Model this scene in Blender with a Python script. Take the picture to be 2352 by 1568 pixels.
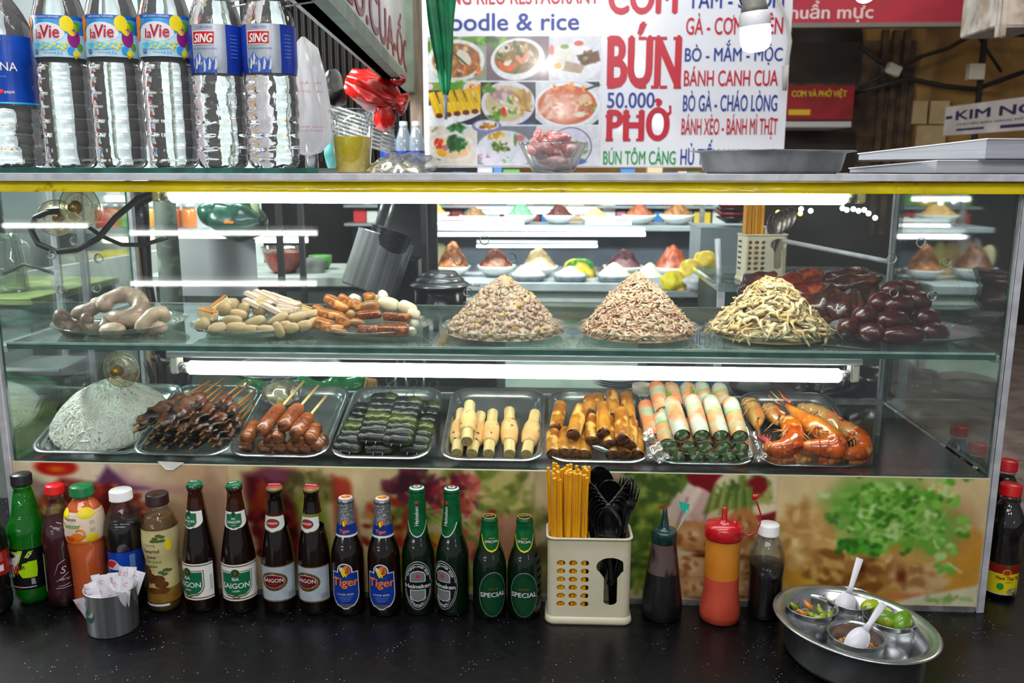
import bpy,bmesh,math,random
import numpy as np
from mathutils import Vector,Matrix,Euler,noise
for o in list(bpy.data.objects):bpy.data.objects.remove(o)
SC=bpy.context.scene
COL=SC.collection
PI=math.pi
# ---------------------------------------------------------------- camera
F_PX,PITCH,YAW,ROLL=2005.5,0.19438,0.04936,0.00126
CAM=Vector((0.0,-1.55,1.56))
cd=bpy.data.cameras.new('camera');cam=bpy.data.objects.new('camera',cd);COL.objects.link(cam)
cd.sensor_width=36.0;cd.lens=36.0*F_PX/2352.0;cd.clip_start=.02;cd.clip_end=100
cam.location=CAM
RM=(Matrix.Rotation(YAW,3,'Z')@Matrix.Rotation(PI/2-PITCH,3,'X')@Matrix.Rotation(ROLL,3,'Z'))
cam.rotation_euler=RM.to_euler()
cd.dof.use_dof=True;cd.dof.focus_distance=1.68;cd.dof.aperture_fstop=5.6
SC.camera=cam
# ---------------------------------------------------------------- world, exposure, market lamps and added fills
SC.view_settings.view_transform='Standard';SC.view_settings.look='None'
SC.view_settings.exposure=0.25;SC.view_settings.gamma=1.0;SC.view_settings.use_curve_mapping=False
W=bpy.data.worlds.new('night');SC.world=W;W.use_nodes=True
W.node_tree.nodes['Background'].inputs[0].default_value=(0.86,0.90,0.96,1)
# the lit market hall lies on the customers' side (-Y); the far side is darker
_n=W.node_tree.nodes;_l=W.node_tree.links;_t=_n.new('ShaderNodeTexCoord');_s=_n.new('ShaderNodeSeparateXYZ');_r=_n.new('ShaderNodeMapRange')
_r.interpolation_type='SMOOTHSTEP';_r.inputs[1].default_value=.25;_r.inputs[2].default_value=-.85;_r.inputs[3].default_value=.085;_r.inputs[4].default_value=.25
_l.new(_t.outputs['Generated'],_s.inputs[0]);_l.new(_s.outputs['Y'],_r.inputs[0]);_l.new(_r.outputs[0],_n['Background'].inputs[1])
SC.cycles.max_bounces=9;SC.cycles.diffuse_bounces=3;SC.cycles.glossy_bounces=4
SC.cycles.transmission_bounces=8;SC.cycles.transparent_max_bounces=24
SC.cycles.caustics_reflective=False;SC.cycles.caustics_refractive=False
SC.cycles.sample_clamp_indirect=4.0;SC.cycles.use_denoising=True
TUBE_POWER,BULB_POWER,FAR_POWER=12.5,14.0,7.0
def area_lamp(name,loc,target,size,power,col=(1,1,1)):
    l=bpy.data.lights.new(name,'AREA');l.shape='RECTANGLE';l.size,l.size_y=size;l.energy=power;l.color=col
    o=bpy.data.objects.new(name,l);COL.objects.link(o);o.location=loc
    o.rotation_euler=(Vector(target)-Vector(loc)).to_track_quat('-Z','Y').to_euler()
    return o
area_lamp('awning_lamp',(-.15,-.40,2.75),(-.15,.22,1.5),(1.8,.12),14,(.97,.98,1))  # unseen fill added overhead to brighten the things on the case top
# fluorescent ceiling rows of the market hall on the customers' side and over the stall across
area_lamp('market_and_fill_lamp',(-0.4,-2.4,2.9),(-0.2,-0.2,.95),(2.6,.7),21,(1,.98,.95))
for x in(-.75,-.1,.6):
    l=bpy.data.lights.new('market_bulb','POINT');l.energy=6;l.shadow_soft_size=.035;o=bpy.data.objects.new('market_bulb',l);COL.objects.link(o);o.location=(x,-1.35,2.35)
area_lamp('market_and_fill_lamp',(-.3,3.1,2.7),(-.2,4.1,.8),(2.4,.25),150,(.95,1,1))
area_lamp('market_and_fill_lamp',(-1.7,1.5,2.5),(-1.4,3.0,1.2),(1.2,.2),45,(.95,1,.97))
area_lamp('market_and_fill_lamp',(-.1,1.1,2.75),(.15,2.1,2.1),(1.4,.1),11,(.95,.97,1))
area_lamp('market_and_fill_lamp',(-1.75,.30,2.0),(-.85,.10,1.08),(.5,.12),34,(.96,1,1))  # unseen fill added at the left to brighten the noodles
area_lamp('market_and_fill_lamp',(-1.25,1.25,2.2),(-.75,2.1,.8),(.8,.12),14,(.97,1,1))  # added fill that lifts the red and white partition
area_lamp('street_and_fill_lamp',(2.3,1.9,3.2),(2.3,2.2,0),(1.0,.4),26,(1,.88,.76))  # added overhead fill that brightens the paving at the right
area_lamp('street_and_fill_lamp',(2.6,4.0,3.6),(2.9,6.5,1.6),(.8,.4),14,(1,.74,.46))
# ---------------------------------------------------------------- pixel helpers (2352 x 1568 frame)
def ray(px,py):return RM@Vector(((px-1176)/F_PX,-(py-784)/F_PX,-1))
def atz(px,py,z):d=ray(px,py);return CAM+d*((z-CAM.z)/d.z)
def aty(px,py,y):d=ray(px,py);return CAM+d*((y-CAM.y)/d.y)
def mpp(P):return(RM.transposed()@(Vector(P)-CAM)).z*-1/F_PX # metres per photo pixel at P
# ---------------------------------------------------------------- materials
def lin(h):
    if isinstance(h,str):
        h=h.lstrip('#');c=[int(h[i:i+2],16)/255 for i in(0,2,4)]
    else:c=h[:3]
    return tuple(x/12.92 if x<=.04045 else((x+.055)/1.055)**2.4 for x in c)
MATS={}
def M(name,c='#808080',c2=None,sc=20.,rough=.5,metal=0.,bump=0.,bsc=None,coat=0.,trans=0.,ior=1.45,sss=0.,
      emit=None,es=0.,spec=.5,lo=.4,hi=.6,c3=None,sc3=60.,lo3=.55,hi3=.65,stretch=None,det=3.):
    if name in MATS:return MATS[name]
    m=bpy.data.materials.new(name);MATS[name]=m;m.use_nodes=True
    nt=m.node_tree;N=nt.nodes;L=nt.links;b=N['Principled BSDF']
    b.inputs['Base Color'].default_value=lin(c)+(1,)
    b.inputs['Roughness'].default_value=rough;b.inputs['Metallic'].default_value=metal
    b.inputs['IOR'].default_value=ior;b.inputs['Specular IOR Level'].default_value=spec
    b.inputs['Transmission Weight'].default_value=trans;b.inputs['Coat Weight'].default_value=coat
    b.inputs['Coat Roughness'].default_value=.08
    if sss:b.inputs['Subsurface Weight'].default_value=sss;b.inputs['Subsurface Radius'].default_value=(.012,.006,.004);b.inputs['Subsurface Scale'].default_value=1
    if emit:b.inputs['Emission Color'].default_value=lin(emit)+(1,);b.inputs['Emission Strength'].default_value=es
    tc=N.new('ShaderNodeTexCoord');mp=N.new('ShaderNodeMapping');L.new(tc.outputs['Object'],mp.inputs[0])
    if stretch:mp.inputs['Scale'].default_value=stretch
    def nz(scale,d=det):
        n=N.new('ShaderNodeTexNoise');n.inputs['Scale'].default_value=scale;n.inputs['Detail'].default_value=d
        L.new(mp.outputs[0],n.inputs['Vector']);return n
    def ramp(src,a,z):
        r=N.new('ShaderNodeMapRange');r.inputs[1].default_value=a;r.inputs[2].default_value=z;L.new(src,r.inputs[0]);return r.outputs[0]
    out=None
    if c2:
        mx=N.new('ShaderNodeMix');mx.data_type='RGBA';L.new(ramp(nz(sc).outputs[0],lo,hi),mx.inputs[0])
        mx.inputs[6].default_value=lin(c)+(1,);mx.inputs[7].default_value=lin(c2)+(1,);out=mx.outputs[2]
    if c3:
        mx=N.new('ShaderNodeMix');mx.data_type='RGBA';L.new(ramp(nz(sc3).outputs[0],lo3,hi3),mx.inputs[0])
        if out:L.new(out,mx.inputs[6])
        else:mx.inputs[6].default_value=lin(c)+(1,)
        mx.inputs[7].default_value=lin(c3)+(1,);out=mx.outputs[2]
    if out:L.new(out,b.inputs['Base Color'])
    if bump:
        bp=N.new('ShaderNodeBump');bp.inputs['Strength'].default_value=bump;bp.inputs['Distance'].default_value=.004
        L.new(nz(bsc or sc*2).outputs[0],bp.inputs['Height']);L.new(bp.outputs[0],b.inputs['Normal'])
    return m
def thin(name,tint='#ffffff',refl=.08,edge=.5,haze=0.,hcol='#ffffff',rough=.02,hz_noise=None,trl=False):
    """thin clear sheet: see-through, Fresnel gloss, optional milky haze"""
    if name in MATS:return MATS[name]
    m=bpy.data.materials.new(name);MATS[name]=m;m.use_nodes=True;nt=m.node_tree;N=nt.nodes;L=nt.links
    N.remove(N['Principled BSDF']);out=N['Material Output']
    t=N.new('ShaderNodeBsdfTransparent');t.inputs[0].default_value=lin(tint)+(1,)
    g=N.new('ShaderNodeBsdfGlossy');g.inputs['Roughness'].default_value=rough;g.inputs[0].default_value=(1,1,1,1)
    lw=N.new('ShaderNodeLayerWeight');lw.inputs[0].default_value=.25
    mr=N.new('ShaderNodeMapRange');mr.inputs[3].default_value=refl;mr.inputs[4].default_value=edge;L.new(lw.outputs['Fresnel'],mr.inputs[0])
    mx=N.new('ShaderNodeMixShader');L.new(mr.outputs[0],mx.inputs[0]);L.new(t.outputs[0],mx.inputs[1]);L.new(g.outputs[0],mx.inputs[2])
    s=mx.outputs[0]
    if haze:
        d=N.new('ShaderNodeBsdfTranslucent' if trl else 'ShaderNodeBsdfDiffuse');d.inputs[0].default_value=lin(hcol)+(1,)
        if trl:
            d2=N.new('ShaderNodeBsdfDiffuse');d2.inputs[0].default_value=lin(hcol)+(1,);ad=N.new('ShaderNodeMixShader')
            L.new(d.outputs[0],ad.inputs[1]);L.new(d2.outputs[0],ad.inputs[2]);dsh=ad.outputs[0]
        else:dsh=d.outputs[0]
        m2=N.new('ShaderNodeMixShader');m2.inputs[0].default_value=haze;L.new(s,m2.inputs[1]);L.new(dsh,m2.inputs[2])
        if hz_noise:
            tc=N.new('ShaderNodeTexCoord');n=N.new('ShaderNodeTexNoise');n.inputs['Scale'].default_value=hz_noise;L.new(tc.outputs['Object'],n.inputs['Vector'])
            r=N.new('ShaderNodeMapRange');r.inputs[1].default_value=.35;r.inputs[2].default_value=.7;r.inputs[3].default_value=haze*.25;r.inputs[4].default_value=haze*1.6
            L.new(n.outputs[0],r.inputs[0]);L.new(r.outputs[0],m2.inputs[0])
        s=m2.outputs[0]
    L.new(s,out.inputs[0]);return m
def picture_mat(name,rough=.35,coat=.0):
    if name in MATS:return MATS[name]
    m=bpy.data.materials.new(name);MATS[name]=m;m.use_nodes=True;N=m.node_tree.nodes;b=N['Principled BSDF']
    a=N.new('ShaderNodeAttribute');a.attribute_name='ink';m.node_tree.links.new(a.outputs['Color'],b.inputs['Base Color'])
    b.inputs['Roughness'].default_value=rough;b.inputs['Coat Weight'].default_value=coat;b.inputs['Coat Roughness'].default_value=.1
    return m
def glow(name,col,s):
    if name in MATS:return MATS[name]
    m=bpy.data.materials.new(name);MATS[name]=m;m.use_nodes=True;N=m.node_tree.nodes
    N.remove(N['Principled BSDF']);e=N.new('ShaderNodeEmission');e.inputs[0].default_value=lin(col)+(1,);e.inputs[1].default_value=s
    m.node_tree.links.new(e.outputs[0],N['Material Output'].inputs[0]);return m
# ---------------------------------------------------------------- mesh builder
def rotm(rx=0,ry=0,rz=0):return Euler((rx,ry,rz)).to_matrix()
def frame(z,x=None):
    """3x3 with local Z along z"""
    z=Vector(z).normalized();h=Vector(x)if x else(Vector((1,0,0))if abs(z.x)<.9 else Vector((0,1,0)))
    y=z.cross(h).normalized();return Matrix((y.cross(z),y,z)).transposed()
class MB:
    def __init__(s):s.v=[];s.f=[];s.mi=[];s.sm=[];s.mats=[];s.T=None
    def add(s,vs,fs,m,smooth=True):
        k=s.mats.index(m)if m in s.mats else(s.mats.append(m)or len(s.mats)-1)
        n=len(s.v)
        s.v+=[tuple(s.T@Vector(p))if s.T else tuple(p)for p in vs]
        s.f+=[tuple(n+i for i in f)for f in fs];s.mi+=[k]*len(fs);s.sm+=[smooth]*len(fs)
        return s
    def box(s,c,sz,m,R=None,bev=0.):
        x,y,z=(a/2 for a in sz);c=Vector(c)
        if bev<=0:
            P=[(i,j,k)for k in(-z,z)for j in(-y,y)for i in(-x,x)]
            Fs=[(0,2,3,1),(4,5,7,6),(0,1,5,4),(2,6,7,3),(0,4,6,2),(1,3,7,5)]
        else:
            b=min(bev,x*.99,y*.99,z*.99);P=[];I={}
            for sx in(-1,1):
                for sy in(-1,1):
                    for sz_ in(-1,1):
                        for ax in range(3):
                            q=[sx*(x-b),sy*(y-b),sz_*(z-b)];q[ax]=(sx*x,sy*y,sz_*z)[ax]
                            I[sx,sy,sz_,ax]=len(P);P.append(q)
            Fs=[]
            for ax in range(3):
                u,w=[a for a in range(3)if a!=ax]
                for sg in(-1,1):
                    def k(a,b_,ax=ax,u=u,w=w,sg=sg):t=[0]*3;t[ax]=sg;t[u]=a;t[w]=b_;return I[t[0],t[1],t[2],ax]
                    q=[k(-1,-1),k(1,-1),k(1,1),k(-1,1)]
                    Fs.append(tuple(q if(sg>0)==(ax!=1)else q[::-1]))
            for ax in range(3):
                u,w=[a for a in range(3)if a!=ax]
                for a in(-1,1):
                    for b_ in(-1,1):
                        def k(e,f,ax=ax,u=u,w=w,a=a,b_=b_):t=[0]*3;t[ax]=e;t[u]=a;t[w]=b_;return I[t[0],t[1],t[2],f]
                        Fs.append((k(-1,u),k(1,u),k(1,w),k(-1,w)))
            for sx in(-1,1):
                for sy in(-1,1):
                    for sz_ in(-1,1):Fs.append(tuple(I[sx,sy,sz_,a]for a in range(3)))
        R=R or Matrix.Identity(3)
        n=len(s.sm);s.add([R@Vector(p)+c for p in P],Fs,m,bev>0);s.sm[n:n+6]=[False]*6;return s
    def loft(s,loops,m,cap0=False,cap1=False,closed=True,smooth=True):
        n=len(loops[0]);V=[p for l in loops for p in l];Fs=[]
        for i in range(len(loops)-1):
            for j in range(n if closed else n-1):
                a,b=i*n+j,i*n+(j+1)%n;Fs.append((a,b,b+n,a+n))
        if cap0:Fs.append(tuple(range(n))[::-1])
        if cap1:Fs.append(tuple(range((len(loops)-1)*n,len(loops)*n)))
        return s.add(V,Fs,m,smooth)
    def lathe(s,prof,m,seg=32,c=(0,0,0),R=None,cap0=True,cap1=True,fn=None):
        c=Vector(c);loops=[]
        for r,z in prof:
            l=[]
            for k in range(seg):
                a=2*PI*k/seg;rr=fn(r,z,a)if fn else r
                p=Vector((rr*math.cos(a),rr*math.sin(a),z));l.append((R@p if R else p)+c)
            loops.append(l)
        return s.loft(loops,m,cap0,cap1)
    def tube(s,pts,r,m,seg=8,caps=True,flat=1.):
        pts=[Vector(p)for p in pts];n=len(pts);rs=r if isinstance(r,(list,tuple))else[r]*n;loops=[];up=None
        for i,p in enumerate(pts):
            t=(pts[min(i+1,n-1)]-pts[max(i-1,0)]).normalized()
            if up is None:up=Vector((0,0,1))if abs(t.z)<.9 else Vector((0,1,0))
            sx=t.cross(up).normalized();up=sx.cross(t).normalized()
            loops.append([p+(sx*math.cos(2*PI*k/seg)+up*math.sin(2*PI*k/seg)*flat)*rs[i]for k in range(seg)])
        return s.loft(loops,m,caps,caps)
    def ell(s,c,rad,m,R=None,n=(14,9),nz=0.,ns=30.,seed=0.,sq=1.):
        c=Vector(c);R=R or Matrix.Identity(3);V=[];U,W_=n
        for j in range(W_+1):
            th=PI*j/W_
            for i in range(U):
                a=2*PI*i/U;d=Vector((math.sin(th)*math.cos(a),math.sin(th)*math.sin(a),math.cos(th)))
                if sq!=1.:d=Vector([math.copysign(abs(x)**sq,x)for x in d])
                p=Vector((d.x*rad[0],d.y*rad[1],d.z*rad[2]))
                if nz:p=p*(1+nz*noise.noise(p*ns+Vector((seed*7.3,seed*3.1,seed))))
                V.append(R@p+c)
        Fs=[(j*U+i,(j+1)*U+i,(j+1)*U+(i+1)%U,j*U+(i+1)%U)for j in range(W_)for i in range(U)]
        return s.add(V,Fs,m)
    def grid(s,fn,nu,nv,m,smooth=True):
        V=[fn(i/nu,j/nv)for j in range(nv+1)for i in range(nu+1)]
        return s.add(V,[(j*(nu+1)+i,j*(nu+1)+i+1,(j+1)*(nu+1)+i+1,(j+1)*(nu+1)+i)for j in range(nv)for i in range(nu)],m,smooth)
    def build(s,name,parent=None,loc=None,rot=None,kind=None):
        me=bpy.data.meshes.new(name);me.from_pydata(s.v,[],s.f)
        for m in s.mats:me.materials.append(m)
        me.polygons.foreach_set('material_index',s.mi);me.polygons.foreach_set('use_smooth',s.sm);me.update()
        o=bpy.data.objects.new(name,me);COL.objects.link(o)
        if parent:o.parent=parent
        if loc is not None:o.location=loc
        if rot is not None:o.rotation_euler=rot
        if kind:o['kind']=kind
        return o
def fixnormals(o):
    bm=bmesh.new();bm.from_mesh(o.data);bmesh.ops.recalc_face_normals(bm,faces=bm.faces);bm.to_mesh(o.data);bm.free();return o
def tag(o,label,cat,group=None,kind=None):
    o['label']=label;o['category']=cat
    if group:o['group']=group
    if kind:o['kind']=kind
    return o
def thing(name,label,cat,loc=(0,0,0),rot=(0,0,0),group=None):
    o=bpy.data.objects.new(name,None);COL.objects.link(o);o.empty_display_size=.02
    o.location=loc;o.rotation_euler=rot;return tag(o,label,cat,group)
def one(mb,name,label,cat,group=None,kind=None,loc=None,rot=None):return tag(mb.build(name,None,loc,rot),label,cat,group,kind)
def struct(mb,name):return mb.build(name,kind='structure')
def dup(root,loc,rot=None,label=None,group=None,scale=None):
    r=root.copy();COL.objects.link(r);r.location=loc
    if rot is not None:r.rotation_euler=rot
    if scale:r.scale=(scale,)*3 if isinstance(scale,(int,float))else scale
    if label:r['label']=label
    if group:r['group']=group
    for ch in list(root.children):
        c=ch.copy();COL.objects.link(c);c.parent=r
        for g in list(ch.children):d=g.copy();COL.objects.link(d);d.parent=c
    return r
def rrect(w,d,r,z,n=6,c=(0,0)):
    L=[]
    for cx,cy,a0 in((w/2-r,d/2-r,0),(-w/2+r,d/2-r,PI/2),(-w/2+r,-d/2+r,PI),(w/2-r,-d/2+r,1.5*PI)):
        for k in range(n+1):a=a0+PI/2*k/n;L.append(Vector((c[0]+cx+r*math.cos(a),c[1]+cy+r*math.sin(a),z)))
    return L
# ---------------------------------------------------------------- lettering
TXT={}
def textpoly(s,size=1.,bold=0.,shear=0.,align='CENTER',sx=1.,space=1.,res=3):
    k=(s,bold,shear,align,space,res)
    if k not in TXT:
        horn=[i for i,ch in enumerate(s)if ch in 'ƠỜỞ']if align=='LEFT' else[] # horned O: its horn is drawn as a separate stroke
        cu=bpy.data.curves.new('t','FONT');cu.body=''.join({'Ơ':'O','Ờ':'Ò','Ở':'Ỏ'}.get(ch,ch)for ch in s)if horn else s;cu.align_x=align;cu.shear=shear;cu.resolution_u=res;cu.space_character=space
        o=bpy.data.objects.new('t',cu);me=bpy.data.meshes.new_from_object(o)
        V0=[(v.co.x,v.co.y)for v in me.vertices];F0=[tuple(p.vertices)for p in me.polygons];n=len(V0);D=[(0,0)]if not bold else[(-bold,0),(0,bold*.6),(bold,0),(0,-bold*.6)]
        TXT[k]=([(x+dx,y+dy,q*6e-5)for q,(dx,dy)in enumerate(D)for x,y in V0],[tuple(i+n*q for i in f)for q in range(len(D))for f in F0])
        base=cu.body;bpy.data.objects.remove(o);bpy.data.curves.remove(cu);bpy.data.meshes.remove(me)
        for i in horn:
            x=max(v[0]for v in textpoly(base[:i+1],1.,0,0,'LEFT')[0]);V1,F1=TXT[k];n=len(V1)
            V1+=[(x-.10,.60,0),(x+.02,.66,0),(x+.00,.80,0),(x+.08,.80,0),(x+.09,.62,0),(x-.04,.52,0)];F1+=[(n,n+5,n+1),(n+5,n+4,n+1),(n+1,n+4,n+3,n+2)]
    V,Fs=TXT[k]
    return[(x*size*sx,y*size,q)for x,y,q in V],Fs
def flat_text(mb,s,o,X,Y,size,m,**k):
    """lettering on a plane: o origin, X and Y unit vectors"""
    V,Fs=textpoly(s,size,**k);o,X,Y=Vector(o),Vector(X),Vector(Y);Z=X.cross(Y).normalized()
    return mb.add([o+X*x+Y*y+Z*q for x,y,q in V],Fs,m,False)
def text_w(s,size=1.,**k):V,_=textpoly(s,size,**k);xs=[v[0]for v in V];return max(xs)-min(xs)
def fit_text(mb,s,o,X,Y,w,h,m,**k):
    """lettering fitted into a w x h box whose lower-left corner is o"""
    V,Fs=textpoly(s,1.,align='LEFT',**k);x0=min(v[0]for v in V);x1=max(v[0]for v in V);y0=min(v[1]for v in V);y1=max(v[1]for v in V)
    o,X,Y=Vector(o),Vector(X),Vector(Y);Z=X.cross(Y).normalized()
    return mb.add([o+X*((x-x0)*w/(x1-x0))+Y*((y-y0)*h/(y1-y0))+Z*(q*6)for x,y,q in V],Fs,m,False)
class Wrap:
    """labels laid round a turned body; prof = [(r, z)], ang 0 faces -Y"""
    def __init__(s,prof,off=.0004):s.p=sorted([(z,r)for r,z in prof]);s.off=off
    def r(s,z):return float(np.interp(z,[a for a,_ in s.p],[b for _,b in s.p]))
    def pt(s,x,z,ref,lift,a0=0.):a=a0+x/ref;r=s.r(z)+s.off+lift;return(r*math.sin(a),-r*math.cos(a),z)
    def span(s,mb,rows,m,lift=0.,a0=0.,nx=14,ref=None):
        """rows = [(z, xl, xr)]"""
        ref=ref or s.r(rows[len(rows)//2][0])
        V=[s.pt(xl+(xr-xl)*i/nx,z,ref,lift,a0)for z,xl,xr in rows for i in range(nx+1)]
        Fs=[(j*(nx+1)+i,j*(nx+1)+i+1,(j+1)*(nx+1)+i+1,(j+1)*(nx+1)+i)for j in range(len(rows)-1)for i in range(nx)]
        return mb.add(V,Fs,m)
    def ell(s,mb,x,z,rx,rz,m,lift=0.,a0=0.,n=10,ref=None):
        return s.span(mb,[(z+rz*math.sin(t),x-rx*math.cos(t),x+rx*math.cos(t))for t in[PI*(k/n-.5)for k in range(n+1)]],m,lift,a0,8,ref)
    def band(s,mb,z0,z1,m,lift=0.,a=(0,2*PI),nz=6,seg=40,wav=None):
        V=[];
        for j in range(nz+1):
            for i in range(seg+1):
                t=a[0]+(a[1]-a[0])*i/seg;z=z0+(z1-z0)*j/nz;r=s.r(z)+s.off+lift;V.append((r*math.sin(t),-r*math.cos(t),z))
        return mb.add(V,[(j*(seg+1)+i,j*(seg+1)+i+1,(j+1)*(seg+1)+i+1,(j+1)*(seg+1)+i)for j in range(nz)for i in range(seg)],m)
    def text(s,mb,t,x,z,size,m,lift=.0006,a0=0.,ref=None,w=None,vert=False,arc=0.,**k):
        V,Fs=textpoly(t,size,**k)
        if w:
            x0=min(v[0]for v in V);x1=max(v[0]for v in V);q=w/(x1-x0);V=[(a*q,b,c)for a,b,c in V]
        if vert:V=[(-b,a,c)for a,b,c in V]
        if arc:V=[(a,b-arc*a*a,c)for a,b,c in V]
        ref=ref or s.r(z)
        return mb.add([s.pt(x+a,z+b,ref,lift+c,a0)for a,b,c in V],Fs,m,False)
    def star(s,mb,x,z,r,m,lift=.0006,a0=0.):
        P=[s.pt(x+(r if k%2==0 else r*.4)*math.sin(PI*k/5),z+(r if k%2==0 else r*.4)*math.cos(PI*k/5),s.r(z),lift,a0)for k in range(10)]+[s.pt(x,z,s.r(z),lift,a0)]
        return mb.add(P,[(k,(k+1)%10,10)[::-1]for k in range(10)],m,False)
# ---------------------------------------------------------------- printed pictures (ink laid on a fine grid)
class Ink:
    def __init__(s,nx,ny,x0,y0,x1,y1,base):
        s.X,s.Y=np.meshgrid(np.linspace(x0,x1,nx),np.linspace(y0,y1,ny));s.C=np.zeros((ny,nx,3));s.C[:]=s.col(base);s.rs=np.random.RandomState(5)
    def col(s,c):return np.array([int(c[i:i+2],16)/255 for i in(1,3,5)])if isinstance(c,str)else np.array(c)
    def put(s,a,c,sl=None):
        a=np.clip(a,0,1)[...,None]
        if sl is None:s.C=s.C*(1-a)+s.col(c)*a
        else:s.C[sl]=s.C[sl]*(1-a)+s.col(c)*a
    def nz(s,sc,seed=0,X=None,Y=None):
        X=s.X if X is None else X;Y=s.Y if Y is None else Y
        r=np.random.RandomState(seed);t=np.zeros_like(X)
        for k in range(6):
            a=r.rand()*2*PI;f=(1+k*.55)/sc;t+=np.sin((X*math.cos(a)+Y*math.sin(a))*f+r.rand()*9+1.3*np.sin((X*math.sin(a*2)-Y*math.cos(a*2))*f*.7+r.rand()*9))/(1+k*.3)
        return t/3
    def win(s,x0,x1,y0,y1):
        i=np.searchsorted(s.X[0],(min(x0,x1),max(x0,x1)));j=np.searchsorted(s.Y[:,0],(min(y0,y1),max(y0,y1)))
        return(slice(max(0,j[0]-1),j[1]+1),slice(max(0,i[0]-1),i[1]+1))
    def ell(s,cx,cy,rx,ry,c,soft=.15,rot=0.,wob=0.,al=1.,seed=1):
        R=max(rx,ry)*(1+2.2*wob);sl=s.win(cx-R,cx+R,cy-R,cy+R);X,Y=s.X[sl],s.Y[sl]
        if not X.size:return
        dx,dy=X-cx,Y-cy;ca,sa=math.cos(rot),math.sin(rot);u=(dx*ca+dy*sa)/rx;v=(-dx*sa+dy*ca)/ry
        d=np.sqrt(u*u+v*v)
        if wob:d=d+wob*s.nz(max(rx,ry)*.35,seed,X,Y)
        s.put((1-d)/soft*al if soft else(d<1)*al,c,sl)
    def ring(s,cx,cy,rx,ry,w,c,soft=.5):
        d=np.sqrt(((s.X-cx)/rx)**2+((s.Y-cy)/ry)**2);s.put((w-np.abs(d-1))/(w*soft),c)
    def _dist(s,P,closed,X,Y):
        a=np.full_like(X,1e9);inside=np.zeros(X.shape,bool);n=len(P)
        for i in range(n if closed else n-1):
            x1,y1=P[i];x2,y2=P[(i+1)%n]
            if closed:inside^=((y1>Y)!=(y2>Y))&(X<(x2-x1)*(Y-y1)/((y2-y1)or 1e-9)+x1)
            L2=(x2-x1)**2+(y2-y1)**2 or 1e-9;t=np.clip(((X-x1)*(x2-x1)+(Y-y1)*(y2-y1))/L2,0,1)
            a=np.minimum(a,np.hypot(X-x1-t*(x2-x1),Y-y1-t*(y2-y1)))
        return np.where(inside,a,-a)if closed else a
    def _w(s,P,m):xs=[p[0]for p in P];ys=[p[1]for p in P];return s.win(min(xs)-m,max(xs)+m,min(ys)-m,max(ys)+m)
    def poly(s,P,c,soft=1.):sl=s._w(P,soft);s.put(s._dist(P,True,s.X[sl],s.Y[sl])/soft+.5,c,sl)
    def line(s,P,w,c,soft=1.):sl=s._w(P,w+soft);s.put((w/2-s._dist(P,False,s.X[sl],s.Y[sl]))/soft+.5,c,sl)
    def blobs(s,n,cx,cy,rx,ry,cols,r0,r1,seed=1,asp=1.8,soft=.5,al=.9):
        r=np.random.RandomState(seed)
        for k in range(n):
            a=r.rand()*2*PI;q=math.sqrt(r.rand());rr=r0+(r1-r0)*r.rand()
            s.ell(cx+rx*q*math.cos(a),cy+ry*q*math.sin(a),rr*asp,rr,cols[r.randint(len(cols))],soft,r.rand()*PI,.25,al,seed+k)
    def mott(s,amt,sc,seed=3):s.C=np.clip(s.C*(1+amt*s.nz(sc,seed)[...,None]),0,1)
    def panel(s,mb_name,o,ux,uy,m,parent=None):
        """lay the ink on a rectangle: o = top-left, ux, uy = full edge vectors (uy runs down)"""
        ny,nx=s.X.shape;o,ux,uy=Vector(o),Vector(ux),Vector(uy)
        mb=MB();mb.grid(lambda u,v:o+ux*u+uy*v,nx-1,ny-1,m,False);ob=mb.build(mb_name,parent)
        at=ob.data.attributes.new('ink','FLOAT_COLOR','POINT');c=s.C;c=np.where(c<=.04045,c/12.92,((c+.055)/1.055)**2.4)
        at.data.foreach_set('color',np.concatenate([c,np.ones(c.shape[:2]+(1,))],2).astype(np.float32).ravel());return ob
# ================================================================ shared materials
ALU=M('aluminium','#c9cbd0','#b5b7bd',30,.4,.2,bump=.05)
ALU_D=M('aluminium_dull','#8e8f8c','#6f6f6a',40,.5,.4)
STEEL=M('stainless_steel','#c2c4c6','#adb0b3',25,.22,.88)
STEEL_M=M('stainless_painted_streaks','#d2d4d6','#8f9294',60,.28,.7,stretch=(1,1,.02),lo=.35,hi=.65)  # the steel's vertical highlights are drawn into the colour as streaks
STEEL_DK=M('stainless_worn','#a9abac','#868889',14,.32,.5,bump=.05)
GLASS=thin('clear_glass','#f6faf8',.03,.55,.006,'#dfe8e6',hz_noise=9.)
GLASS_S=thin('shelf_glass','#dcece6',.10,.75,.08,'#cfe0da',hz_noise=14.)
EDGE=M('glass_edge','#2f6d62','#1f5249',25,.12,trans=.15,coat=.5)
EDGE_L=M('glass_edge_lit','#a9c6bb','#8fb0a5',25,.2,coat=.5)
WHITE_P=M('white_painted_metal','#e4e6ea','#d4d6dc',18,.35)
BLACK=M('black_plastic','#0d0d0f','#151517',30,.3)
BLACK_G=M('black_glossy_plastic','#0d0d0f',rough=.09,coat=.8)
XL,XR,ZC,ZP,ZS,ZT=-1.045,.803,.751,1.012,1.240,1.553
DEP=.56
# ================================================================ setting
mb=MB();PAVE=M('paving','#6e625c','#574c47',5,.55,bump=.15)
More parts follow.
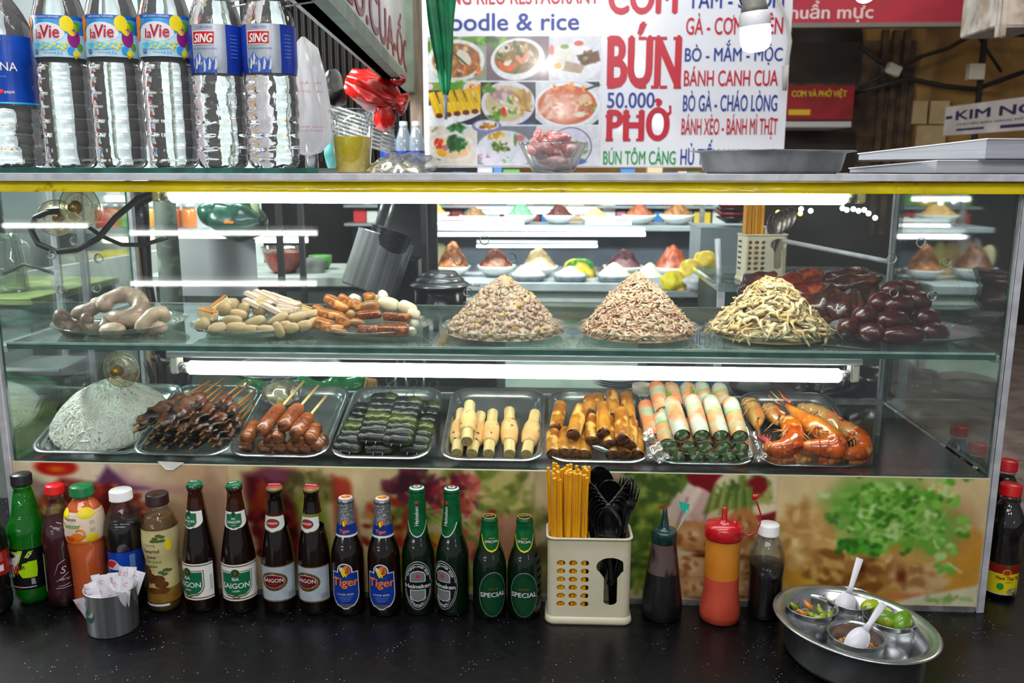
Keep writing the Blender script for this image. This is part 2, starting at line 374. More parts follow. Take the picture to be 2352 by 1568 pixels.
# paving slabs with open joints, laid as one ground
GROUT=M('paving_joint','#1f1a18',rough=.8)
mb.box((1,4,-.03),(22,16,.04),GROUT)
for i in range(-22,34):
    for j in range(-8,26):
        a=((i*7+j*13)%5)*.0006
        x,y=i*.30+(.15 if j%2 else 0),j*.30
        if-3<y<8:mb.box((x,y,-.006+a),(.291,.291,.012),PAVE)
struct(mb,'floor')
mb=MB();OCHRE=M('ochre_plaster','#8a662f','#5e4322',1.2,.8,bump=.1,c3='#a07e44',sc3=2.4,lo3=.52,hi3=.7,stretch=(1,1,.35))
y0=7.6
mb.box((4.2,y0+.1,2.6),(9.5,.2,5.2),OCHRE)
struct(mb,'wall_back')
mb=MB();mb.box((-4.6,y0-1.2,2.6),(8.2,.2,5.2),M('dark_market_hall','#25231f','#171614',2,.8));struct(mb,'wall_back_left')
# ================================================================ counter
GRAN=M('black_granite','#08080a','#0e0e11',60,.30,spec=.35,c3='#2a2a2e',sc3=420,lo3=.68,hi3=.74)
def speckle(m):
    nt=m.node_tree;N=nt.nodes;L=nt.links;b=N['Principled BSDF'];tc=N.new('ShaderNodeTexCoord')
    v=N.new('ShaderNodeTexVoronoi');v.inputs['Scale'].default_value=130;L.new(tc.outputs['Object'],v.inputs['Vector'])
    r=N.new('ShaderNodeMapRange');r.inputs[1].default_value=.13;r.inputs[2].default_value=.07;L.new(v.outputs['Distance'],r.inputs[0])
    v2=N.new('ShaderNodeTexNoise');v2.inputs['Scale'].default_value=31;L.new(tc.outputs['Object'],v2.inputs['Vector'])
    r2=N.new('ShaderNodeMapRange');r2.inputs[1].default_value=.53;r2.inputs[2].default_value=.60;L.new(v2.outputs[0],r2.inputs[0])
    mu=N.new('ShaderNodeMath');mu.operation='MULTIPLY';L.new(r.outputs[0],mu.inputs[0]);L.new(r2.outputs[0],mu.inputs[1])
    old=b.inputs['Base Color'].links[0].from_socket;mx=N.new('ShaderNodeMix');mx.data_type='RGBA'
    L.new(mu.outputs[0],mx.inputs[0]);L.new(old,mx.inputs[6]);mx.inputs[7].default_value=(.6,.55,.47,1);L.new(mx.outputs[2],b.inputs['Base Color'])
speckle(GRAN)
ctr=thing('stall_counter','black speckled granite stall counter under the glass display case','counter')
MB().box((-.5,-.17,ZC-.02),(3.2,1.26,.04),GRAN,bev=.004).build('counter_top',ctr)
MB().box((-.5,-.15,(ZC-.04)/2),(3.1,1.14,ZC-.04),M('counter_body_tile','#2b2522','#1c1816',8,.4)).build('counter_body',ctr)
# ================================================================ display case
case=thing('glass_display_case','long two-tier glass display case with aluminium frame and yellow top trim','display case')
W_=XR-XL;XM=(XR+XL)/2
for x in(XL+.006,XR-.006):
    for y in(-.004,DEP):
        MB().box((x,y,(ZC+ZT)/2-.01),(.014,.016,ZT-ZC-.02),ALU,bev=.0015).build('corner_post',case)
mb=MB()
for z in(ZP-.008,):
    for y in(.33,DEP):mb.box((XM,y,z),(W_-.03,.016,.014),ALU)
mb.box((XL+.012,DEP/2,ZS-.012),(.012,DEP-.02,.012),ALU);mb.box((XR-.012,DEP/2,ZS-.012),(.012,DEP-.02,.012),ALU)
mb.box((XM,DEP,ZS-.014),(W_-.03,.012,.014),ALU_D)
mb.box((XL+.01,DEP/2,ZC+.008),(.016,DEP-.02,.016),ALU);mb.box((XR-.01,DEP/2,ZC+.008),(.016,DEP-.02,.016),ALU);mb.box((XM,DEP,ZC+.008),(W_-.03,.016,.016),ALU)
mb.build('frame_rail',case)
MB().box((XM,-.002,ZC+.0055),(W_-.03,.014,.011),ALU_D).build('bottom_rail',case)
mb=MB();mb.box((XM,DEP/2-.01,ZT-.006),(W_+.06,DEP+.05,.012),ALU,bev=.001);mb.build('top_panel',case)
YEL=M('yellow_trim_tape','#e6d000','#cdb700',9,.22,coat=.6,bump=.25,bsc=60,c3='#a98d00',sc3=26,lo3=.66,hi3=.72)
mb=MB()
def ytrim(u,v):
    x=XL-.03+(W_+.06)*u;z=ZT-.0145-.018*v
    return(x,-.0205+.004*(2*v-1)**2*(-1)+.0012*noise.noise(Vector((x*40,v*3,0))),z)
mb.grid(ytrim,240,6,YEL);mb.box((XM,-.006,ZT-.0225),(W_+.06,.024,.017),M('yellow_trim_core','#b9a400',rough=.4));mb.build('yellow_trim',case)
# glazing
def pane(name,c,sz,axis,parent=case):
    mb=MB();x,y,z=[a/2 for a in sz]
    P=[(i,j,k)for k in(-z,z)for j in(-y,y)for i in(-x,x)];Fs=[(0,2,3,1),(4,5,7,6),(0,1,5,4),(2,6,7,3),(0,4,6,2),(1,3,7,5)]
    ax=[2,2,1,1,0,0]
    for f,a in zip(Fs,ax):mb.add([Vector(P[i])+Vector(c)for i in f],[(0,1,2,3)],(GLASS if axis!=2 else GLASS_S)if a==axis else EDGE,False)
    return mb.build(name,parent)
fg=pane('front_glass',(XM,.0005,(ZP+ZT-.03)/2),(W_-.03,.005,ZT-.03-ZP),1)
for x in(XL+.004,XR-.004):pane('side_glass',(x,DEP/2,(ZP+ZT-.03)/2),(.005,DEP-.03,ZT-.03-ZP),0)
sh=pane('glass_shelf',(XM,.255,ZS-.0055),(W_-.04,.50,.011),2)
MB().box((XM,.0045,ZS+.0005),(W_-.045,.003,.004),EDGE_L).build('lit_shelf_edge',case)  # pale strip with the light on the shelf edge put into its colour
DECK=M('dark_deck_glass','#20302d','#2b3a37',6,.10,coat=.4,spec=.6,c3='#93a7a2',sc3=160,lo3=.70,hi3=.76)
MB().box((XM,DEP/2,ZP-.004),(W_-.03,DEP-.015,.007),DECK).build('lower_deck',case)
# drilled ventilation holes: short glass sleeves in the front pane
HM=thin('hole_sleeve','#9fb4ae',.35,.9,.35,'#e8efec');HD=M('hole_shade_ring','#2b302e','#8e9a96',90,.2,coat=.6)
for px,py in((173,553),(120,585),(228,593),(143,665),(222,662),(1113,551),(1053,598),(1175,592),(1075,671),(1160,668),(2115,557),(2048,595),(2172,602),(2053,672),(2140,679)):
    p=aty(px,py,.0005);mb=MB();lo=[]
    for r,y in((.0072,-.0034),(.0086,-.0034),(.0086,.0032),(.0072,.0032),(.0072,-.0034)):lo.append([(p.x+r*math.cos(2*PI*k/22),p.y+y,p.z+r*math.sin(2*PI*k/22))for k in range(22)])
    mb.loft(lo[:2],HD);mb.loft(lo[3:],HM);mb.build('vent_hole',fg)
# ================================================================ tube lamps in the case
TUBE=glow('lit_tube','#fffdf8',TUBE_POWER)
def tube_lamp(x0,x1,y,z,zb,label,TUBE,name='fluorescent_tube_lamp'):
    t=thing(name,label,'lamp',((x0+x1)/2,y,z));h=(x1-x0)/2
    mb=MB();mb.tube([(-h,0,0),(-h+.004,0,0),(h-.004,0,0),(h,0,0)],[.010,.0132,.0132,.010],TUBE,16);mb.build('tube',t)
    mb=MB();mb.box((0,.008,zb-z),(2*h+.07,.046,.012),WHITE_P,bev=.002);mb.build('batten',t)
    for s in(-1,1):
        mb=MB();mb.tube([(s*h,0,0),(s*(h+.014),0,0)],.0105,STEEL,14);mb.build('tube_cap',t)
        mb=MB();mb.box((s*(h+.024),.004,(zb-z)/2),(.016,.028,abs(zb-z)+.022),M('lampholder_white','#dcd9cb',rough=.4),bev=.003);mb.build('lampholder',t)
    return t
a,b=aty(392,451,.045),aty(1944,451,.045)
tube_lamp(a.x,b.x,.045,(a.z+b.z)/2,ZT-.019,'long lit white tube lamp under the yellow trim of the display case',glow('lit_upper_tube','#fffdf8',TUBE_POWER*2.2))
a,b=aty(433,845,.04),aty(1930,861,.04)
tube_lamp(a.x,b.x,.04,(a.z+b.z)/2,ZS-.0225,'long lit white tube lamp under the glass shelf, above the trays',TUBE)
# ================================================================ printed food posters on the front of the case
def front_poster():
    I=Ink(900,132,36,0,2262,325,'#d6c8a6')
    E,B,P,L_=I.ell,I.blobs,I.poly,I.line
    # 1: sauce bowl and raw beef
    I.put((560-I.X)/400*.5,'#d8c3b4');E(330,60,330,60,'#c9a9b4',.8);E(150,45,190,60,'#8e5b86',.7,al=.8);E(160,14,140,52,'#e6dcc6',.25);E(140,12,60,26,'#b02a1a',.3);E(140,17,34,13,'#cf7a35',.8)
    P([(230,55),(262,6),(310,55),(360,62),(260,84)],'#6b4a68',14);E(430,25,150,45,'#e5dac2',.5);E(360,92,200,26,'#e2d7bd',.7)
    P([(70,110),(150,40),(225,52),(300,92),(335,140),(380,190),(420,260),(60,260)],'#7e2b23',16)
    B(160,215,150,150,100,['#8f2f25','#6d211b','#a8463a','#bc7260','#541a16','#9c3a2d'],5,15,2,2.2);B(22,110,150,60,60,['#c7b27a','#8c7a34','#6b3a12'],6,14,4)
    E(60,70,60,80,'#d7cbab',.8);I.put(np.clip((200-np.abs(I.X-470))/170,0,1)*.45*(I.Y<150),'#a8805f');P([(470,60),(505,0),(560,150),(545,300),(420,320),(430,120)],'#b79b86',30)
    # 2: preserved fruits
    I.put((I.X>547)*(I.X<840)*1.,'#d2c49e');E(665,60,95,70,'#5e2533',.4,wob=.1);P([(582,20),(735,30),(715,170),(690,300),(640,310),(600,170)],'#5a232a',24);E(660,25,60,22,'#7c4a5c',.6)
    B(60,650,150,55,120,['#7d3327','#4c1a20','#8a4426','#672a30'],8,20,6);E(745,55,75,52,'#77714c',.35,wob=.15);B(26,745,50,60,40,['#8b8557','#5d5938','#9a9261'],6,14,7);P([(700,85),(770,85),(790,300),(730,320)],'#8f9a4a',22);P([(722,90),(745,90),(765,300),(740,300)],'#b5b766',18)
    P([(790,20),(826,40),(842,110),(858,300),(800,300)],'#97452c',18);E(815,50,26,34,'#a64e3c',.6);E(822,150,14,90,'#b5683a',.7)
    # 3: fresh salad
    I.put((I.X>842)*(I.X<1262)*np.clip((I.X-842)/90,0,1),'#c4b792');B(150,1075,170,190,170,['#8f9a52','#6f7d3d','#a9ad6c','#c9c08c','#7f8a48'],9,26,8);B(46,980,40,60,42,['#5a2c3a','#6d3545','#43202c'],9,20,9);B(60,1075,60,62,55,['#8c3b45','#b05a55','#c77f72','#6d2a3a'],5,13,10)
    B(46,1150,140,90,90,['#b96a58','#9c4a3c','#c98a72','#7e3527'],6,16,11);B(40,920,170,60,90,['#a8533c','#8e3f2e','#b98a5c'],7,18,12);B(26,1010,210,60,40,['#b83c26','#caa02f','#88952f'],6,13,13)
    for k in range(9):L_([(960+k*28,60+(k*37)%90),(1010+k*26,110+(k*29)%60),(1050+k*24,100+(k*41)%120)],2.2,'#d9d5a8',2)
    B(40,1205,90,70,80,['#8f9657','#b9b07c','#6f7843'],8,20,14);P([(1130,120),(1262,110),(1262,200),(1150,220)],'#b58f74',26)
    # 4: lettuce with pink petals, mostly behind the cutlery
    I.put((I.X>1256)*(I.X<1458)*1.,'#b9ac8c');B(70,1350,190,100,150,['#7c7f4a','#94945a','#a77a60','#6a5a3a'],10,26,15);E(1440,32,26,34,'#b99aa0',.6);E(1300,60,70,60,'#cabd9b',.6)
    # 5: dark red ground, plates, leaves, pork slices
    I.put((I.X>1456)*(I.X<1800)*1.,'#7a1c26');E(1530,38,70,42,'#d8ceb4',.06);E(1530,36,55,30,'#96322c',.1);E(1745,40,90,64,'#d9d0b6',.06);E(1640,250,185,190,'#cfc3a5',.05)
    B(26,1740,40,50,34,['#7d8a4e','#58683a','#a2a56a'],7,15,16);E(1757,26,24,26,'#7e1d22',.3,wob=.2);B(150,1490,150,60,150,['#5d7233','#7b8c3f','#95a052','#485c28'],7,20,17,2.6);B(56,1545,30,60,36,['#6d8045','#4d6230','#93a05e'],7,16,18)
    for k,(a,b)in enumerate(((1560,1600),(1580,1622),(1604,1634),(1545,1580))):P([(a,110),(b,22+8*k),(b+24,34+8*k),(a+40,128)],['#d9cbbd','#e2d6c8','#c8b4ab','#d3c1b6'][k],5);L_([(a+36,126),(b+22,36+8*k)],3,'#8a6470',2)
    for k in range(16):L_([(1640+k*7,100-k%5*4),(1652+k*6,60-(k*17)%45),(1662+k*5,30+(k*23)%40)],7,['#73884b','#5b7038','#8fa063'][k%3],4)
    for k,(cx,cy,rx,ry,ro,c)in enumerate(((1625,160,70,46,.1,'#b98f66'),(1620,238,66,34,0,'#c9ab86'),(1640,292,70,34,.05,'#c2a07a'),(1722,140,48,62,.2,'#b8875a'),(1735,220,44,40,-.2,'#c2a078'),(1730,285,46,36,0,'#bd9a72'))):
        E(cx,cy,rx,ry,c,.22,ro,.10,1,k);E(cx-8,cy-6,rx*.7,ry*.6,'#d6bc98',.8,ro,.2,.7,k+9);E(cx+6,cy+ry*.8,rx*.7,5,'#6e4426',.8,ro,.3,.8,k+3);B(9,cx,cy,rx*.7,ry*.7,['#a67a50','#dcc6a6','#94683f'],3,9,k+40)
    E(1640,207,34,7,'#5a2d16',.7)
    # 6: chicken soup with coriander
    I.put((I.X>1800)*1.,'#d3c29c');E(2040,205,250,165,'#c39a50',.10,wob=.05);E(1930,285,120,50,'#cfae4a',.7);I.put(((I.X>1800)*(I.Y>290)*(I.X<1990))*.9,'#cabd9c')
    B(120,1910,160,100,90,['#c9a874','#b38f5c','#d5bb88','#bd9a68','#e0cda0'],9,24,20);P([(1860,220),(1920,185),(1985,200),(2060,240),(2080,300),(1960,290)],'#bd9a62',18);B(70,1985,240,100,60,['#c9ab74','#a98552','#dcc597','#8c6436'],8,20,21)
    P([(2070,190),(2150,180),(2185,230),(2190,300),(2110,310),(2060,250)],'#b69468',16);B(40,2130,250,55,45,['#c7aa7e','#a4805a','#d0b78f'],8,18,22);E(2120,200,60,26,'#c5a46c',.6);E(2000,230,20,30,'#6a3a1c',.7);E(2090,250,16,26,'#74431f',.7);E(2200,120,60,90,'#b58d66',.8,al=.8);E(2130,40,70,26,'#cf9a4f',.6)
    P([(1950,5),(2090,-10),(2170,60),(2215,120),(2190,195),(2060,170),(1990,190),(1930,120),(1900,60)],'#86a85c',44)
    r=random.Random(4)
    for k in range(170):
        x,y=r.gauss(2055,75),r.gauss(85,55)
        if y>190 or x<1890 or x>2235:continue
        c=r.choice(['#5b8f36','#74a749','#8fbc62','#4b7a2c','#a6c97e','#c2d6a0','#659b3f'])
        for q in range(4):E(x+r.uniform(-13,13),y+r.uniform(-9,9),r.uniform(6,13),r.uniform(4,8),c,.3,r.uniform(0,PI),.2)
    for k in range(9):L_([(1990+k*20,150-k*3),(2030+k*16,110+(k*31)%60),(2080+k*12,60+(k*47)%90)],3,'#a9c684',2.5)
    for q in range(26):E(1990+r.uniform(-45,45),175+r.uniform(-16,16),13,8,r.choice(['#4d8a30','#66a545','#3d7425']),.4,r.uniform(0,3))
    for q in range(18):E(2180+r.uniform(-18,22),195+r.uniform(-40,40),11,8,r.choice(['#7aae52','#94c06c','#b8d49a']),.4,r.uniform(0,3))
    E(2140,300,110,12,'#c8766a',.8,al=.7);P([(2080,318),(2120,302),(2262,268),(2262,325),(2080,325)],'#d8d4bb',8);B(14,2200,305,50,9,['#8fae6a','#a8bd84'],4,9,23);L_([(2190,212),(2222,236)],5,'#dcd2b0',2)
    for x in(545,1256,1457,1800):L_([(x,0),(x,325)],1.6,'#a59774',1.5)
    for k in range(60):E(r.uniform(36,2262),r.uniform(5,320),r.uniform(1,2),r.uniform(1,2),'#4a3a28',.6)
    for q in range(2):I.C=(I.C+np.roll(I.C,1,0)+np.roll(I.C,-1,0)+np.roll(I.C,1,1)+np.roll(I.C,-1,1))/5
    I.C=np.clip(I.C,0,1)**1.22;g_=I.C.mean(2,keepdims=True);I.C=np.clip(g_+(I.C-g_)*1.2,0,1)
    I.mott(.035,26);I.mott(.02,9,8)
    ob=I.panel('poster_panel',(XL+.013,-.0075,ZP-.0005),(W_-.026,0,0),(0,0,-(ZP-ZC-.010)),picture_mat('printed_poster',.3,.25),case)
    MB().box((XM,-.003,(ZP+ZC)/2+.005),(W_-.026,.0085,ZP-ZC-.011),M('panel_board','#cfc5ab',rough=.6)).build('panel_board',case)
front_poster()
# torn white paper scrap stuck on the rim of the panel
mb=MB();p=aty(362,1063,-.0085);s=mpp(p)
mb.add([(p.x+x*s,-.0085-.001*k,p.z+z*s)for k,(x,z)in enumerate(((0,4),(62,2),(36,-16),(20,-15)))]+[(p.x+x*s,-.0078,p.z+z*s)for x,z in((0,4),(62,2),(36,-16),(20,-15))],
       [(0,1,2,3),(7,6,5,4),(0,3,7,4),(3,2,6,7),(2,1,5,6),(1,0,4,5)],M('scrap_paper','#d9d7d0',rough=.7),False)
one(mb,'paper_scrap','torn white paper scrap stuck on the poster panel below the skewer tray','paper')
# ================================================================ bottles along the front of the case
GB=M('brown_beer_glass','#1a0a04','#120602',14,.06,coat=.5,trans=.25,ior=1.5);GBN=M('brown_neck_glass','#4a1d08','#38140a',30,.06,coat=.5,trans=.35)
GG=M('green_beer_glass','#05200a','#031406',14,.06,coat=.5,trans=.25,ior=1.5);GGN=M('green_neck_glass','#0d4a18',rough=.06,coat=.5,trans=.4)
PW=M('label_white','#e9e9e6',rough=.45);PG=M('label_green','#0c6a42',rough=.4);PGD=M('label_dark_green','#064022',rough=.4);PR=M('label_red','#a81420',rough=.4);PGO=M('label_gold','#9c8236','#8a6f28',40,.35,.5)
PB=M('label_blue','#123c9c','#0d2f83',30,.35);PO=M('label_orange','#f07c1c',rough=.4);PK=M('label_black','#0b0d0c',rough=.35);PY=M('label_yellow','#e8d21c',rough=.4);PS=M('silver_foil','#c9ccd0','#9da1a6',160,.3,.85,bump=.5,bsc=260)
PGR=M('label_grey','#8c9298',rough=.5);PNV=M('label_navy','#1a2352',rough=.4);STAR=M('label_star_red','#d3202e',rough=.4);HW=M('label_silver_white','#d5d8d8',rough=.35);FOILG=M('green_neck_foil','#0b6b38','#085a2d',60,.32,.3)
def rows(f,z0,z1,n=12):return[(z0+(z1-z0)*k/n,-f(k/n),f(k/n))for k in range(n+1)]
def crown_cap(t,z,r,top,side,h=.0075):
    mb=MB();f=lambda rr,zz,a:rr*(1+.05*math.cos(a*21)*(zz<z+.003))
    mb.lathe([(r*.86,z-.001),(r*1.07,z),(r*1.02,z+.003),(r*.95,z+h*.8)],side,84,cap0=True,cap1=False,fn=f)
    mb.lathe([(r*.95,z+h*.8),(r*.84,z+h),(.0005,z+h+.0008)],top,42,cap0=False);return mb
def body(t,prof,m,neck=None,zn=1,seg=40,name='bottle_body'):
    mb=MB();mb.lathe(prof,m,seg)if not neck else(mb.lathe([p for p in prof if p[1]<=zn],m,seg,cap1=False),mb.lathe([p for p in prof if p[1]>=zn],neck,seg,cap0=False))
    return fixnormals(mb.build(name,t))
def cap_text(mb,s,z,r,m,size,rz=0):
    R=rotm(0,0,rz);flat_text(mb,s,(0,-size*.35*math.cos(rz),z),R@Vector((1,0,0)),R@Vector((0,1,0)),size,m,bold=.03)
def place(px,py,z=ZC):p=atz(px,py,z);return(p.x,p.y,z)
LAG=[(.0,0),(.026,0),(.0305,.004),(.0312,.012),(.0312,.098),(.0300,.112),(.0262,.136),(.0205,.168),(.0168,.196),(.0138,.218),(.0128,.232),(.0146,.2335),(.0146,.239),(.0126,.240),(.0126,.245)]
def lager():
    t=thing('beer_bottle','','bottle');body(t,LAG,GB,GBN,.196);Wr=Wrap(LAG)
    mb=MB();Wr.span(mb,rows(lambda u:.049,.028,.099,10),PW,0,0,26)
    for z in(.0945,.0310):Wr.span(mb,rows(lambda u:.049,z,z+.0022,2),PGO,.0002,0,26)
    sh=lambda q:(lambda u:q*(.0285 if u>.45 else .0285*math.sqrt(max(0,1-((.45-u)/.45)**2*.98))))
    Wr.span(mb,[(z-.0005,a,b)for z,a,b in rows(sh(1.08),.033,.0865)],PGO,.0003,0,16);Wr.span(mb,rows(sh(1.02),.035,.0845),PW,.0004,0,16);Wr.span(mb,rows(sh(.96),.0365,.083),PG,.0005,0,16)
    Wr.ell(mb,0,.083,.0078,.0078,PGO,.0006);Wr.ell(mb,0,.083,.0066,.0066,PGD,.0007);Wr.ell(mb,0,.083,.003,.004,PGO,.0008)
    Wr.text(mb,'BIA',0,.0685,.0085,PW,.0011,bold=.02);Wr.text(mb,'SAIGON',0,.0535,.0145,PW,.0011,bold=.02,w=.050);Wr.text(mb,'LAGER',0,.0465,.0045,PW,.0011,bold=.02);Wr.text(mb,'Sài Gòn Sài Gòn',0,.041,.003,PGO,.0011)
    for k in range(10):Wr.span(mb,[(.045,.041+k*.0006,.0412+k*.0006),(.075,.041+k*.0006,.0412+k*.0006)],PGR,.0004,0,1)
    mb.build('label',t);mb=MB()
    nf=lambda q:(lambda u:q*(.026 if u>.5 else .026*math.sqrt(max(.03,1-((.5-u)/.5)**2))))
    Wr.span(mb,rows(nf(1.0),.1635,.196),PW,0,0,20,.019);s2=lambda q:(lambda u:q*(.0135 if u>.45 else .0135*math.sqrt(max(0,1-((.45-u)/.45)**2))))
    Wr.span(mb,rows(s2(1.1),.1655,.1925),PGO,.0003,0,10,.019);Wr.span(mb,rows(s2(1.),.167,.1915),PG,.0005,0,10,.019);Wr.ell(mb,0,.1925,.004,.004,PGD,.0006,ref=.019)
    Wr.text(mb,'BIA',0,.1825,.0045,PW,.0010,bold=.02,ref=.019);Wr.text(mb,'SAIGON',0,.1755,.0066,PW,.0010,bold=.02,w=.0225,ref=.019);Wr.text(mb,'LAGER',0,.171,.0026,PW,.0010,ref=.019);mb.build('neck_label',t)
    mb=crown_cap(t,.2385,.0142,PG,M('cap_edge_green','#0a5c39','#d8dad5',300,.35,lo=.62,hi=.66));cap_text(mb,'BIA',.2475,.014,PW,.009,.5);mb.build('crown_cap',t);return t
def lager_export():
    t=thing('beer_bottle','','bottle');pr=[(r*.955 if z<.13 else r,z*.985)for r,z in LAG];body(t,pr,GB,GB,.19);Wr=Wrap(pr)
    lab=M('label_pearl','#c9d2da','#b4c0cb',25,.35,.25)
    mb=MB();Wr.span(mb,rows(lambda u:.047,.027,.096,10),lab,0,0,26)
    for z in(.0945,.0275):Wr.span(mb,rows(lambda u:.047,z,z+.0018,2),PGO,.0002,0,26)
    dg=M('label_olive_gold','#5a4a1c','#6f5d28',60,.35,.3)
    Wr.ell(mb,0,.0665,.0265,.0185,dg,.0003);Wr.ell(mb,0,.0668,.0215,.0128,HW,.0004);Wr.ell(mb,0,.0668,.0208,.0121,M('label_maroon','#6d0f16','#820f1a',40,.35,.2),.0005)
    Wr.text(mb,'SAIGON',0,.0655,.0105,PW,.0011,bold=.01,w=.037);Wr.text(mb,'export',0,.0602,.0052,PGO,.0011,bold=.01);Wr.text(mb,'BIA',0,.0805,.003,HW,.0010)
    for k in range(14):Wr.span(mb,[(.032,.027+k*.0011,.0274+k*.0011),(.043,.027+k*.0011,.0274+k*.0011)],PGR if k%3 else PK,.0004,0,1)
    mb.build('label',t);mb=MB();nf=lambda q,w:(lambda u:q*(w if u>.5 else w*math.sqrt(max(.02,1-((.5-u)/.5)**2))))
    Wr.span(mb,rows(nf(1,.0235),.1585,.189),PGO,0,0,18,.019);Wr.span(mb,rows(nf(.97,.0235),.160,.188),HW,.0002,0,18,.019)
    Wr.ell(mb,0,.1755,.0125,.0088,dg,.0004,ref=.019);Wr.ell(mb,0,.1755,.0103,.0066,PR,.0005,ref=.019);Wr.text(mb,'SAIGON',0,.1742,.0052,PW,.0010,bold=.02,w=.0175,ref=.019);mb.build('neck_label',t)
    mb=crown_cap(t,.235,.0142,PR,M('cap_edge_gold','#b9a668',rough=.35,metal=.5));cap_text(mb,'SAIGON',.244,.014,PW,.0058,.1);mb.build('crown_cap',t);return t
TIG=[(0,0),(.026,0),(.0295,.004),(.0302,.012),(.0302,.106),(.0290,.120),(.0245,.138),(.0190,.152),(.0175,.160),(.0162,.175),(.0140,.198),(.0134,.206),(.0150,.208),(.0150,.2135),(.0132,.215),(.0132,.2215)]
def tiger():
    t=thing('beer_bottle','','bottle');body(t,TIG,GB);Wr=Wrap(TIG)
    sh=lambda q:(lambda u:q*(.0255*(1-.10*max(0,u-.5))if u>.42 else .0258*math.sqrt(max(.0,1-((.42-u)/.42)**2*.98))))
    mb=MB();Wr.span(mb,rows(sh(1.05),.0155,.0885),HW,0,0,18);Wr.ell(mb,0,.091,.0145,.0145,HW,.0001)
    Wr.span(mb,rows(sh(.97),.0185,.0868),PB,.0003,0,18);Wr.span(mb,rows(lambda u:.016*math.sqrt(max(.1,u)),.0195,.026,4),M('label_bronze','#6b6a70',rough=.35,metal=.5),.0004,0,10)
    Wr.ell(mb,0,.091,.0122,.0122,PNV,.0004);Wr.ell(mb,.003,.092,.0075,.0095,PO,.0006)
    # striped cat emblem in flat patches
    Wr.span(mb,[(.082,-.0045,-.001),(.086,-.006,.0005),(.090,-.0075,.001),(.094,-.009,-.001),(.097,-.006,-.002)],PY,.0007,0,4);Wr.ell(mb,-.0065,.0945,.0032,.0042,HW,.0008)
    for k in range(4):Wr.span(mb,[(.087+k*.0032,.0005+k*.001,.006+k*.001),(.0885+k*.0032,.002+k*.001,.009)],PNV,.0009,0,3)
    Wr.span(mb,[(.079,-.003,-.001),(.083,-.0035,.0015),(.086,-.002,.003)],PY,.0008,0,3);Wr.span(mb,[(.079,.002,.0035),(.084,.0015,.004)],PY,.0008,0,3)
    Wr.text(mb,'Tiger',0,.062,.0225,PO,.0012,bold=.025,w=.048,shear=.05);Wr.text(mb,'LAGER BEER',0,.0435,.0048,HW,.0011,w=.030)
    for k in range(3):Wr.span(mb,rows(lambda u,k=k:.013-.0025*k,.039-.0036*k,.0397-.0036*k,1),M('label_pale_blue','#7f9bd0',rough=.4),.0004,0,8)
    mb.build('label',t);mb=MB();Wr.band(mb,.172,.2145,PS,.0006);mb.build('neck_foil',t)
    mb=MB();Wr.band(mb,.1515,.1555,HW,.0004);Wr.band(mb,.1555,.1745,PB,.0007);Wr.ell(mb,0,.178,.0058,.0065,PNV,.0011,ref=.0165);Wr.ell(mb,.001,.179,.0042,.005,PO,.0013,ref=.0165);Wr.span(mb,[(.172,-.002,.001),(.178,-.004,0),(.182,-.003,-.001)],PY,.0015,0,3,ref=.0165);Wr.text(mb,'Tiger',0,.1605,.0088,PO,.0016,bold=.02,ref=.017,w=.0185);mb.build('neck_label',t)
    mb=crown_cap(t,.2145,.0142,HW,PS);z=.2230
    mb.ell((.001,0,z-.0002),(.0092,.0085,.0006),PO,n=(16,6));mb.ell((-.003,.002,z),(.004,.003,.0006),PY,n=(10,4));mb.ell((.0045,-.002,z+.0001),(.0042,.0018,.0006),PNV,rotm(0,0,.5),n=(10,4));mb.ell((-.002,-.003,z+.0001),(.003,.0016,.0006),PNV,n=(10,4));mb.build('crown_cap',t);return t
HEI=[(0,0),(.026,0),(.0295,.004),(.0303,.012),(.0303,.108),(.0292,.120),(.0255,.136),(.0205,.152),(.0185,.165),(.0160,.190),(.0142,.216),(.0138,.2265),(.0150,.2285),(.0150,.233),(.0135,.2345),(.0135,.238)]
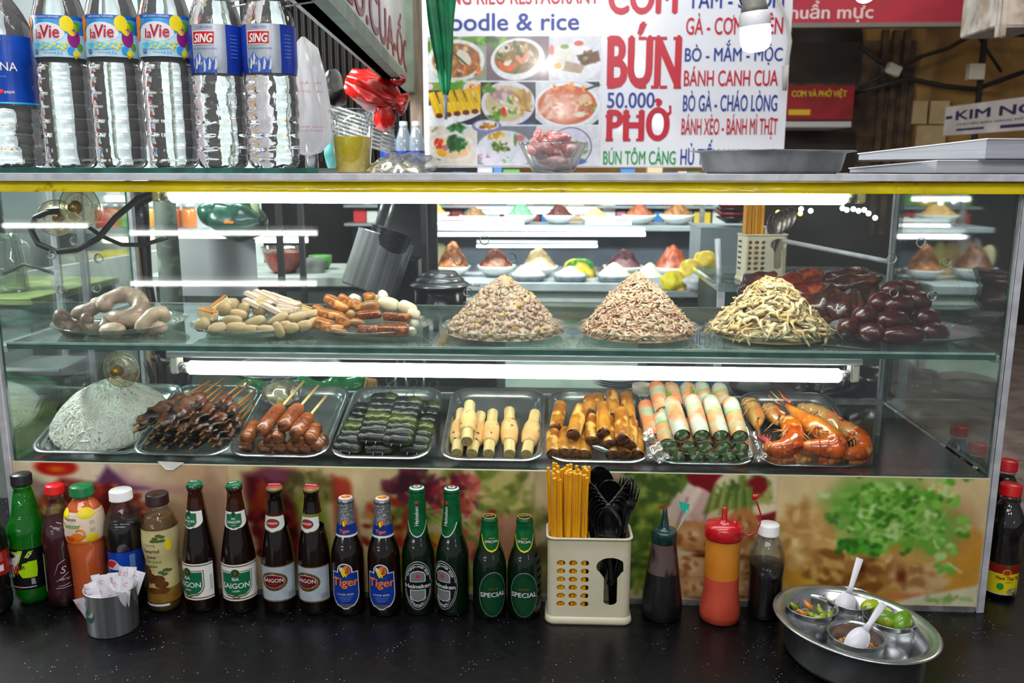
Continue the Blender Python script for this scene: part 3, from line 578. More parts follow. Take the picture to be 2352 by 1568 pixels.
def green_long():
    t=thing('beer_bottle','','bottle');body(t,HEI,GG,GGN,.152);Wr=Wrap(HEI);mb=MB()
    Wr.ell(mb,0,.0615,.0275,.0475,HW,0,n=16);Wr.ell(mb,0,.0615,.0268,.0465,PK,.0002,n=16)
    rg=lambda a,q:(q*.0238*math.sin(a),.0615+q*.0415*math.cos(a))
    Wr.ell(mb,0,.0615,.0248,.0432,HW,.0003,n=16);Wr.ell(mb,0,.0615,.0240,.0422,PK,.0004,n=16)
    Wr.span(mb,rows(lambda u:.0145 if u<.5 else .0145*math.sqrt(max(0,1-((u-.5)/.5)**2)),.068,.091),HW,.0005,0,10);Wr.span(mb,rows(lambda u:.0130 if u<.5 else .0130*math.sqrt(max(0,1-((u-.5)/.5)**2)),.0695,.0897),M('label_steel','#6f7a7c',rough=.4),.0006,0,10)
    Wr.span(mb,rows(lambda u:.0145 if u>.5 else .0145*math.sqrt(max(0,1-((.5-u)/.5)**2)),.030,.0535),HW,.0005,0,10);Wr.span(mb,rows(lambda u:.0130 if u>.5 else .0130*math.sqrt(max(0,1-((.5-u)/.5)**2)),.0315,.052),M('label_steel','#6f7a7c',rough=.4),.0006,0,10)
    Wr.span(mb,rows(lambda u:.0262,.0535,.0685,3),PK,.0007,0,16);Wr.text(mb,'Heineken',0,.0568,.0115,HW,.0014,bold=.025,w=.0475);Wr.star(mb,0,.080,.0062,STAR,.0012)
    for s,q,fl in(('HEINEKEN LAGER BEER',.86,1),('PREMIUM QUALITY',.90,-1)):
        n=len(s);sp=2.05 if fl>0 else 1.9
        for k,ch in enumerate(s):
            if ch==' ':continue
            a=(k-(n-1)/2)/(n-1)*sp*1.0;x,z=.0195*math.sin(a),.0615+fl*.0365*math.cos(a);V,Fs=textpoly(ch,.0058,bold=.015);ta=-math.atan2(.0365*math.sin(a),.0195*math.cos(a)+1e-6)*.75*fl
            ca,sa=math.cos(ta),math.sin(ta);dz=0 if fl>0 else-.004
            mb.add([Wr.pt(x+u*ca-v*sa,z+dz+u*sa+v*ca,.0303,.0012+q)for u,v,q in V],Fs,HW,False)
    mb.build('label',t);mb=MB();W2=Wrap(HEI,.0007);W2.band(mb,.178,.2345,FOILG,0,nz=10)
    W2.span(mb,rows(lambda u:.0215*u**.5*(1 if u>.3 else 1),.151,.180,14),HW,.0002,0,14,.018);W2.span(mb,rows(lambda u:.0195*u**.5,.1535,.181,14),FOILG,.0005,0,14,.018)
    W2.text(mb,'Heineken',.0028,.1725,.0095,HW,.0012,bold=.02,vert=True,align='LEFT',ref=.0165);W2.star(mb,0,.2165,.0045,STAR,.0011);mb.build('neck_label',t)
    mb=crown_cap(t,.2335,.0142,HW,FOILG);z=.2418;mb.ell((0,0,z),(.0105,.0105,.0005),PG,n=(20,4));mb.ell((0,0,z+.0003),(.0072,.0072,.0005),HW,n=(20,4))
    P=[((.006 if k%2==0 else .0025)*math.sin(PI*k/5),(.006 if k%2==0 else .0025)*math.cos(PI*k/5),z+.0012)for k in range(10)]+[(0,0,z+.0012)];mb.add(P,[(k,(k+1)%10,10)[::-1]for k in range(10)],STAR,False);mb.build('crown_cap',t);return t
SPE=[(0,0),(.027,0),(.0305,.004),(.0312,.012),(.0312,.088),(.0300,.104),(.0260,.120),(.0212,.133),(.0200,.140),(.0175,.155),(.0150,.168),(.0145,.1745),(.0152,.176),(.0152,.181),(.0138,.182),(.0138,.186)]
def special():
    t=thing('beer_bottle','','bottle');body(t,SPE,GG,GGN,.133);Wr=Wrap(SPE);mb=MB();lg=M('label_deep_green','#06361c','#0a4a27',25,.35,.2)
    Wr.ell(mb,0,.0505,.0268,.0435,PGR,0,n=16);Wr.ell(mb,0,.0505,.0258,.0425,lg,.0002,n=16);Wr.ell(mb,0,.0505,.0205,.034,PGD,.0003,n=14)
    Wr.text(mb,'SPECIAL',0,.0465,.0125,HW,.0012,bold=.022,w=.0475);Wr.text(mb,'SAIGON',0,.0598,.0058,PGO,.0010,w=.019)
    mb.build('label',t);mb=MB();W2=Wrap(SPE,.0006);W2.band(mb,.158,.1815,FOILG,0,nz=6);W2.span(mb,rows(lambda u:.0215*u**.5,.129,.160,14),PY,.0001,0,14,.018);W2.span(mb,rows(lambda u:.0195*u**.5,.132,.161,14),FOILG,.0004,0,14,.018)
    W2.text(mb,'SPECIAL',0,.1465,.0062,HW,.0012,bold=.02,w=.0235,ref=.018);W2.text(mb,'SAIGON',0,.1535,.0028,PY,.0012,ref=.017);mb.build('neck_label',t)
    mb=crown_cap(t,.1815,.0144,PK,FOILG);z=.1903;mb.tube([(.0115*math.cos(2*PI*k/28),.0115*math.sin(2*PI*k/28),z-.0006)for k in range(29)],.0005,PY,5);cap_text(mb,'SPECIAL',z+.0006,.014,HW,.0045,.15);mb.build('crown_cap',t);return t
def beers(fn,spots,labels,group):
    t0=None
    for(px,py,a),lb in zip(spots,labels):
        loc=place(px,py)
        if t0 is None:t0=fn();t0.location=loc;t0.rotation_euler=(0,0,a);t0['label']=lb;t0['group']=group
        else:dup(t0,loc,(0,0,a),lb)
beers(lager,((467,1391,-.42),(555,1393,.12)),('brown lager bottle with green shield label, beside the tamarind juice','brown lager bottle with green shield label, between its twin and a red oval label'),'brown lager bottles with green labels')
beers(lager_export,((645,1394,-.05),(727,1396,-.30)),('brown export lager bottle with red oval label, beside the green shield lager','brown export lager bottle with red oval label, beside a blue label beer bottle'),'brown export lager bottles with red ovals')
beers(tiger,((803,1398,.02),(885,1400,-.02)),('brown beer bottle with blue label, beside the red oval export lager','brown beer bottle with blue label, beside a tall green bottle'),'brown beer bottles with blue labels')
beers(green_long,((963,1397,.10),(1041,1399,-.52)),('tall green beer bottle with red star, beside the blue label beer','tall green beer bottle with red star, turned sideways beside the short green bottle'),'tall green beer bottles with stars')
beers(special,((1125,1405,.28),(1204,1406,.02)),('short green special beer bottle, beside the tall green star bottle','short green special beer bottle, beside the cream cutlery holder'),'short green special beer bottles')
# ---------------------------------------------------------------- soft drinks
def cap(t,z,r,h,m,m_ring=None,ribs=40):
    mb=MB();mb.lathe([(r*1.03,z),(r*1.03,z+.002),(r,z+.003),(r,z+h-.002),(r*.93,z+h),(.0005,z+h)],m,ribs*2,fn=lambda rr,zz,a:rr*(1+.018*math.cos(a*ribs)*(z+.003<=zz<z+h-.001)));return mb.build('screw_cap',t)
PET=thin('clear_pet','#f4f6f6',.04,.55,.006,'#e0e4e4')
def soft(px,py,label,prof,liquid,lv,capm,capr,caph,name='soft_drink_bottle',rot=0,shell=None,petal=0):
    t=thing(name,label,'bottle',place(px,py),(0,0,rot));fn=(lambda r,z,a:r*(1-petal*max(0,1-z/.022)*(.5-.5*math.cos(a*5))))if petal else None
    mb=MB();mb.lathe([(r-.0008,z)for r,z in prof if z<=lv]+[(float(np.interp(lv,[z for _,z in prof],[r for r,_ in prof]))-.0008,lv)],liquid,36,fn=fn);fixnormals(mb.build('drink',t))
    mb=MB();mb.lathe(prof,shell or PET,36,cap0=False,cap1=False,fn=fn);mb.build('bottle_shell',t)
    cap(t,prof[-1][1]-.002,capr,caph,capm);return t,Wrap(prof)
cR=M('red_cap','#d81418',rough=.35);cK=M('black_cap','#111214',rough=.4);cG=M('green_cap','#0c6e3a',rough=.35);cWt=M('white_cap','#e6e6e4',rough=.4);cB=M('brown_cap','#2c1512',rough=.4)
COLA=M('cola','#0d0303',rough=.08,coat=.4);SARSI=M('dark_red_drink','#4a0612','#34040c',10,.08,coat=.5);DEW=M('bright_green_drink','#0a9a1c','#067512',12,.08,coat=.5,emit=None);OJ=M('orange_juice','#e07a0a','#d87206',10,.22,coat=.5);TAM=M('tamarind_juice','#7a5618','#6a4712',14,.15,coat=.5)
SODA=[(.022,0),(.0285,.008),(.0305,.020),(.0300,.034),(.0285,.045),(.0298,.075),(.0298,.120),(.0315,.135),(.0300,.150),(.0240,.172),(.0175,.190),(.0138,.203),(.0128,.212),(.0145,.214),(.0128,.216),(.0128,.222)]
# half seen cola bottle at the frame's edge
t,Wr=soft(-8,1402,'dark cola bottle with red label, at the end of the bottle row',SODA,COLA,.165,cR,.0155,.016);mb=MB();Wr.band(mb,.078,.124,M('label_cola_red','#b01418',rough=.35));Wr.span(mb,[(.086,.006,.03),(.098,.006,.03)],PW,.0004,.3,6)
for k in range(9):Wr.span(mb,[(.105+k*.0018,.004,.03),(.1056+k*.0018,.004,.03)],M('label_pink','#d98a86',rough=.4),.0004,.3,6)
mb.build('label',t)
DEWP=[(.020,0),(.0275,.006),(.0315,.018),(.0308,.03),(.0325,.040),(.0325,.115),(.0312,.125),(.0335,.140),(.0318,.155),(.0255,.168),(.0235,.178),(.0205,.196),(.0165,.218),(.0142,.226),(.0170,.2285),(.0142,.230),(.0142,.235)]
t,Wr=soft(80,1376,'bright green soda bottle with black cap',DEWP,DEW,.195,cK,.0178,.020,rot=-.25,shell=thin('green_pet','#39c44a',.08,.6,.25,'#0d9a22'),petal=.18)
lime=M('label_lime','#a8d80c',rough=.35);mb=MB();Wr.band(mb,.036,.116,PK,.0003)
Wr.span(mb,[(.044,-.034,-.030),(.060,-.036,-.010),(.075,-.036,-.002),(.095,-.036,.006),(.110,-.014,.011),(.114,.004,.012)],lime,.0006,.1,10);Wr.span(mb,[(.048,-.033,-.030),(.062,-.035,-.012),(.076,-.035,-.004),(.095,-.035,.003),(.108,-.012,.008)],HW,.0008,.1,10)
Wr.text(mb,'DEW',-.014,.066,.026,M('label_dew_red','#c2202a',rough=.35),.0013,.1,bold=.03,shear=.25,w=.036);Wr.text(mb,'MTN',-.021,.092,.012,PGD,.0013,.1,bold=.02,w=.018)
Wr.span(mb,[(.060,.008,.032),(.072,.000,.034),(.088,.010,.034),(.092,.020,.034)],lime,.0006,.1,8);Wr.span(mb,[(.100,.014,.018),(.112,.022,.030)],lime,.0007,.1,4);Wr.span(mb,[(.099,.018,.020),(.108,.025,.028)],HW,.0009,.1,3);Wr.span(mb,[(.0405,-.03,.03),(.042,-.03,.03)],HW,.0006,.1,14);Wr.ell(mb,0,.0415,.003,.003,STAR,.001,.1);Wr.span(mb,[(.046,.022,.029),(.058,.022,.028)],PGR,.0009,.1,3);mb.build('label',t)
t,Wr=soft(153,1384,'dark red soda bottle with red cap, beside the green soda',SODA,SARSI,.172,cR,.0160,.017,rot=.1,petal=.15)
mb=MB();Wr.span(mb,[(.035,-.034,-.022),(.110,-.034,-.022)],M('label_smoke','#8d8a90',rough=.4),.0005,0,5);pk=M('label_script_white','#d9c4c8',rough=.4)
for k,P in enumerate((((-.002,.070),(.006,.092),(.018,.100)),((0,.058),(.008,.062),(.022,.074)),((.004,.048),(.014,.049),(.024,.052)),((-.002,.044),(.010,.044),(.026,.046)))):mb.tube([Wr.pt(x,z,.03,.0006)for x,z in P],.0005,pk,5)
Wr.text(mb,'S',.012,.074,.020,pk,.0012,bold=.0,shear=.3);Wr.text(mb,'sarsi',.014,.060,.009,pk,.0012,shear=.3);mb.build('label',t)
ORP=[(.020,0),(.0290,.004),(.0305,.012),(.0298,.050),(.0310,.100),(.0335,.128),(.0318,.138),(.0345,.150),(.0345,.175),(.0320,.192),(.0250,.206),(.0190,.213),(.0175,.218),(.0175,.224)]
t,Wr=soft(214,1391,'orange juice bottle with green cap',ORP,OJ,.214,cG,.0205,.0185,rot=-.05,shell=thin('clear_pet_oj','#ffe2b4',.06,.5,.02))
mb=MB();Wr.band(mb,.142,.198,M('label_cream_peach','#e8d8c8','#ead0b0',30,.35),.0003);Wr.band(mb,.139,.1435,PO,.0004)
for a,x,z,rx,rz in((0,.020,.196,.014,.010),(0,-.022,.194,.012,.010),(0,.030,.150,.012,.008)):Wr.ell(mb,x,z,rx,rz,PY,.0005)
Wr.ell(mb,.004,.152,.012,.0085,PO,.0006);Wr.ell(mb,-.010,.149,.011,.0055,M('label_deep_orange','#d8540c',rough=.4),.0007);mb.tube([Wr.pt(.010+.008*math.cos(a),.158+.010*math.sin(a),.0345,.0012)for a in np.linspace(-.6,2.4,12)],.0014,M('orange_peel','#ef8a1c',rough=.4),6)
Wr.text(mb,'Tropicana',-.008,.184,.0085,PGD,.0012,bold=.01,w=.026);Wr.text(mb,'Twister',-.007,.170,.0125,M('label_leaf_green','#5a9a1c',rough=.4),.0012,bold=.012,shear=.2,w=.036)
for k in range(7):Wr.span(mb,[(.160,.026+k*.0013,.0266+k*.0013),(.182,.026+k*.0013,.0266+k*.0013)],PGR,.0006,0,1)
Wr.ell(mb,-.030,.162,.003,.004,PB,.0008);mb.build('label',t)
PEP=[(.022,0),(.0300,.006),(.0318,.018),(.0300,.034),(.0312,.045),(.0312,.108),(.0335,.128),(.0345,.145),(.0335,.162),(.0290,.180),(.0215,.195),(.0185,.200),(.0175,.206),(.0175,.212)]
t,Wr=soft(300,1386,'dark cola bottle with blue label and white cap',PEP,COLA,.172,cWt,.0200,.0185,rot=-.05)
mb=MB();Wr.band(mb,.048,.118,M('label_cobalt','#0b3fae','#0a3694',14,.3),.0003);Wr.ell(mb,-.010,.088,.0150,.0150,HW,.0005,n=14);x0,z0,r0=-.010,.088,.0138
ck=lambda z:math.sqrt(max(0,r0*r0-(z-z0)**2))
Wr.span(mb,[(z,x0-ck(z),min(x0+ck(z),x0+.004+.9*(z-z0-.003)))for z in np.linspace(z0-.001,z0+r0*.99,8)],STAR,.0008,0,8);Wr.span(mb,[(z,max(x0-ck(z),x0-.010-.4*(z-z0+.004)),x0+ck(z))for z in np.linspace(z0-r0*.99,z0-.0045,7)],PB,.0008,0,8)
Wr.text(mb,'pepsi',-.008,.060,.0125,HW,.0010,w=.026);Wr.span(mb,[(.060,.022,.032),(.112,.022,.032)],M('label_steel_blue','#5d7fae',rough=.4),.0005,0,4);mb.build('label',t)
TMP=[(.022,0),(.0290,.005),(.0305,.014),(.0290,.030),(.0285,.060),(.0275,.085),(.0285,.105),(.0320,.125),(.0325,.146),(.0315,.156),(.0318,.166),(.0250,.184),(.0185,.196),(.0175,.202),(.0175,.208)]
t,Wr=soft(381,1392,'brown tamarind juice bottle with cream label and brown cap',TMP,TAM,.185,cB,.0200,.0195,rot=-.1)
mb=MB();Wr.band(mb,.022,.164,M('label_cream','#cfc28c','#c2b27a',20,.4),.0003,nz=14);br=M('label_tamarind_brown','#6a3c14','#543010',60,.45);dk=M('label_ink_brown','#4a3418',rough=.45)
Wr.band(mb,.022,.050,M('label_tan','#8d6a2a','#77551c',30,.4),.0005)
for x,z,rx,rz in((-.016,.078,.011,.016),(-.008,.070,.012,.010),(-.022,.062,.009,.016),(.006,.068,.012,.009),(.012,.058,.012,.007),(-.002,.046,.016,.006),(.014,.046,.012,.006)):Wr.ell(mb,x,z,rx,rz,br,.0007)
for x,z in((.008,.150),(.014,.155),(.020,.152),(.004,.145),(.012,.145),(.020,.145),(.012,.082),(.020,.086),(.018,.078),(.026,.084)):Wr.ell(mb,x,z,.0055,.0028,M('label_leaf','#48612a',rough=.4),.0008)
Wr.ell(mb,.030,.135,.006,.012,PY,.0007)
for s,z,sz,c,w in(('Drink',.134,.008,M('label_taupe','#9c8a6a',rough=.4),.020),('Tamarind',.122,.010,dk,.031),('Juice',.110,.0095,dk,.017),('Fruit Juice',.101,.0085,M('label_leaf_green','#5a9a1c',rough=.4),.032),('Lemon',.092,.007,dk,.018)):Wr.text(mb,s,-.002,z,sz,c,.0010,bold=.012,w=w)
Wr.span(mb,[(.016,-.024,.024),(.020,-.024,.024)],HW,.0005,0,10);mb.build('label',t)
# ---------------------------------------------------------------- soy bottles standing at the right of the case
SOY=[(.020,0),(.0285,.004),(.0295,.012),(.0295,.075),(.0275,.085),(.0295,.098),(.0275,.108),(.0300,.125),(.0330,.142),(.0300,.160),(.0225,.178),(.0165,.190),(.0150,.196),(.0180,.198),(.0150,.200),(.0150,.206)]
SOYM=M('soy_sauce_dark','#120605',rough=.06,coat=.6)
def soy(px,py,lb,lab=True):
    t,Wr=soft(px,py,lb,SOY,SOYM,.19,cR,.0190,.020,'soy_sauce_bottle');t['group']='soy sauce bottles beside the case'
    mb=MB();Wr.band(mb,.012,.072,PY,.0003);Wr.band(mb,.054,.072,M('label_brick_red','#8e1c14',rough=.35),.0006);Wr.band(mb,.011,.013,HW,.0005);Wr.ell(mb,-.004,.057,.008,.007,PO,.0009);Wr.ell(mb,-.004,.057,.0055,.0045,M('label_brown_face','#8a4a1c',rough=.4),.0011);Wr.ell(mb,-.002,.068,.005,.0025,PG,.0010)
    Wr.text(mb,'Nam Thái Tử',0,.042,.0098,M('label_brick_red','#8e1c14',rough=.35),.0008,bold=.03,w=.043);Wr.text(mb,'NẮM O',.002,.036,.004,PK,.0008);Wr.ell(mb,-.013,.028,.006,.007,M('label_signal_green','#1c9a2c',rough=.4),.0008);Wr.ell(mb,.012,.018,.013,.008,M('label_food_mix','#3a4a1c','#b9a878',90,.45),.0008);mb.build('label',t);return t
soy(2293,1362,'soy sauce bottle with red cap and yellow label, right of the display case')
soy(2288,1290,'soy sauce bottle with red cap, second in the row right of the case')
soy(2222,1240,'soy sauce bottle with red cap, seen through the glass, nearer the viewer of two')
soy(2182,1188,'soy sauce bottle with red cap, seen through the glass, farthest in the row')
# ================================================================ things standing on top of the display case
T1=ZT # aluminium top
mb=MB();g0,g1=XL-.03,aty(742,395,.0).x
def slab(c,sz,parent=None,name='glass_sheet'):
    return pane(name,c,sz,2,parent)
o=slab(((g0+g1)/2,.14,T1+.0045),(g1-g0,.34,.009),None);tag(o,'loose thick glass sheet under the water bottles on top of the case','glass sheet')
T2=T1+.009
WATER=M('water_in_bottle','#f4fafc',rough=.02,trans=1.,ior=1.30)
CLEARP=M('ridged_clear_pet','#ffffff',rough=.015,trans=.93,ior=1.30,bump=.10,bsc=55)
CLEARX=M('crinkled_clear_pet','#ffffff',rough=.015,trans=.92,ior=1.30,bump=.75,bsc=36,stretch=(1,1,.45))
def wprof(n,f):return[(f(k/n),.318*k/n)for k in range(n+1)]
def lav_r(u):
    z=u*.318
    if z<.012:return .034+.0095*(z/.012)**.5
    if z<.150:return .0435-.0022*max(0,math.cos(2*PI*(z-.012)/.0215))**6-(.002 if z<.03 else 0)
    if z<.172:return .0400+.005*abs((z-.161)/.011)
    if z<.232:return .0450
    if z<.300:q=(z-.232)/.068;return .0450*(1-q)**.62*(1)+.0145*(1-(1-q)**.62)if q<1 else .0145
    return .0140
def sing_r(u):
    z=u*.318
    if z<.010:return .036+.009*(z/.010)**.5
    if z<.142:return .0450+.0008*math.sin(z*310)
    if z<.150:return .0435
    if z<.218:return .0458
    if z<.288:q=(z-.218)/.070;return .0458*(1-q**1.7)+.0150*q**1.7
    return .0150-.001*(z>.30)
def water_bottle(px,label,kind,ang,y=.045):
    p=aty(px,388,y);t=thing('water_bottle',label,'bottle',(p.x,y,T2),(0,0,ang),'large water bottles on the case')
    pr=wprof(96,{'lav':lav_r,'sing':sing_r,'aqua':sing_r}[kind]);mb=MB()
    fn=None
    if kind!='lav':
        fn=lambda r,z,a:r+(.0016*noise.noise(Vector((math.cos(a)*2.6,math.sin(a)*2.6,z*70)))*(1 if z<.14 else .25)-(.004*max(0,math.cos(5*a))*max(0,1-z/.03)))
    else:fn=lambda r,z,a:r-(.004*max(0,math.cos(6*a))*max(0,1-z/.022))+.0005*noise.noise(Vector((math.cos(a)*2,math.sin(a)*2,z*40)))
    mb.lathe(pr,CLEARP if kind=='lav' else CLEARX,64,fn=fn);fixnormals(mb.build('bottle_body',t))
    cap(t,.313,.0165,.016,cWt if kind!='sing' else M('cap_sky','#cfe0ee',rough=.4));Wr=Wrap(pr,.0010);mb=MB()
    if kind=='lav':
        sky,sk2=M('label_sky','#4aa9dc','#2f86cc',30,.3),M('label_mist','#c7e2ee','#aed6ea',40,.3)
        Wr.band(mb,.170,.232,sk2,.0004,nz=4,seg=64);Wr.band(mb,.205,.232,sky,.0007,nz=3,seg=64);Wr.band(mb,.2265,.232,M('label_royal','#1860b8',rough=.3),.0009,nz=2,seg=64);Wr.ell(mb,-.008,.206,.030,.015,HW,.0010);Wr.ell(mb,-.008,.186,.034,.006,M('label_aqua','#4fb8d8','#9ad6e8',90,.3),.0010)
        vr=M('label_crimson','#b8123c',rough=.35);Wr.text(mb,'la',-.021,.197,.020,vr,.0024,bold=.01,shear=.1);Wr.text(mb,'Vie',-.002,.1985,.0265,vr,.0024,bold=.02,shear=.12,w=.030);Wr.text(mb,'NƯỚC KHOÁNG THIÊN NHIÊN',-.006,.2275,.0042,HW,.0020,w=.042);Wr.text(mb,'1.5 L',.010,.1735,.0065,M('label_slate_blue','#3c6ca8',rough=.4),.0020,bold=.01);Wr.text(mb,'Thể tích thực',-.005,.1745,.0036,PNV,.0020);Wr.ell(mb,-.030,.1775,.0048,.0032,M('label_slate_blue','#3c6ca8',rough=.4),.0018);Wr.text(mb,'Nestlé',-.030,.1765,.003,HW,.0030)
        for x,z,rx,rz,m in((.026,.220,.011,.012,PY),(.034,.212,.008,.010,PY),(.042,.217,.006,.008,M('label_leaf_green','#5a9a1c',rough=.4)),(.036,.199,.0105,.014,M('label_mauve','#8a1c78',rough=.35)),(.030,.180,.0062,.0062,M('label_azure','#2a92d8',rough=.35)),(-.042,.222,.008,.010,PO),(-.045,.205,.006,.012,PO),(.037,.176,.005,.005,PY),(.046,.186,.005,.006,M('label_leaf_green','#5a9a1c',rough=.4))):Wr.ell(mb,x,z,rx,rz,m,.0016)
        for k,(x,z)in enumerate(((-.016,.184),(-.009,.187),(-.002,.185),(.005,.188),(.011,.185),(.016,.190),(.021,.186),(.024,.191),(.018,.182),(.039,.172),(.043,.174),(.036,.170))):Wr.star(mb,x,z,.0035,PY,.0022);Wr.ell(mb,x,z,.0018,.0018,PY,.0020)
    elif kind=='sing':
        sl=M('label_silver','#b9bfc9','#aab1bd',20,.3,.35);db=M('label_ultramarine','#1c40b4','#17389c',20,.3)
        Wr.band(mb,.146,.219,sl,.0004,nz=5,seg=64);Wr.band(mb,.146,.219,db,.0007,(.42,2.4),5,24);Wr.band(mb,.146,.219,db,.0007,(-2.2,-.92),5,20);bw=.0458
        Wr.span(mb,[(.188,-.030,.010),(.209,-.029,.0115)],HW,.0011,-.20,14);Wr.span(mb,[(.1895,-.0285,.0088),(.2075,-.0278,.0098)],M('label_logo_red','#c8141e',rough=.3),.0014,-.20,14)
        Wr.text(mb,'SING',-.0095,.1915,.0185,PW,.0024,-.20,bold=.035,shear=.25,w=.033);Wr.text(mb,'NƯỚC UỐNG',-.006,.2125,.0042,M('label_slate_blue','#3c6ca8',rough=.4),.0016,-.20);Wr.text(mb,'BOTTLED DRINKING WATER',-.008,.181,.0036,M('label_slate_blue','#3c6ca8',rough=.4),.0016,-.20,w=.042)
        pk=[(-.030,.166),(-.024,.171),(-.018,.178),(-.012,.170),(-.006,.166),(0,.170),(.006,.164),(.011,.171)]
        for(x0,z0),(x1,z1)in zip(pk,pk[1:]):Wr.span(mb,[(.146,x0,x1)]+[(min(z0,z1),x0,x1),(max(z0,z1),x1-.0003 if z1>z0 else x0,x1 if z1>z0 else x0+.0003)],M('label_mountain','#2c56b8','#4a6fc4',150,.35),.0011,-.20,6)
        for x,z in((-.0235,.170),(-.0175,.1765),(0,.169),(.010,.169),(-.009,.166)):Wr.span(mb,[(z-.018,x-.003,x+.0005),(z-.008,x-.001,x+.003),(z,x-.0003,x+.0003)],HW,.0015,-.20,3)
        for k in range(7):Wr.span(mb,[(.170+k*.0055,.026,.040),(.1708+k*.0055,.026,.040)],M('label_pale_blue','#7f9bd0',rough=.4),.0012,0,5)
    else:
        ab=M('label_aqua_blue','#0a49b4','#073a9a',16,.25);Wr.band(mb,.110,.222,ab,.0004,nz=8,seg=64);Wr.band(mb,.108,.112,M('label_cyan','#1aa0d0',rough=.3),.0007,seg=64);Wr.ell(mb,-.005,.214,.034,.010,M('label_cyan','#1aa0d0',rough=.3),.0009);Wr.span(mb,[(.212,-.012,.012),(.222,-.004,.002)],HW,.0013,0,6);Wr.span(mb,[(.213,0,.010),(.219,-.002,.004)],STAR,.0015,0,6)
        Wr.text(mb,'AQUAFINA',.004,.163,.0205,PW,.0024,w=.090);Wr.text(mb,'nước uống tinh khiết',.012,.152,.0045,M('label_pale_blue','#7f9bd0',rough=.4),.0016);Wr.text(mb,'sản xuất của',.006,.126,.005,PW,.0016);Wr.ell(mb,.021,.1285,.004,.004,STAR,.0014);Wr.text(mb,'pepsi',.034,.126,.0075,PW,.0018)
    mb.build('label',t);t.scale=(1,1,{'lav':1.12,'sing':1.11,'aqua':1.03}[kind]);return t
water_bottle(45,'water bottle with deep blue label, at the end of the row on the case','aqua',-.25,.05)
water_bottle(168,'water bottle with sky blue fruit label, beside the deep blue label bottle','lav',.16)
water_bottle(284,'middle of the three water bottles with sky blue fruit labels','lav',.2)
water_bottle(402,'water bottle with sky blue fruit label, beside a silver label bottle','lav',.24)
water_bottle(515,'water bottle with silver and blue label, beside the fruit label bottles','sing',.28)
w6=water_bottle(633,'water bottle with silver and blue label, beside the white plastic bag','sing',.30)
# white carry loops round the two necks
for px,lb in((560,'white string loop on the neck of the inner silver label bottle'),(690,'white string loop on the neck of the silver label bottle by the bag')):
    mb=MB();c=aty(px-58 if px>600 else px-46,6,.045);s=.00078
    mb.tube([c+Vector((.017*math.cos(a),.017*math.sin(a),0))for a in np.linspace(0,2*PI,20)]+[c+Vector((x*s,-.012,z*s))for x,z in((30,2),(60,6),(92,12),(104,6),(96,-1),(60,-6),(24,-12))],.0016,PW,6);one(mb,'carry_string',lb,'string','carry strings')
# ---------------------------------------------------------------- cup of yellow drink
p=aty(812,397,.03);t=thing('plastic_cup','clear plastic cup half full of yellow drink on top of the case','cup',(p.x,.03,T1))
pc=[(.0290,0),(.0300,.002),(.0365,.080),(.0368,.081),(.0395,.1075),(.0418,.1085),(.0418,.1105),(.0396,.1100)]
CUP=thin('cup_plastic','#f3f5f5',.09,.7,.05,'#e6ebec',hz_noise=60)
MB().lathe(pc,CUP,48,cap1=False).build('cup_wall',t)
YD=M('yellow_drink','#ffe400','#ffd800',12,.12,coat=.2,sss=.5);mb=MB();mb.lathe([(.0280,.0015),(.0290,.003),(.0340,.062),(.0341,.0635)],YD,48);mb.build('drink',t)
mb=MB();r=random.Random(3)
for k in range(70):
    a,z=r.uniform(-1.2,1.2),r.uniform(.068,.104);q=.0302+(z-.002)*.0865+.0002;mb.ell((q*math.sin(a),-q*math.cos(a),z),(.0009,.0006,r.uniform(.0008,.0016)),M('water_drop','#eef2f2',rough=.05,coat=.5),n=(6,4))
mb.build('droplets',t)
# ---------------------------------------------------------------- bag of sprouts
p=aty(912,397,.03);t=thing('bag_of_bean_sprouts','clear plastic bag of bean sprouts lying on the case beside the yellow drink','bag',(p.x,.035,T1))
mb=MB();r=random.Random(8);SPR=M('bean_sprout','#dfdcb4','#c9c690',60,.4,sss=.0);
for k in range(210):
    a,q=r.uniform(0,2*PI),math.sqrt(r.random());x,y=.050*q*math.cos(a)-.004,.035*q*math.sin(a);z=r.uniform(.003,.003+.024*max(.06,1-q*q));d=Vector((r.gauss(0,1),r.gauss(0,1),r.gauss(0,.35))).normalized()*.012;e=Vector((r.gauss(0,.005),r.gauss(0,.005),r.gauss(0,.003)));b=Vector((x,y,z))
    pts=[b-d,b+e,b+d];pts=[Vector((v.x,v.y,max(.002,v.z)))for v in pts];mb.tube(pts,[.0011,.0014,.0008],SPR,5)
o=mb.build('bean_sprouts',t,kind='stuff')
BAG=thin('bag_film','#f4f5f5',.14,.8,.10,'#eef0f0',rough=.12,hz_noise=70)
def film(u,v):
    a=2*PI*u;q=v;bx=.062+.016*(math.cos(a)>.3)*q;x,y=bx*q*math.cos(a),.046*q*math.sin(a);n_=noise.noise(Vector((x*55,y*55,2)))*.008+noise.noise(Vector((x*130,y*130,5)))*.004
    return(x+n_*.5,y,max(.0012,.034*(1-q**2.2)+n_*(1 if q<.97 else 0)+(.026*max(0,math.cos(a-.25))**6*q**2)))
mb.grid(film,40,14,BAG)if False else None
mb=MB();mb.grid(film,44,16,BAG);mb.build('bag_film',t)
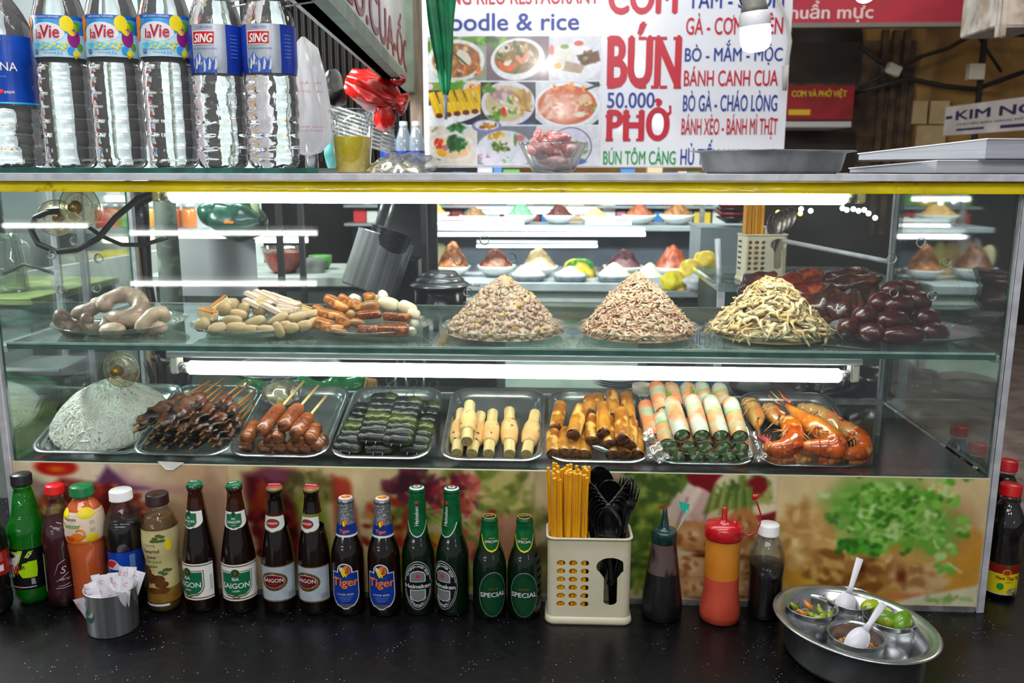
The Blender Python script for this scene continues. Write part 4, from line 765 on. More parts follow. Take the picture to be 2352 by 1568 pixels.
# ---------------------------------------------------------------- glass bowl of raw meat
p=aty(1270,397,.04);t=thing('glass_bowl','clear glass bowl with flared wavy rim on top of the case','bowl',(p.x,.045,T1))
mb=MB();bw=[(.030,.001),(.037,.004),(.045,.018),(.052,.034),(.0575,.048),(.0600,.0545),(.0588,.0548),(.0560,.048),(.050,.034),(.043,.018),(.034,.0055),(.0005,.0045)]
mb.lathe(bw,thin('bowl_glass','#f2f5f4',.08,.75,.02,'#e6ebea'),56,cap0=True,cap1=False,fn=lambda r_,z,a:r_*(1+.05*(z/.055)**2*math.cos(2*a)),);mb.build('bowl_body',t)
RAW=M('raw_meat','#e0a09c','#bd757a',35,.22,coat=.5,c3='#f0d0c4',sc3=60,lo3=.52,hi3=.62,bump=.3,bsc=80,sss=.2)
r=random.Random(5)
for k,(x,y,z,a,b,c)in enumerate(((0,0,.020,.036,.030,.014),(-.010,-.012,.038,.040,.022,.016),(.018,.004,.046,.032,.024,.014),(-.018,.008,.052,.026,.020,.015),(.012,-.010,.060,.026,.018,.010),(.028,-.008,.040,.018,.018,.014),(-.026,-.006,.064,.010,.012,.014),(.002,.010,.066,.020,.014,.010))):
    mb=MB();mb.ell((0,0,0),(a,b,c),RAW,n=(28,18),nz=.45,ns=42,seed=k+2);o=mb.build('raw_meat_piece',None,(p.x+x,.045+y,T1+z),(r.uniform(-.3,.3),r.uniform(-.3,.3),r.uniform(-.6,.6)))
    tag(o,['pink raw meat piece at the bottom of the glass bowl','large folded raw meat piece against the front of the glass bowl','raw meat piece on the inner right of the glass bowl','raw meat piece on the inner left of the glass bowl','raw meat piece near the top of the pile in the glass bowl','small raw meat piece by the right wall of the glass bowl','pointed raw meat tip rising at the left of the bowl','raw meat piece crowning the pile in the glass bowl'][k],'meat','raw meat in the glass bowl')
# ---------------------------------------------------------------- worn steel tray
a,b=aty(1633,362,.0),aty(1975,345,.1);cx=(aty(1655,395,.04).x+aty(1935,395,.04).x)/2
t=thing('serving_tray','worn dark steel tray with flared rim standing empty on top of the case','tray',(cx,.115,T1),(0,0,.52))
mb=MB();L=[rrect(.205,.15,.03,0),rrect(.222,.165,.035,.006),rrect(.236,.178,.04,.037),rrect(.262,.204,.045,.0395),rrect(.264,.206,.045,.0405),rrect(.262,.204,.045,.0415),rrect(.234,.176,.04,.039),rrect(.220,.163,.035,.008),rrect(.203,.148,.03,.0022)]
mb.loft(L,STEEL_DK,True,True);mb.build('tray_body',t)
# ---------------------------------------------------------------- two thick ring bound menus
PG_=M('page_block','#b9bcc2','#8f939a',4,.5,stretch=(1,1,900),bump=.1);CV=M('menu_cover','#2a2a2e','#3c3c40',12,.25,coat=.5);CVW=M('menu_cover_edge','#d9d9da',rough=.3)
def menu(px0,pxc,px1,pyc,y0,z0,h,lb,th=.0):
    # fanned book: fore edge thin at the spine side corner, seen from its corner
    P0=aty(px0,pyc,y0);Pc=aty(pxc,pyc,y0-.10+.02);t=thing('menu_book',lb,'book',(P0.x,y0,z0),(0,th,0),'menus on the case')
    d1=Vector((aty(pxc,pyc,.02).x-P0.x,.02-y0,0));d2=Vector((.27,.05,0));n=10;mb=MB()
    def quad(z_lo,z_hi,m,g=0.):
        A,B,Cc=Vector((-g,0,0)),d1+Vector((0,-g,0)),d1+d2;D=d2
        f=.35
        mb.add([A+Vector((0,0,z_lo)),B+Vector((0,0,z_lo)),Cc+Vector((0,0,z_lo)),D+Vector((0,0,z_lo)),A+Vector((0,0,z_lo+(z_hi-z_lo)*f)),B+Vector((0,0,z_hi)),Cc+Vector((0,0,z_hi)),D+Vector((0,0,z_lo+(z_hi-z_lo)*f))],[(3,2,1,0),(4,5,6,7),(0,1,5,4),(1,2,6,5),(2,3,7,6),(3,0,4,7)],m,False)
    quad(.0,.0022,CV,.003);mb.build('cover',t);mb=MB();quad(.0023,h-.002,PG_);mb.build('pages',t);mb=MB()
    A,B,Cc,D=Vector((-.003,0,.0023+(h-.0043)*.35)),d1+Vector((0,-.003,h-.002)),d1+d2+Vector((0,0,h-.002)),d2+Vector((0,0,.0023+(h-.0043)*.35))
    mb.add([A,B,Cc,D,A+Vector((0,0,.0022)),B+Vector((0,0,.0022)),Cc+Vector((0,0,.0022)),D+Vector((0,0,.0022))],[(3,2,1,0),(4,5,6,7),(2,3,7,6),(3,0,4,7)],CV,False);mb.add([A,B,Cc,A+Vector((0,0,.0022)),B+Vector((0,0,.0022)),Cc+Vector((0,0,.0022))],[(0,1,4,3),(1,2,5,4)],CVW,False);mb.build('top_cover',t);return t
menu(1952,2150,2400,390,.26,T1,.024,'lower of two thick menus lying on the case')
menu(1972,2262,2420,365,.28,T1+.0245,.036,'upper of two thick menus lying on the case')
# ================================================================ plates of food on the glass shelf
PLATE=thin('plate_glass','#f0f5ee',.10,.8,.10,'#e9efe6')
def plate(px,label,r=.122,y=.143,sx=1.,mat=None,rz=0):
    p=aty(px,790,.02);k=(y-CAM.y)/(.02-CAM.y);x=p.x*k
    pr=[(.0005,.001),(r*.62,.001),(r*.66,.003),(r*.80,.010),(r,.021),(r*1.0,.0225),(r*.80,.0125),(r*.64,.0055),(.0005,.004)]
    mb=MB();mb.lathe(pr,mat or PLATE,64,cap0=False,cap1=False)
    o=one(mb,'glass_plate',label,'plate','plates on the glass shelf',None,(x,y,ZS),(0,0,rz));o.scale=(sx,1,1);return x,y
def bits(mb,n,cx,cy,R,H,mat,fn,seed,pw=1.3,z0=.006,sy=1.):
    """scatter over a heap of radius R and height H"""
    r=random.Random(seed)
    for k in range(n):
        a=r.uniform(0,2*PI);q=r.random()**(.5 if k%3 else 1.3)*.98;x,y=R*q*math.cos(a),R*q*math.sin(a)*sy;z=z0+H*(1-(q*q+.02)**(pw/2))*(1+.12*noise.noise(Vector((x*25,y*25,seed))))
        nrm=Vector((math.cos(a)*H/R,math.sin(a)*H/R,1)).normalized();fn(mb,Vector((cx+x,cy+y,z)),nrm,r,mat)
def heapcore(mb,cx,cy,R,H,mat,seed,pw=1.3,z0=.004,amp=.10,sc=28,n=(60,26),sy=1.,off=0.):
    def f(u,v):
        a=2*PI*u;q=v;x,y=R*q*math.cos(a),R*q*math.sin(a)*sy;d=min(1,q*2.5)*amp*noise.noise(Vector((x*sc,y*sc,seed)))+min(1,q*2)*amp*.5*noise.noise(Vector((x*sc*2.6,y*sc*2.6,seed+4)))
        return(cx+x,cy+y,max(z0*.3,z0+H*(1-min(1,q*q+.02)**(pw/2))*(1+d*2)+d*H*.3*(q<.98)*min(1,q*2)-off))
    mb.grid(f,n[0],n[1],mat)
def lump(s0,s1):
    def f(mb,p,n,r,m):s=r.uniform(s0,s1);mb.ell(p,(s,s*r.uniform(.7,1.1),s*r.uniform(.6,1.)),m[r.randrange(len(m))],rotm(r.uniform(0,3),r.uniform(0,3),0),n=(9,6),nz=.75,ns=330,seed=r.random()*9)
    return f
def shred(l0,l1,w,curl=.5,lift=.35):
    def f(mb,p,n,r,m):
        t=Vector((r.gauss(0,1),r.gauss(0,1),r.gauss(0,.5)));t=(t-n*t.dot(n)*(1-lift)).normalized();L=r.uniform(l0,l1);b=n.cross(t).normalized();w_=w*r.uniform(.6,1.4);c=r.uniform(-curl,curl);P=[]
        for k in range(4):
            u=k/3-.5;q=p+t*(L*u)+n*(.002+abs(c)*L*(.25-u*u))+b*(c*L*u*u*2);ww=w_*(1-.6*abs(2*u)**4)
            P.append([q-b*ww,q+n*(w_*.55),q+b*ww,q-n*(w_*.35)])
        P=[[Vector((v.x,v.y,max(v.z,.002)))for v in l]for l in P];mb.loft(P,m[r.randrange(len(m))],True,True)
    return f
# --- plates
x1,y1=plate(283,'glass plate under the boiled pork offal, nearest the black cables',.128)
x2,y2=plate(585,'glass plate under the sliced fish cakes',.120)
x3,y3=plate(858,'glass plate under the fried tofu and roast pork',.118)
x4,y4=plate(1158,'glass plate under the crumbly minced pork heap',.122)
x5,y5=plate(1464,'glass plate under the pink shredded crab heap',.120)
x6,y6=plate(1766,'glass plate under the pale shredded chicken heap',.124)
x7,y7=plate(2070,'oval glass plate under the glossy dark red sausages',.118,sx=1.14,mat=thin('plate_glass_blue','#eaeef6',.12,.85,.28,'#dfe4f2'))
# --- boiled offal
OFF=M('boiled_offal','#b29a88','#8f7868',22,.38,coat=.25,c3='#c9b7a4',sc3=50,bump=.25,bsc=90,sss=.1);OFF2=M('boiled_offal_dark','#6b584c','#84705f',40,.4,coat=.2,bump=.4,bsc=70,c3='#b4a190',sc3=30,lo3=.58,hi3=.68);OFF3=M('boiled_offal_pale','#cdb79f','#b89e86',30,.38,coat=.3,bump=.3,bsc=60)
def offal(P,r,m,Y,label,seg=14):
    pts=[aty(a,b,Y+c)for a,b,c in P];c0=sum(pts,Vector())/len(pts);fine=[]
    for i in range(len(pts)-1):
        for k in range(4):
            u=k/4;p0,p1,p2,p3=pts[max(i-1,0)],pts[i],pts[i+1],pts[min(i+2,len(pts)-1)]
            fine.append(.5*((2*p1)+(p2-p0)*u+(2*p0-5*p1+4*p2-p3)*u*u+(3*p1-p0-3*p2+p3)*u**3))
    fine.append(pts[-1]);mb=MB();n=len(fine);mb.tube([p-c0 for p in fine],[r*(1+.18*noise.noise(p*60))*(min(1,.55+.9*min(k,n-1-k)/3))for k,p in enumerate(fine)],m,seg)
    one(mb,'boiled_offal_piece',label,'meat','boiled pork offal',None,c0)
offal([(232,712,0),(250,688,.02),(290,676,.03),(322,692,.02),(318,716,0),(285,732,-.02),(250,726,-.015)],.0165,OFF,.12,'large pale ring of boiled offal crowning the pile')
offal([(168,722,0),(205,712,.0),(240,692,.02),(258,682,.03)],.0145,OFF,.125,'long smooth roll of boiled offal, upper left of the pile')
offal([(320,762,0),(334,738,0),(352,722,.01),(372,718,.02),(380,736,.03)],.0135,OFF3,.08,'bent tan strip of boiled offal at the right of the pile')
offal([(150,716,0),(142,735,0),(165,757,0),(195,762,0)],.0175,OFF2,.10,'dark brown offal lump at the left of the pile')
offal([(205,722,0),(198,742,0),(215,760,0),(240,752,0),(244,735,.02)],.0125,OFF2,.085,'grey ring of offal at the front of the pile')
offal([(232,764,0),(262,760,0),(284,766,0)],.0165,OFF3,.065,'ragged pale offal slice at the front of the pile')
offal([(286,742,0),(312,732,0),(330,735,.02)],.0125,OFF3,.10,'small pale offal strip between the ring and the bent strip')
offal([(340,762,0),(362,752,0),(380,758,.01)],.0125,OFF3,.09,'torn pale offal piece at the right edge of the plate')
offal([(212,700,0),(222,692,0),(232,696,.01)],.009,OFF3,.16,'small white offal knob behind the smooth roll')
offal([(170,748,0),(190,740,0),(210,742,0)],.014,OFF2,.14,'dark offal piece under the smooth roll')
offal([(250,738,0),(300,748,0),(330,756,0)],.018,OFF,.15,'thick offal piece buried under the ring')
# --- fish cakes, ham slabs, tofu edges
FC=M('fish_cake','#c2a77c','#a3875c',30,.42,coat=.2,c3='#d8c49c',sc3=55,lo3=.52,hi3=.62,bump=.12,bsc=120);HAMW=M('pork_roll_slab','#f0dccb','#e6cdb9',40,.4,coat=.15);TOF=M('fried_tofu_edge','#d98a3c','#b96a22',40,.45,coat=.15,bump=.2);TOFI=M('tofu_inside','#e6d6b0','#d9c596',50,.5)
r=random.Random(9);proto=None
for k,(px,py,Y,sx,sy,a)in enumerate(((465,745,.10,20,15,.5),(500,755,.07,22,15,.2),(545,752,.06,26,13,.0),(535,738,.085,27,15,.1),(588,738,.075,24,12,.35),(610,756,.055,24,10,.0),(548,722,.11,22,13,-.2),(560,715,.12,14,24,-.4),(598,708,.125,22,17,.1),(594,694,.14,24,12,.35),(640,732,.09,27,11,.5),(682,728,.10,26,12,.25),(715,722,.11,24,11,.2),(640,757,.06,13,20,.4),(668,753,.07,22,13,.1),(700,748,.08,22,13,.2),(725,742,.09,20,14,.2),(482,728,.12,20,14,-.3),(515,710,.14,22,15,.3),(530,700,.16,22,16,.1),(576,756,.058,22,11,0),(655,748,.075,18,12,.2))):
    p=aty(px,py,Y);s=mpp(p)
    if proto is None:
        mb=MB();mb.ell((0,0,0),(1,.75,1),FC,n=(20,12),nz=.09,ns=1.6,sq=.85);proto=one(mb,'fish_cake_slice','olive beige oval fish cake slice in the heap on the second plate','fish cake','fish cake slices');o=proto
    else:o=proto.copy();COL.objects.link(o)
    o.location=p;o.rotation_euler=(r.uniform(-.3,.3),-a,r.uniform(-.4,.4));o.scale=(sx*s,(sx+sy)*.4*s,sy*s)
proto=None
for k,(a,b,Y)in enumerate((((565,672),(625,700),.15),((585,668),(645,698),.16),((600,670),(668,692),.17),((622,676),(690,702),.165),((562,688),(600,706),.13),((640,690),(682,704),.14),((605,700),(650,722),.115),((625,712),(672,714),.12),((640,702),(685,712),.13))):
    A,B=aty(*a,Y),aty(*b,Y-.012)
    if proto is None:mb=MB();mb.box((0,0,0),(1,.018,.0085),HAMW,bev=.002);proto=one(mb,'pork_roll_slab','cream pork roll slab stacked on top of the fish cakes','pork roll','pork roll slabs');o=proto
    else:o=proto.copy();COL.objects.link(o)
    o.location=(A+B)/2;o.rotation_euler=frame((0,-.5,1),B-A).to_euler()if False else Matrix.LocRotScale(None,(B-A).to_track_quat('X','Z'),None).to_euler();o.scale=((B-A).length,1,1)
def wedge(px,py,Y,w,h,a,name,label,m1,m2,grp,d=.02):
    p=aty(px,py,Y);s=mpp(p);mb=MB();mb.box((0,0,0),(w*s,d,h*s),m2,bev=.0025);mb.box((0,0,h*s*.5),(w*s*.99,d*.99,.0045),m1,bev=.002)
    o=one(mb,name,label,'tofu',grp,None,p,(r.uniform(-.2,.2),a,r.uniform(-.5,.5)))
wedge(478,722,.12,46,20,.15,'fried_tofu_wedge','fried tofu wedge with orange rim at the left end of the fish cakes',TOF,TOFI,'fried tofu by the fish cakes');wedge(508,700,.15,44,22,-.6,'fried_tofu_wedge','fried tofu wedge leaning behind the fish cakes',TOF,TOFI,'fried tofu by the fish cakes');wedge(672,700,.18,34,18,.1,'fried_tofu_wedge','fried tofu wedge behind the pork roll slabs',TOF,TOFI,'fried tofu by the fish cakes');wedge(705,716,.16,30,22,.3,'fried_tofu_wedge','yellow tofu wedge at the right end of the fish cakes',M('tofu_yellow','#dcae4a','#c99632',40,.45),TOFI,'fried tofu by the fish cakes')
# --- tofu, mushrooms, egg and roast pork
CAR=M('caramel_tofu','#b8702c','#8c4a18',26,.32,coat=.4,bump=.25,bsc=60,c3='#d99a50',sc3=40,lo3=.54,hi3=.64);CRK=M('crackling','#8a4416','#5e2a0c',45,.25,coat=.6,bump=.6,bsc=150,c3='#b8681f',sc3=70,lo3=.55,hi3=.65);MUSH=M('braised_mushroom','#a87b48','#7a4f28',24,.35,coat=.4,bump=.3);PALE=M('pale_bean_curd','#e9dfc8','#d9c9a8',30,.4,coat=.2);EGG=M('boiled_egg','#efe9dc','#e3dac8',20,.3,coat=.3)
def chunk(px,py,Y,sx,sz,a,m,name,label,cat,grp,sq=.5,nz=.12,d=None):
    p=aty(px,py,Y);s=mpp(p);mb=MB();mb.ell((0,0,0),(sx*s,(d or(sx+sz)*.42)*s,sz*s),m,n=(20,12),nz=nz,ns=45,seed=px%9,sq=sq);return one(mb,name,label,cat,grp,None,p,(r.uniform(-.2,.2),a,r.uniform(-.3,.3)))
for px,py,Y,sx,sz,a in((775,698,.14,34,12,.45),(800,692,.15,26,9,.6),(760,722,.11,30,10,.2),(745,745,.08,24,13,.2),(735,730,.11,18,10,-.2),(790,738,.08,18,12,.6),(765,755,.065,26,11,0),(730,712,.13,14,11,.3),(820,702,.13,16,12,.7),(848,680,.17,14,8,0)):chunk(px,py,Y,sx,sz,a,CAR,'braised_tofu_piece','caramel brown braised tofu piece on the third plate','tofu','braised tofu pieces')
for px,py,Y,sx,sz,a,lb in((848,722,.10,28,9,-.08,'upper slab of crackling roast pork at the front of the third plate'),(912,728,.10,30,10,.10,'upper right slab of crackling roast pork on the third plate'),(850,758,.06,26,13,0,'lower slab of crackling roast pork under its twin on the third plate'),(905,757,.06,36,13,0,'widest lower slab of roast pork at the rim of the third plate')):chunk(px,py,Y,sx,sz,a,CRK,'roast_pork_slab',lb,'meat','roast pork slabs',.35,.16)
for px,py,Y,sx,sz,a,lb in((852,705,.13,24,15,-.3,'dark glazed mushroom in the middle of the third plate'),(820,742,.08,18,10,.1,'small braised mushroom at the front of the third plate'),(780,762,.06,20,9,.2,'curled braised mushroom at the rim of the third plate'),(845,722,.115,20,8,.2,'mushroom slice tucked above the roast pork'),(806,728,.10,14,18,.3,'upright mushroom slice between the tofu and roast pork')):chunk(px,py,Y,sx,sz,a,MUSH,'braised_mushroom',lb,'mushroom','braised mushrooms',.8,.3)
for px,py,Y,sx,sz,a,lb in((815,690,.18,17,15,.3,'pale bean curd lump behind the braised tofu'),(893,698,.14,26,15,.15,'large pale brown bean curd block behind the roast pork'),(935,708,.14,22,15,.5,'pale bean curd fold at the right of the third plate'),(950,720,.12,16,12,.3,'small pale bean curd fold by the plate edge'),(855,686,.19,20,10,.0,'white bean curd lump beside the egg')):chunk(px,py,Y,sx,sz,a,PALE,'bean_curd_lump',lb,'tofu','bean curd lumps',.7,.2)
for px,py,Y,sx,sz,a,lb in((880,680,.18,12,15,-.35,'boiled egg standing on top of the third plate'),(948,742,.12,14,15,.2,'boiled egg at the right rim of the third plate'),(945,762,.09,12,12,0,'boiled egg half hidden by the roast pork slab')):chunk(px,py,Y,sx,sz,a,EGG,'boiled_egg',lb,'egg','boiled eggs',1.,.02)
# --- heaps nobody could count
def heap_obj(name,label,cat,x,y,build):mb=MB();build(mb);return one(mb,name,label,cat,None,'stuff',(x,y,ZS))
MP=[M('minced_pork','#c8ac98','#ac8f7a',60,.5,bump=.5,bsc=220,coat=.1,c3='#c9b39a',sc3=90),M('minced_pork_b','#c2ab96','#a48c78',60,.5,bump=.4,bsc=200),M('minced_pork_yolk','#c9a94e','#b8965a',60,.5,bump=.4,bsc=200)]
MPW=[MP[0]]*6+[MP[1]]*6+[MP[2]]
def b4(mb):
    heapcore(mb,0,0,.115,.108,MP[0],3,1.15,.008,.04,40);bits(mb,1500,0,0,.114,.112,MPW,lump(.0018,.0068),4,1.15,.010)
heap_obj('minced_pork','heap of crumbly grey pink minced pork on the middle plate','minced pork',x4,y4,b4)
SH=[M('shredded_crab','#ecc9ac','#dcb092',50,.5,sss=.1),M('shredded_crab_pale','#ecd2b8','#dcbc9e',50,.5),M('shredded_crab_orange','#e0a07a','#d58f66',50,.45)]
def b5(mb):
    heapcore(mb,0,0,.108,.116,SH[0],6,1.1,.007,.035,40);bits(mb,2300,0,0,.110,.122,[SH[0]]*5+[SH[1]]*4+[SH[2]],shred(.009,.020,.0024),7,1.1,.010)
heap_obj('shredded_crab','tall heap of pink shredded crab meat on a glass plate','shredded crab',x5,y5,b5)
CH=[M('shredded_chicken','#efcf98','#dcb878',40,.45,coat=.1,sss=.1),M('shredded_chicken_pale','#f6e2b8','#e8cd9c',40,.45),M('shredded_chicken_grey','#b3a584','#c4b48c',40,.45)]
def b6(mb):
    heapcore(mb,0,0,.104,.090,CH[0],9,1.3,.006,.05,30);bits(mb,760,0,0,.108,.100,[CH[0]]*4+[CH[1]]*4+[CH[2]],shred(.018,.044,.0050,1.3,.3),10,1.3,.010)
heap_obj('shredded_chicken','heap of pale yellow shredded chicken on a glass plate','shredded chicken',x6,y6,b6)
# --- glossy red sausages
RS=M('glazed_red_sausage','#4e0f0c','#2e0705',30,.12,coat=.9,c3='#6e1a12',sc3=50,bump=.15,bsc=60);proto=None;r=random.Random(12)
for k,(px,py,Y,sx,sz,a)in enumerate(((1948,752,.07,24,22,0),(2002,764,.055,32,23,0),(2075,770,.045,52,22,.05),(2145,764,.06,32,24,-.2),(1985,726,.10,28,24,.2),(2050,735,.09,40,24,0),(2130,732,.10,30,24,-.2),(2022,694,.13,30,24,.3),(2065,700,.12,40,24,0),(2110,692,.13,30,24,-.3),(2050,664,.16,30,20,.2),(2085,660,.17,32,18,-.1),(2020,740,.17,40,25,.3),(2110,745,.18,40,25,.0),(2060,705,.2,45,25,.1),(1975,765,.16,30,22,0),(2150,770,.16,30,22,0))):
    p=aty(px,py,Y);s=mpp(p)
    if proto is None:mb=MB();mb.ell((0,0,0),(1,1,1),RS,n=(28,16),nz=.07,ns=1.8,sq=.92);proto=one(mb,'red_sausage','glossy dark red sausage in the pile on the oval plate','sausage','glossy red sausages');o=proto
    else:o=proto.copy();COL.objects.link(o)
    o.location=p;o.rotation_euler=(r.uniform(-.3,.3),-a,r.uniform(-.5,.5));o.scale=(sx*s,(sx+sz)*.45*s,sz*s)
# --- roast duck and pork pieces behind, on a platter at the back of the shelf
mb=MB();p=aty(1855,725,.36);mb.lathe([(.0005,.001),(.11,.001),(.135,.012),(.137,.0135),(.11,.0045),(.0005,.004)],thin('plate_glass_blue','#eaeef6',.12,.85,.28,'#dfe4f2'),48,cap0=False,cap1=False);o=one(mb,'glass_plate','large platter under the dark roast duck pieces at the back of the shelf','plate','plates on the glass shelf',None,(p.x-.01,.355,ZS));o.scale=(1.25,1,1)
DK=M('roast_duck','#4a2416','#2c120a',22,.22,coat=.6,bump=.4,bsc=110,c3='#7a3a1c',sc3=30,lo3=.55,hi3=.66);DKR=M('roast_duck_red','#8e2a16','#5e1a10',18,.22,coat=.6,bump=.3,bsc=90,c3='#c8541f',sc3=26,lo3=.55,hi3=.68)
for k,(px,py,Y,sx,sz,a,m,lb)in enumerate(((1735,652,.36,45,24,.3,DK,'dark roast duck piece at the far left of the pile'),(1720,672,.33,26,14,.0,DK,'small dark duck scrap low at the left of the pile'),(1830,643,.38,62,20,.18,DKR,'red glazed duck leg lying across the back of the pile'),(1850,668,.34,55,17,.1,DKR,'orange red duck piece under the glazed leg'),(1945,632,.40,52,14,.15,DK,'brown duck piece at the very top of the pile'),(1950,652,.36,66,20,.12,DK,'long dark glazed duck wing near the top of the pile'),(1895,695,.30,46,28,.5,DK,'speckled dark duck thigh in the middle of the pile'),(1940,712,.28,50,36,.2,DK,'big dark duck piece behind the red sausages'),(1985,680,.34,46,30,-.2,DK,'dark duck piece touching the sausage pile'),(1850,700,.32,40,22,.1,DKR,'reddish duck piece behind the shredded chicken'),(1800,668,.36,30,22,.4,DK,'duck chunk with yellow fat beside the holder'),(1880,742,.28,40,24,.0,DK,'dark duck piece at the foot of the pile'))):chunk(px,py,Y,sx,sz,-a,m,'roast_duck_piece',lb,'meat','roast duck pieces',.8,.42)
# knife blade lying in front of the sausages
A,B=aty(1890,778,.07),aty(2004,806,.02);A.z=B.z=ZS+.0022;mb=MB();d=(B-A);n_=Vector((-d.y,d.x,0)).normalized();mb.add([A-n_*.012,A+n_*.012,B-n_*.002+d*-.08,B+n_*0,A-n_*.012+Vector((0,0,.0015)),A+n_*.012+Vector((0,0,.0015)),B-n_*.002-d*.08+Vector((0,0,.0012)),B+Vector((0,0,.0012))],[(0,1,3,2),(6,7,5,4),(0,2,6,4),(2,3,7,6),(3,1,5,7),(1,0,4,5)],STEEL,False)
one(mb,'knife_blade','flat steel knife blade on the shelf before the dark red sausages','knife')
# clear film sticking up behind the minced pork
for px,py,w,h,lb in((1085,712,42,40,'stiff clear film corner behind the left of the minced pork'),(1272,745,46,34,'stiff clear film corner at the right of the minced pork')):
    p=aty(px,py,.2 if px<1200 else .12);s=mpp(p);mb=MB();mb.grid(lambda u,v:(p.x+(u-.5)*w*s,p.y+.006*math.sin(u*5),p.z+(.5-v)*h*s*(1-.3*u)if px>1200 else p.z+(.5-v)*h*s),8,6,BAG);one(mb,'plastic_film',lb,'film','film by the minced pork')
# ================================================================ steel trays propped on the lower deck
class Tray:
    def __init__(s,pl,pr,py,label,tilt=.315,L=.252,yaw=0.,mat=None,hgt=.015,name='steel_tray',grp='steel trays on the lower deck'):
        A,B=aty(pl,py,.008),aty(pr,py,.008);w=(B-A).length;s.w=w;s.o=Vector(((A.x+B.x)/2,.0095,ZP-.0002));s.R=rotm(0,0,yaw)@rotm(tilt,0,0);s.n=s.R@Vector((0,0,1))
        m=mat or STEEL;t=thing(name,label,'tray',s.o,s.R.to_euler(),grp);s.t=t;c=(0,L/2);mb=MB();rc=.032
        mb.loft([rrect(w-.040,L-.040,rc-.008,0,c=c),rrect(w-.030,L-.030,rc,.004,c=c),rrect(w-.018,L-.018,rc,hgt-.002,c=c),rrect(w,L,rc+.006,hgt-.001,c=c),rrect(w+.001,L+.001,rc+.006,hgt,c=c),rrect(w,L,rc+.006,hgt+.001,c=c),rrect(w-.019,L-.019,rc,hgt+.0005,c=c),rrect(w-.031,L-.031,rc,.006,c=c),rrect(w-.042,L-.042,rc-.008,.0016,c=c)],m,True,True)
        mb.build('tray_body',t)
    def at(s,px,py,h):
        d=ray(px,py);o=s.o+s.n*(h+.0016);p=CAM+d*((o-CAM).dot(s.n)/d.dot(s.n));Y=s.R@Vector((0,1,0));q=(p-s.o).dot(Y);return p+Y*max(0,.020-q)
def seg_rot(A,B,up):z=(B-A).normalized();y=up.cross(z).normalized();x=y.cross(z).normalized();return Matrix((z,y,z.cross(y))).transposed() # local X along A->B
def put(src,A,B,up,L0,label=None,roll=0.,sc=1.):
    R=seg_rot(A,B,up)@rotm(roll,0,0);k=(B-A).length/L0
    o=src if 'used' not in src else None
    if o is None:o=dup(src,A,R.to_euler(),label)
    else:o.location=A;o.rotation_euler=R.to_euler();src['used']=1
    if label:o['label']=label
    o.scale=(k,sc,sc);return o
DSTEEL=M('tray_shaded_steel','#9a9c9e','#85878a',12,.25,1.)
T=[Tray(60,322,1056,'steel tray under the white rice noodles'),Tray(296,520,1060,'steel tray under the charred meat skewers'),Tray(520,748,1066,'steel tray holding brown sausages on sticks'),Tray(755,985,1070,'steel tray holding the dark leaf wrapped rolls'),
     Tray(1008,1248,1074,'steel tray holding shrimp paste on sugarcane'),Tray(1258,1493,1078,'steel tray holding golden fried rolls'),Tray(1506,1738,1082,'steel tray under the fresh rice paper rolls'),Tray(1748,1990,1084,'steel tray holding the orange prawns')]
# rear rest rail the trays lean on
mb=MB();xr=aty(2030,905,.25).x;xl=XL+.03;mb.box(((xl+xr)/2,.2555,ZP+.071),(xr-xl,.010,.010),ALU_D)
for k in range(5):mb.box((xl+.004+(xr-xl-.008)*k/4,.2555,ZP+.033),(.008,.008,.067),ALU_D)
mb.build('tray_rest_rail',case)
# --- rice noodles
ND=[M('rice_noodle','#f4f2ea','#e8e6da',30,.35,coat=.3),M('rice_noodle_b','#f1f0e8','#e2e0d2',30,.35,coat=.3)]
def noodles(mb):
    r=random.Random(21);tr=T[0];c=tr.o+tr.R@Vector((-.004,.128,.006));X=tr.R@Vector((1,0,0));Y=tr.R@Vector((0,1,0));N=tr.n
    H=lambda u,v:.078*max(0,1-(u*u+v*v)**.75)**.8*(1+.12*noise.noise(Vector((u*3,v*3,2))))
    def P(u,v,l):return c+X*(u*.112)+Y*(v*.114)+N*(H(u,v)+l)
    mb.grid(lambda a,q:P(q*math.cos(2*PI*a),q*math.sin(2*PI*a),-.004),48,16,ND[0])
    for k in range(820):
        a=r.uniform(0,2*PI);q=math.sqrt(r.random());u,v=q*math.cos(a),q*math.sin(a);hd=r.uniform(0,2*PI);cv=r.gauss(0,.22);pts=[];l=r.uniform(-.001,.003)
        for i in range(r.randint(6,13)):
            pts.append(P(u,v,l+.0015*math.sin(i*1.3+k)));hd+=cv+r.gauss(0,.25);u+=.075*math.cos(hd);v+=.075*math.sin(hd);qq=math.hypot(u,v)
            if qq>1.0:u,v=u/qq,v/qq;hd+=PI*.6
        mb.tube(pts,r.uniform(.0019,.0027),ND[k%2],6)
mb=MB();noodles(mb);one(mb,'rice_noodles','white rice noodle mound at the left end of the lower deck','noodles',None,'stuff')
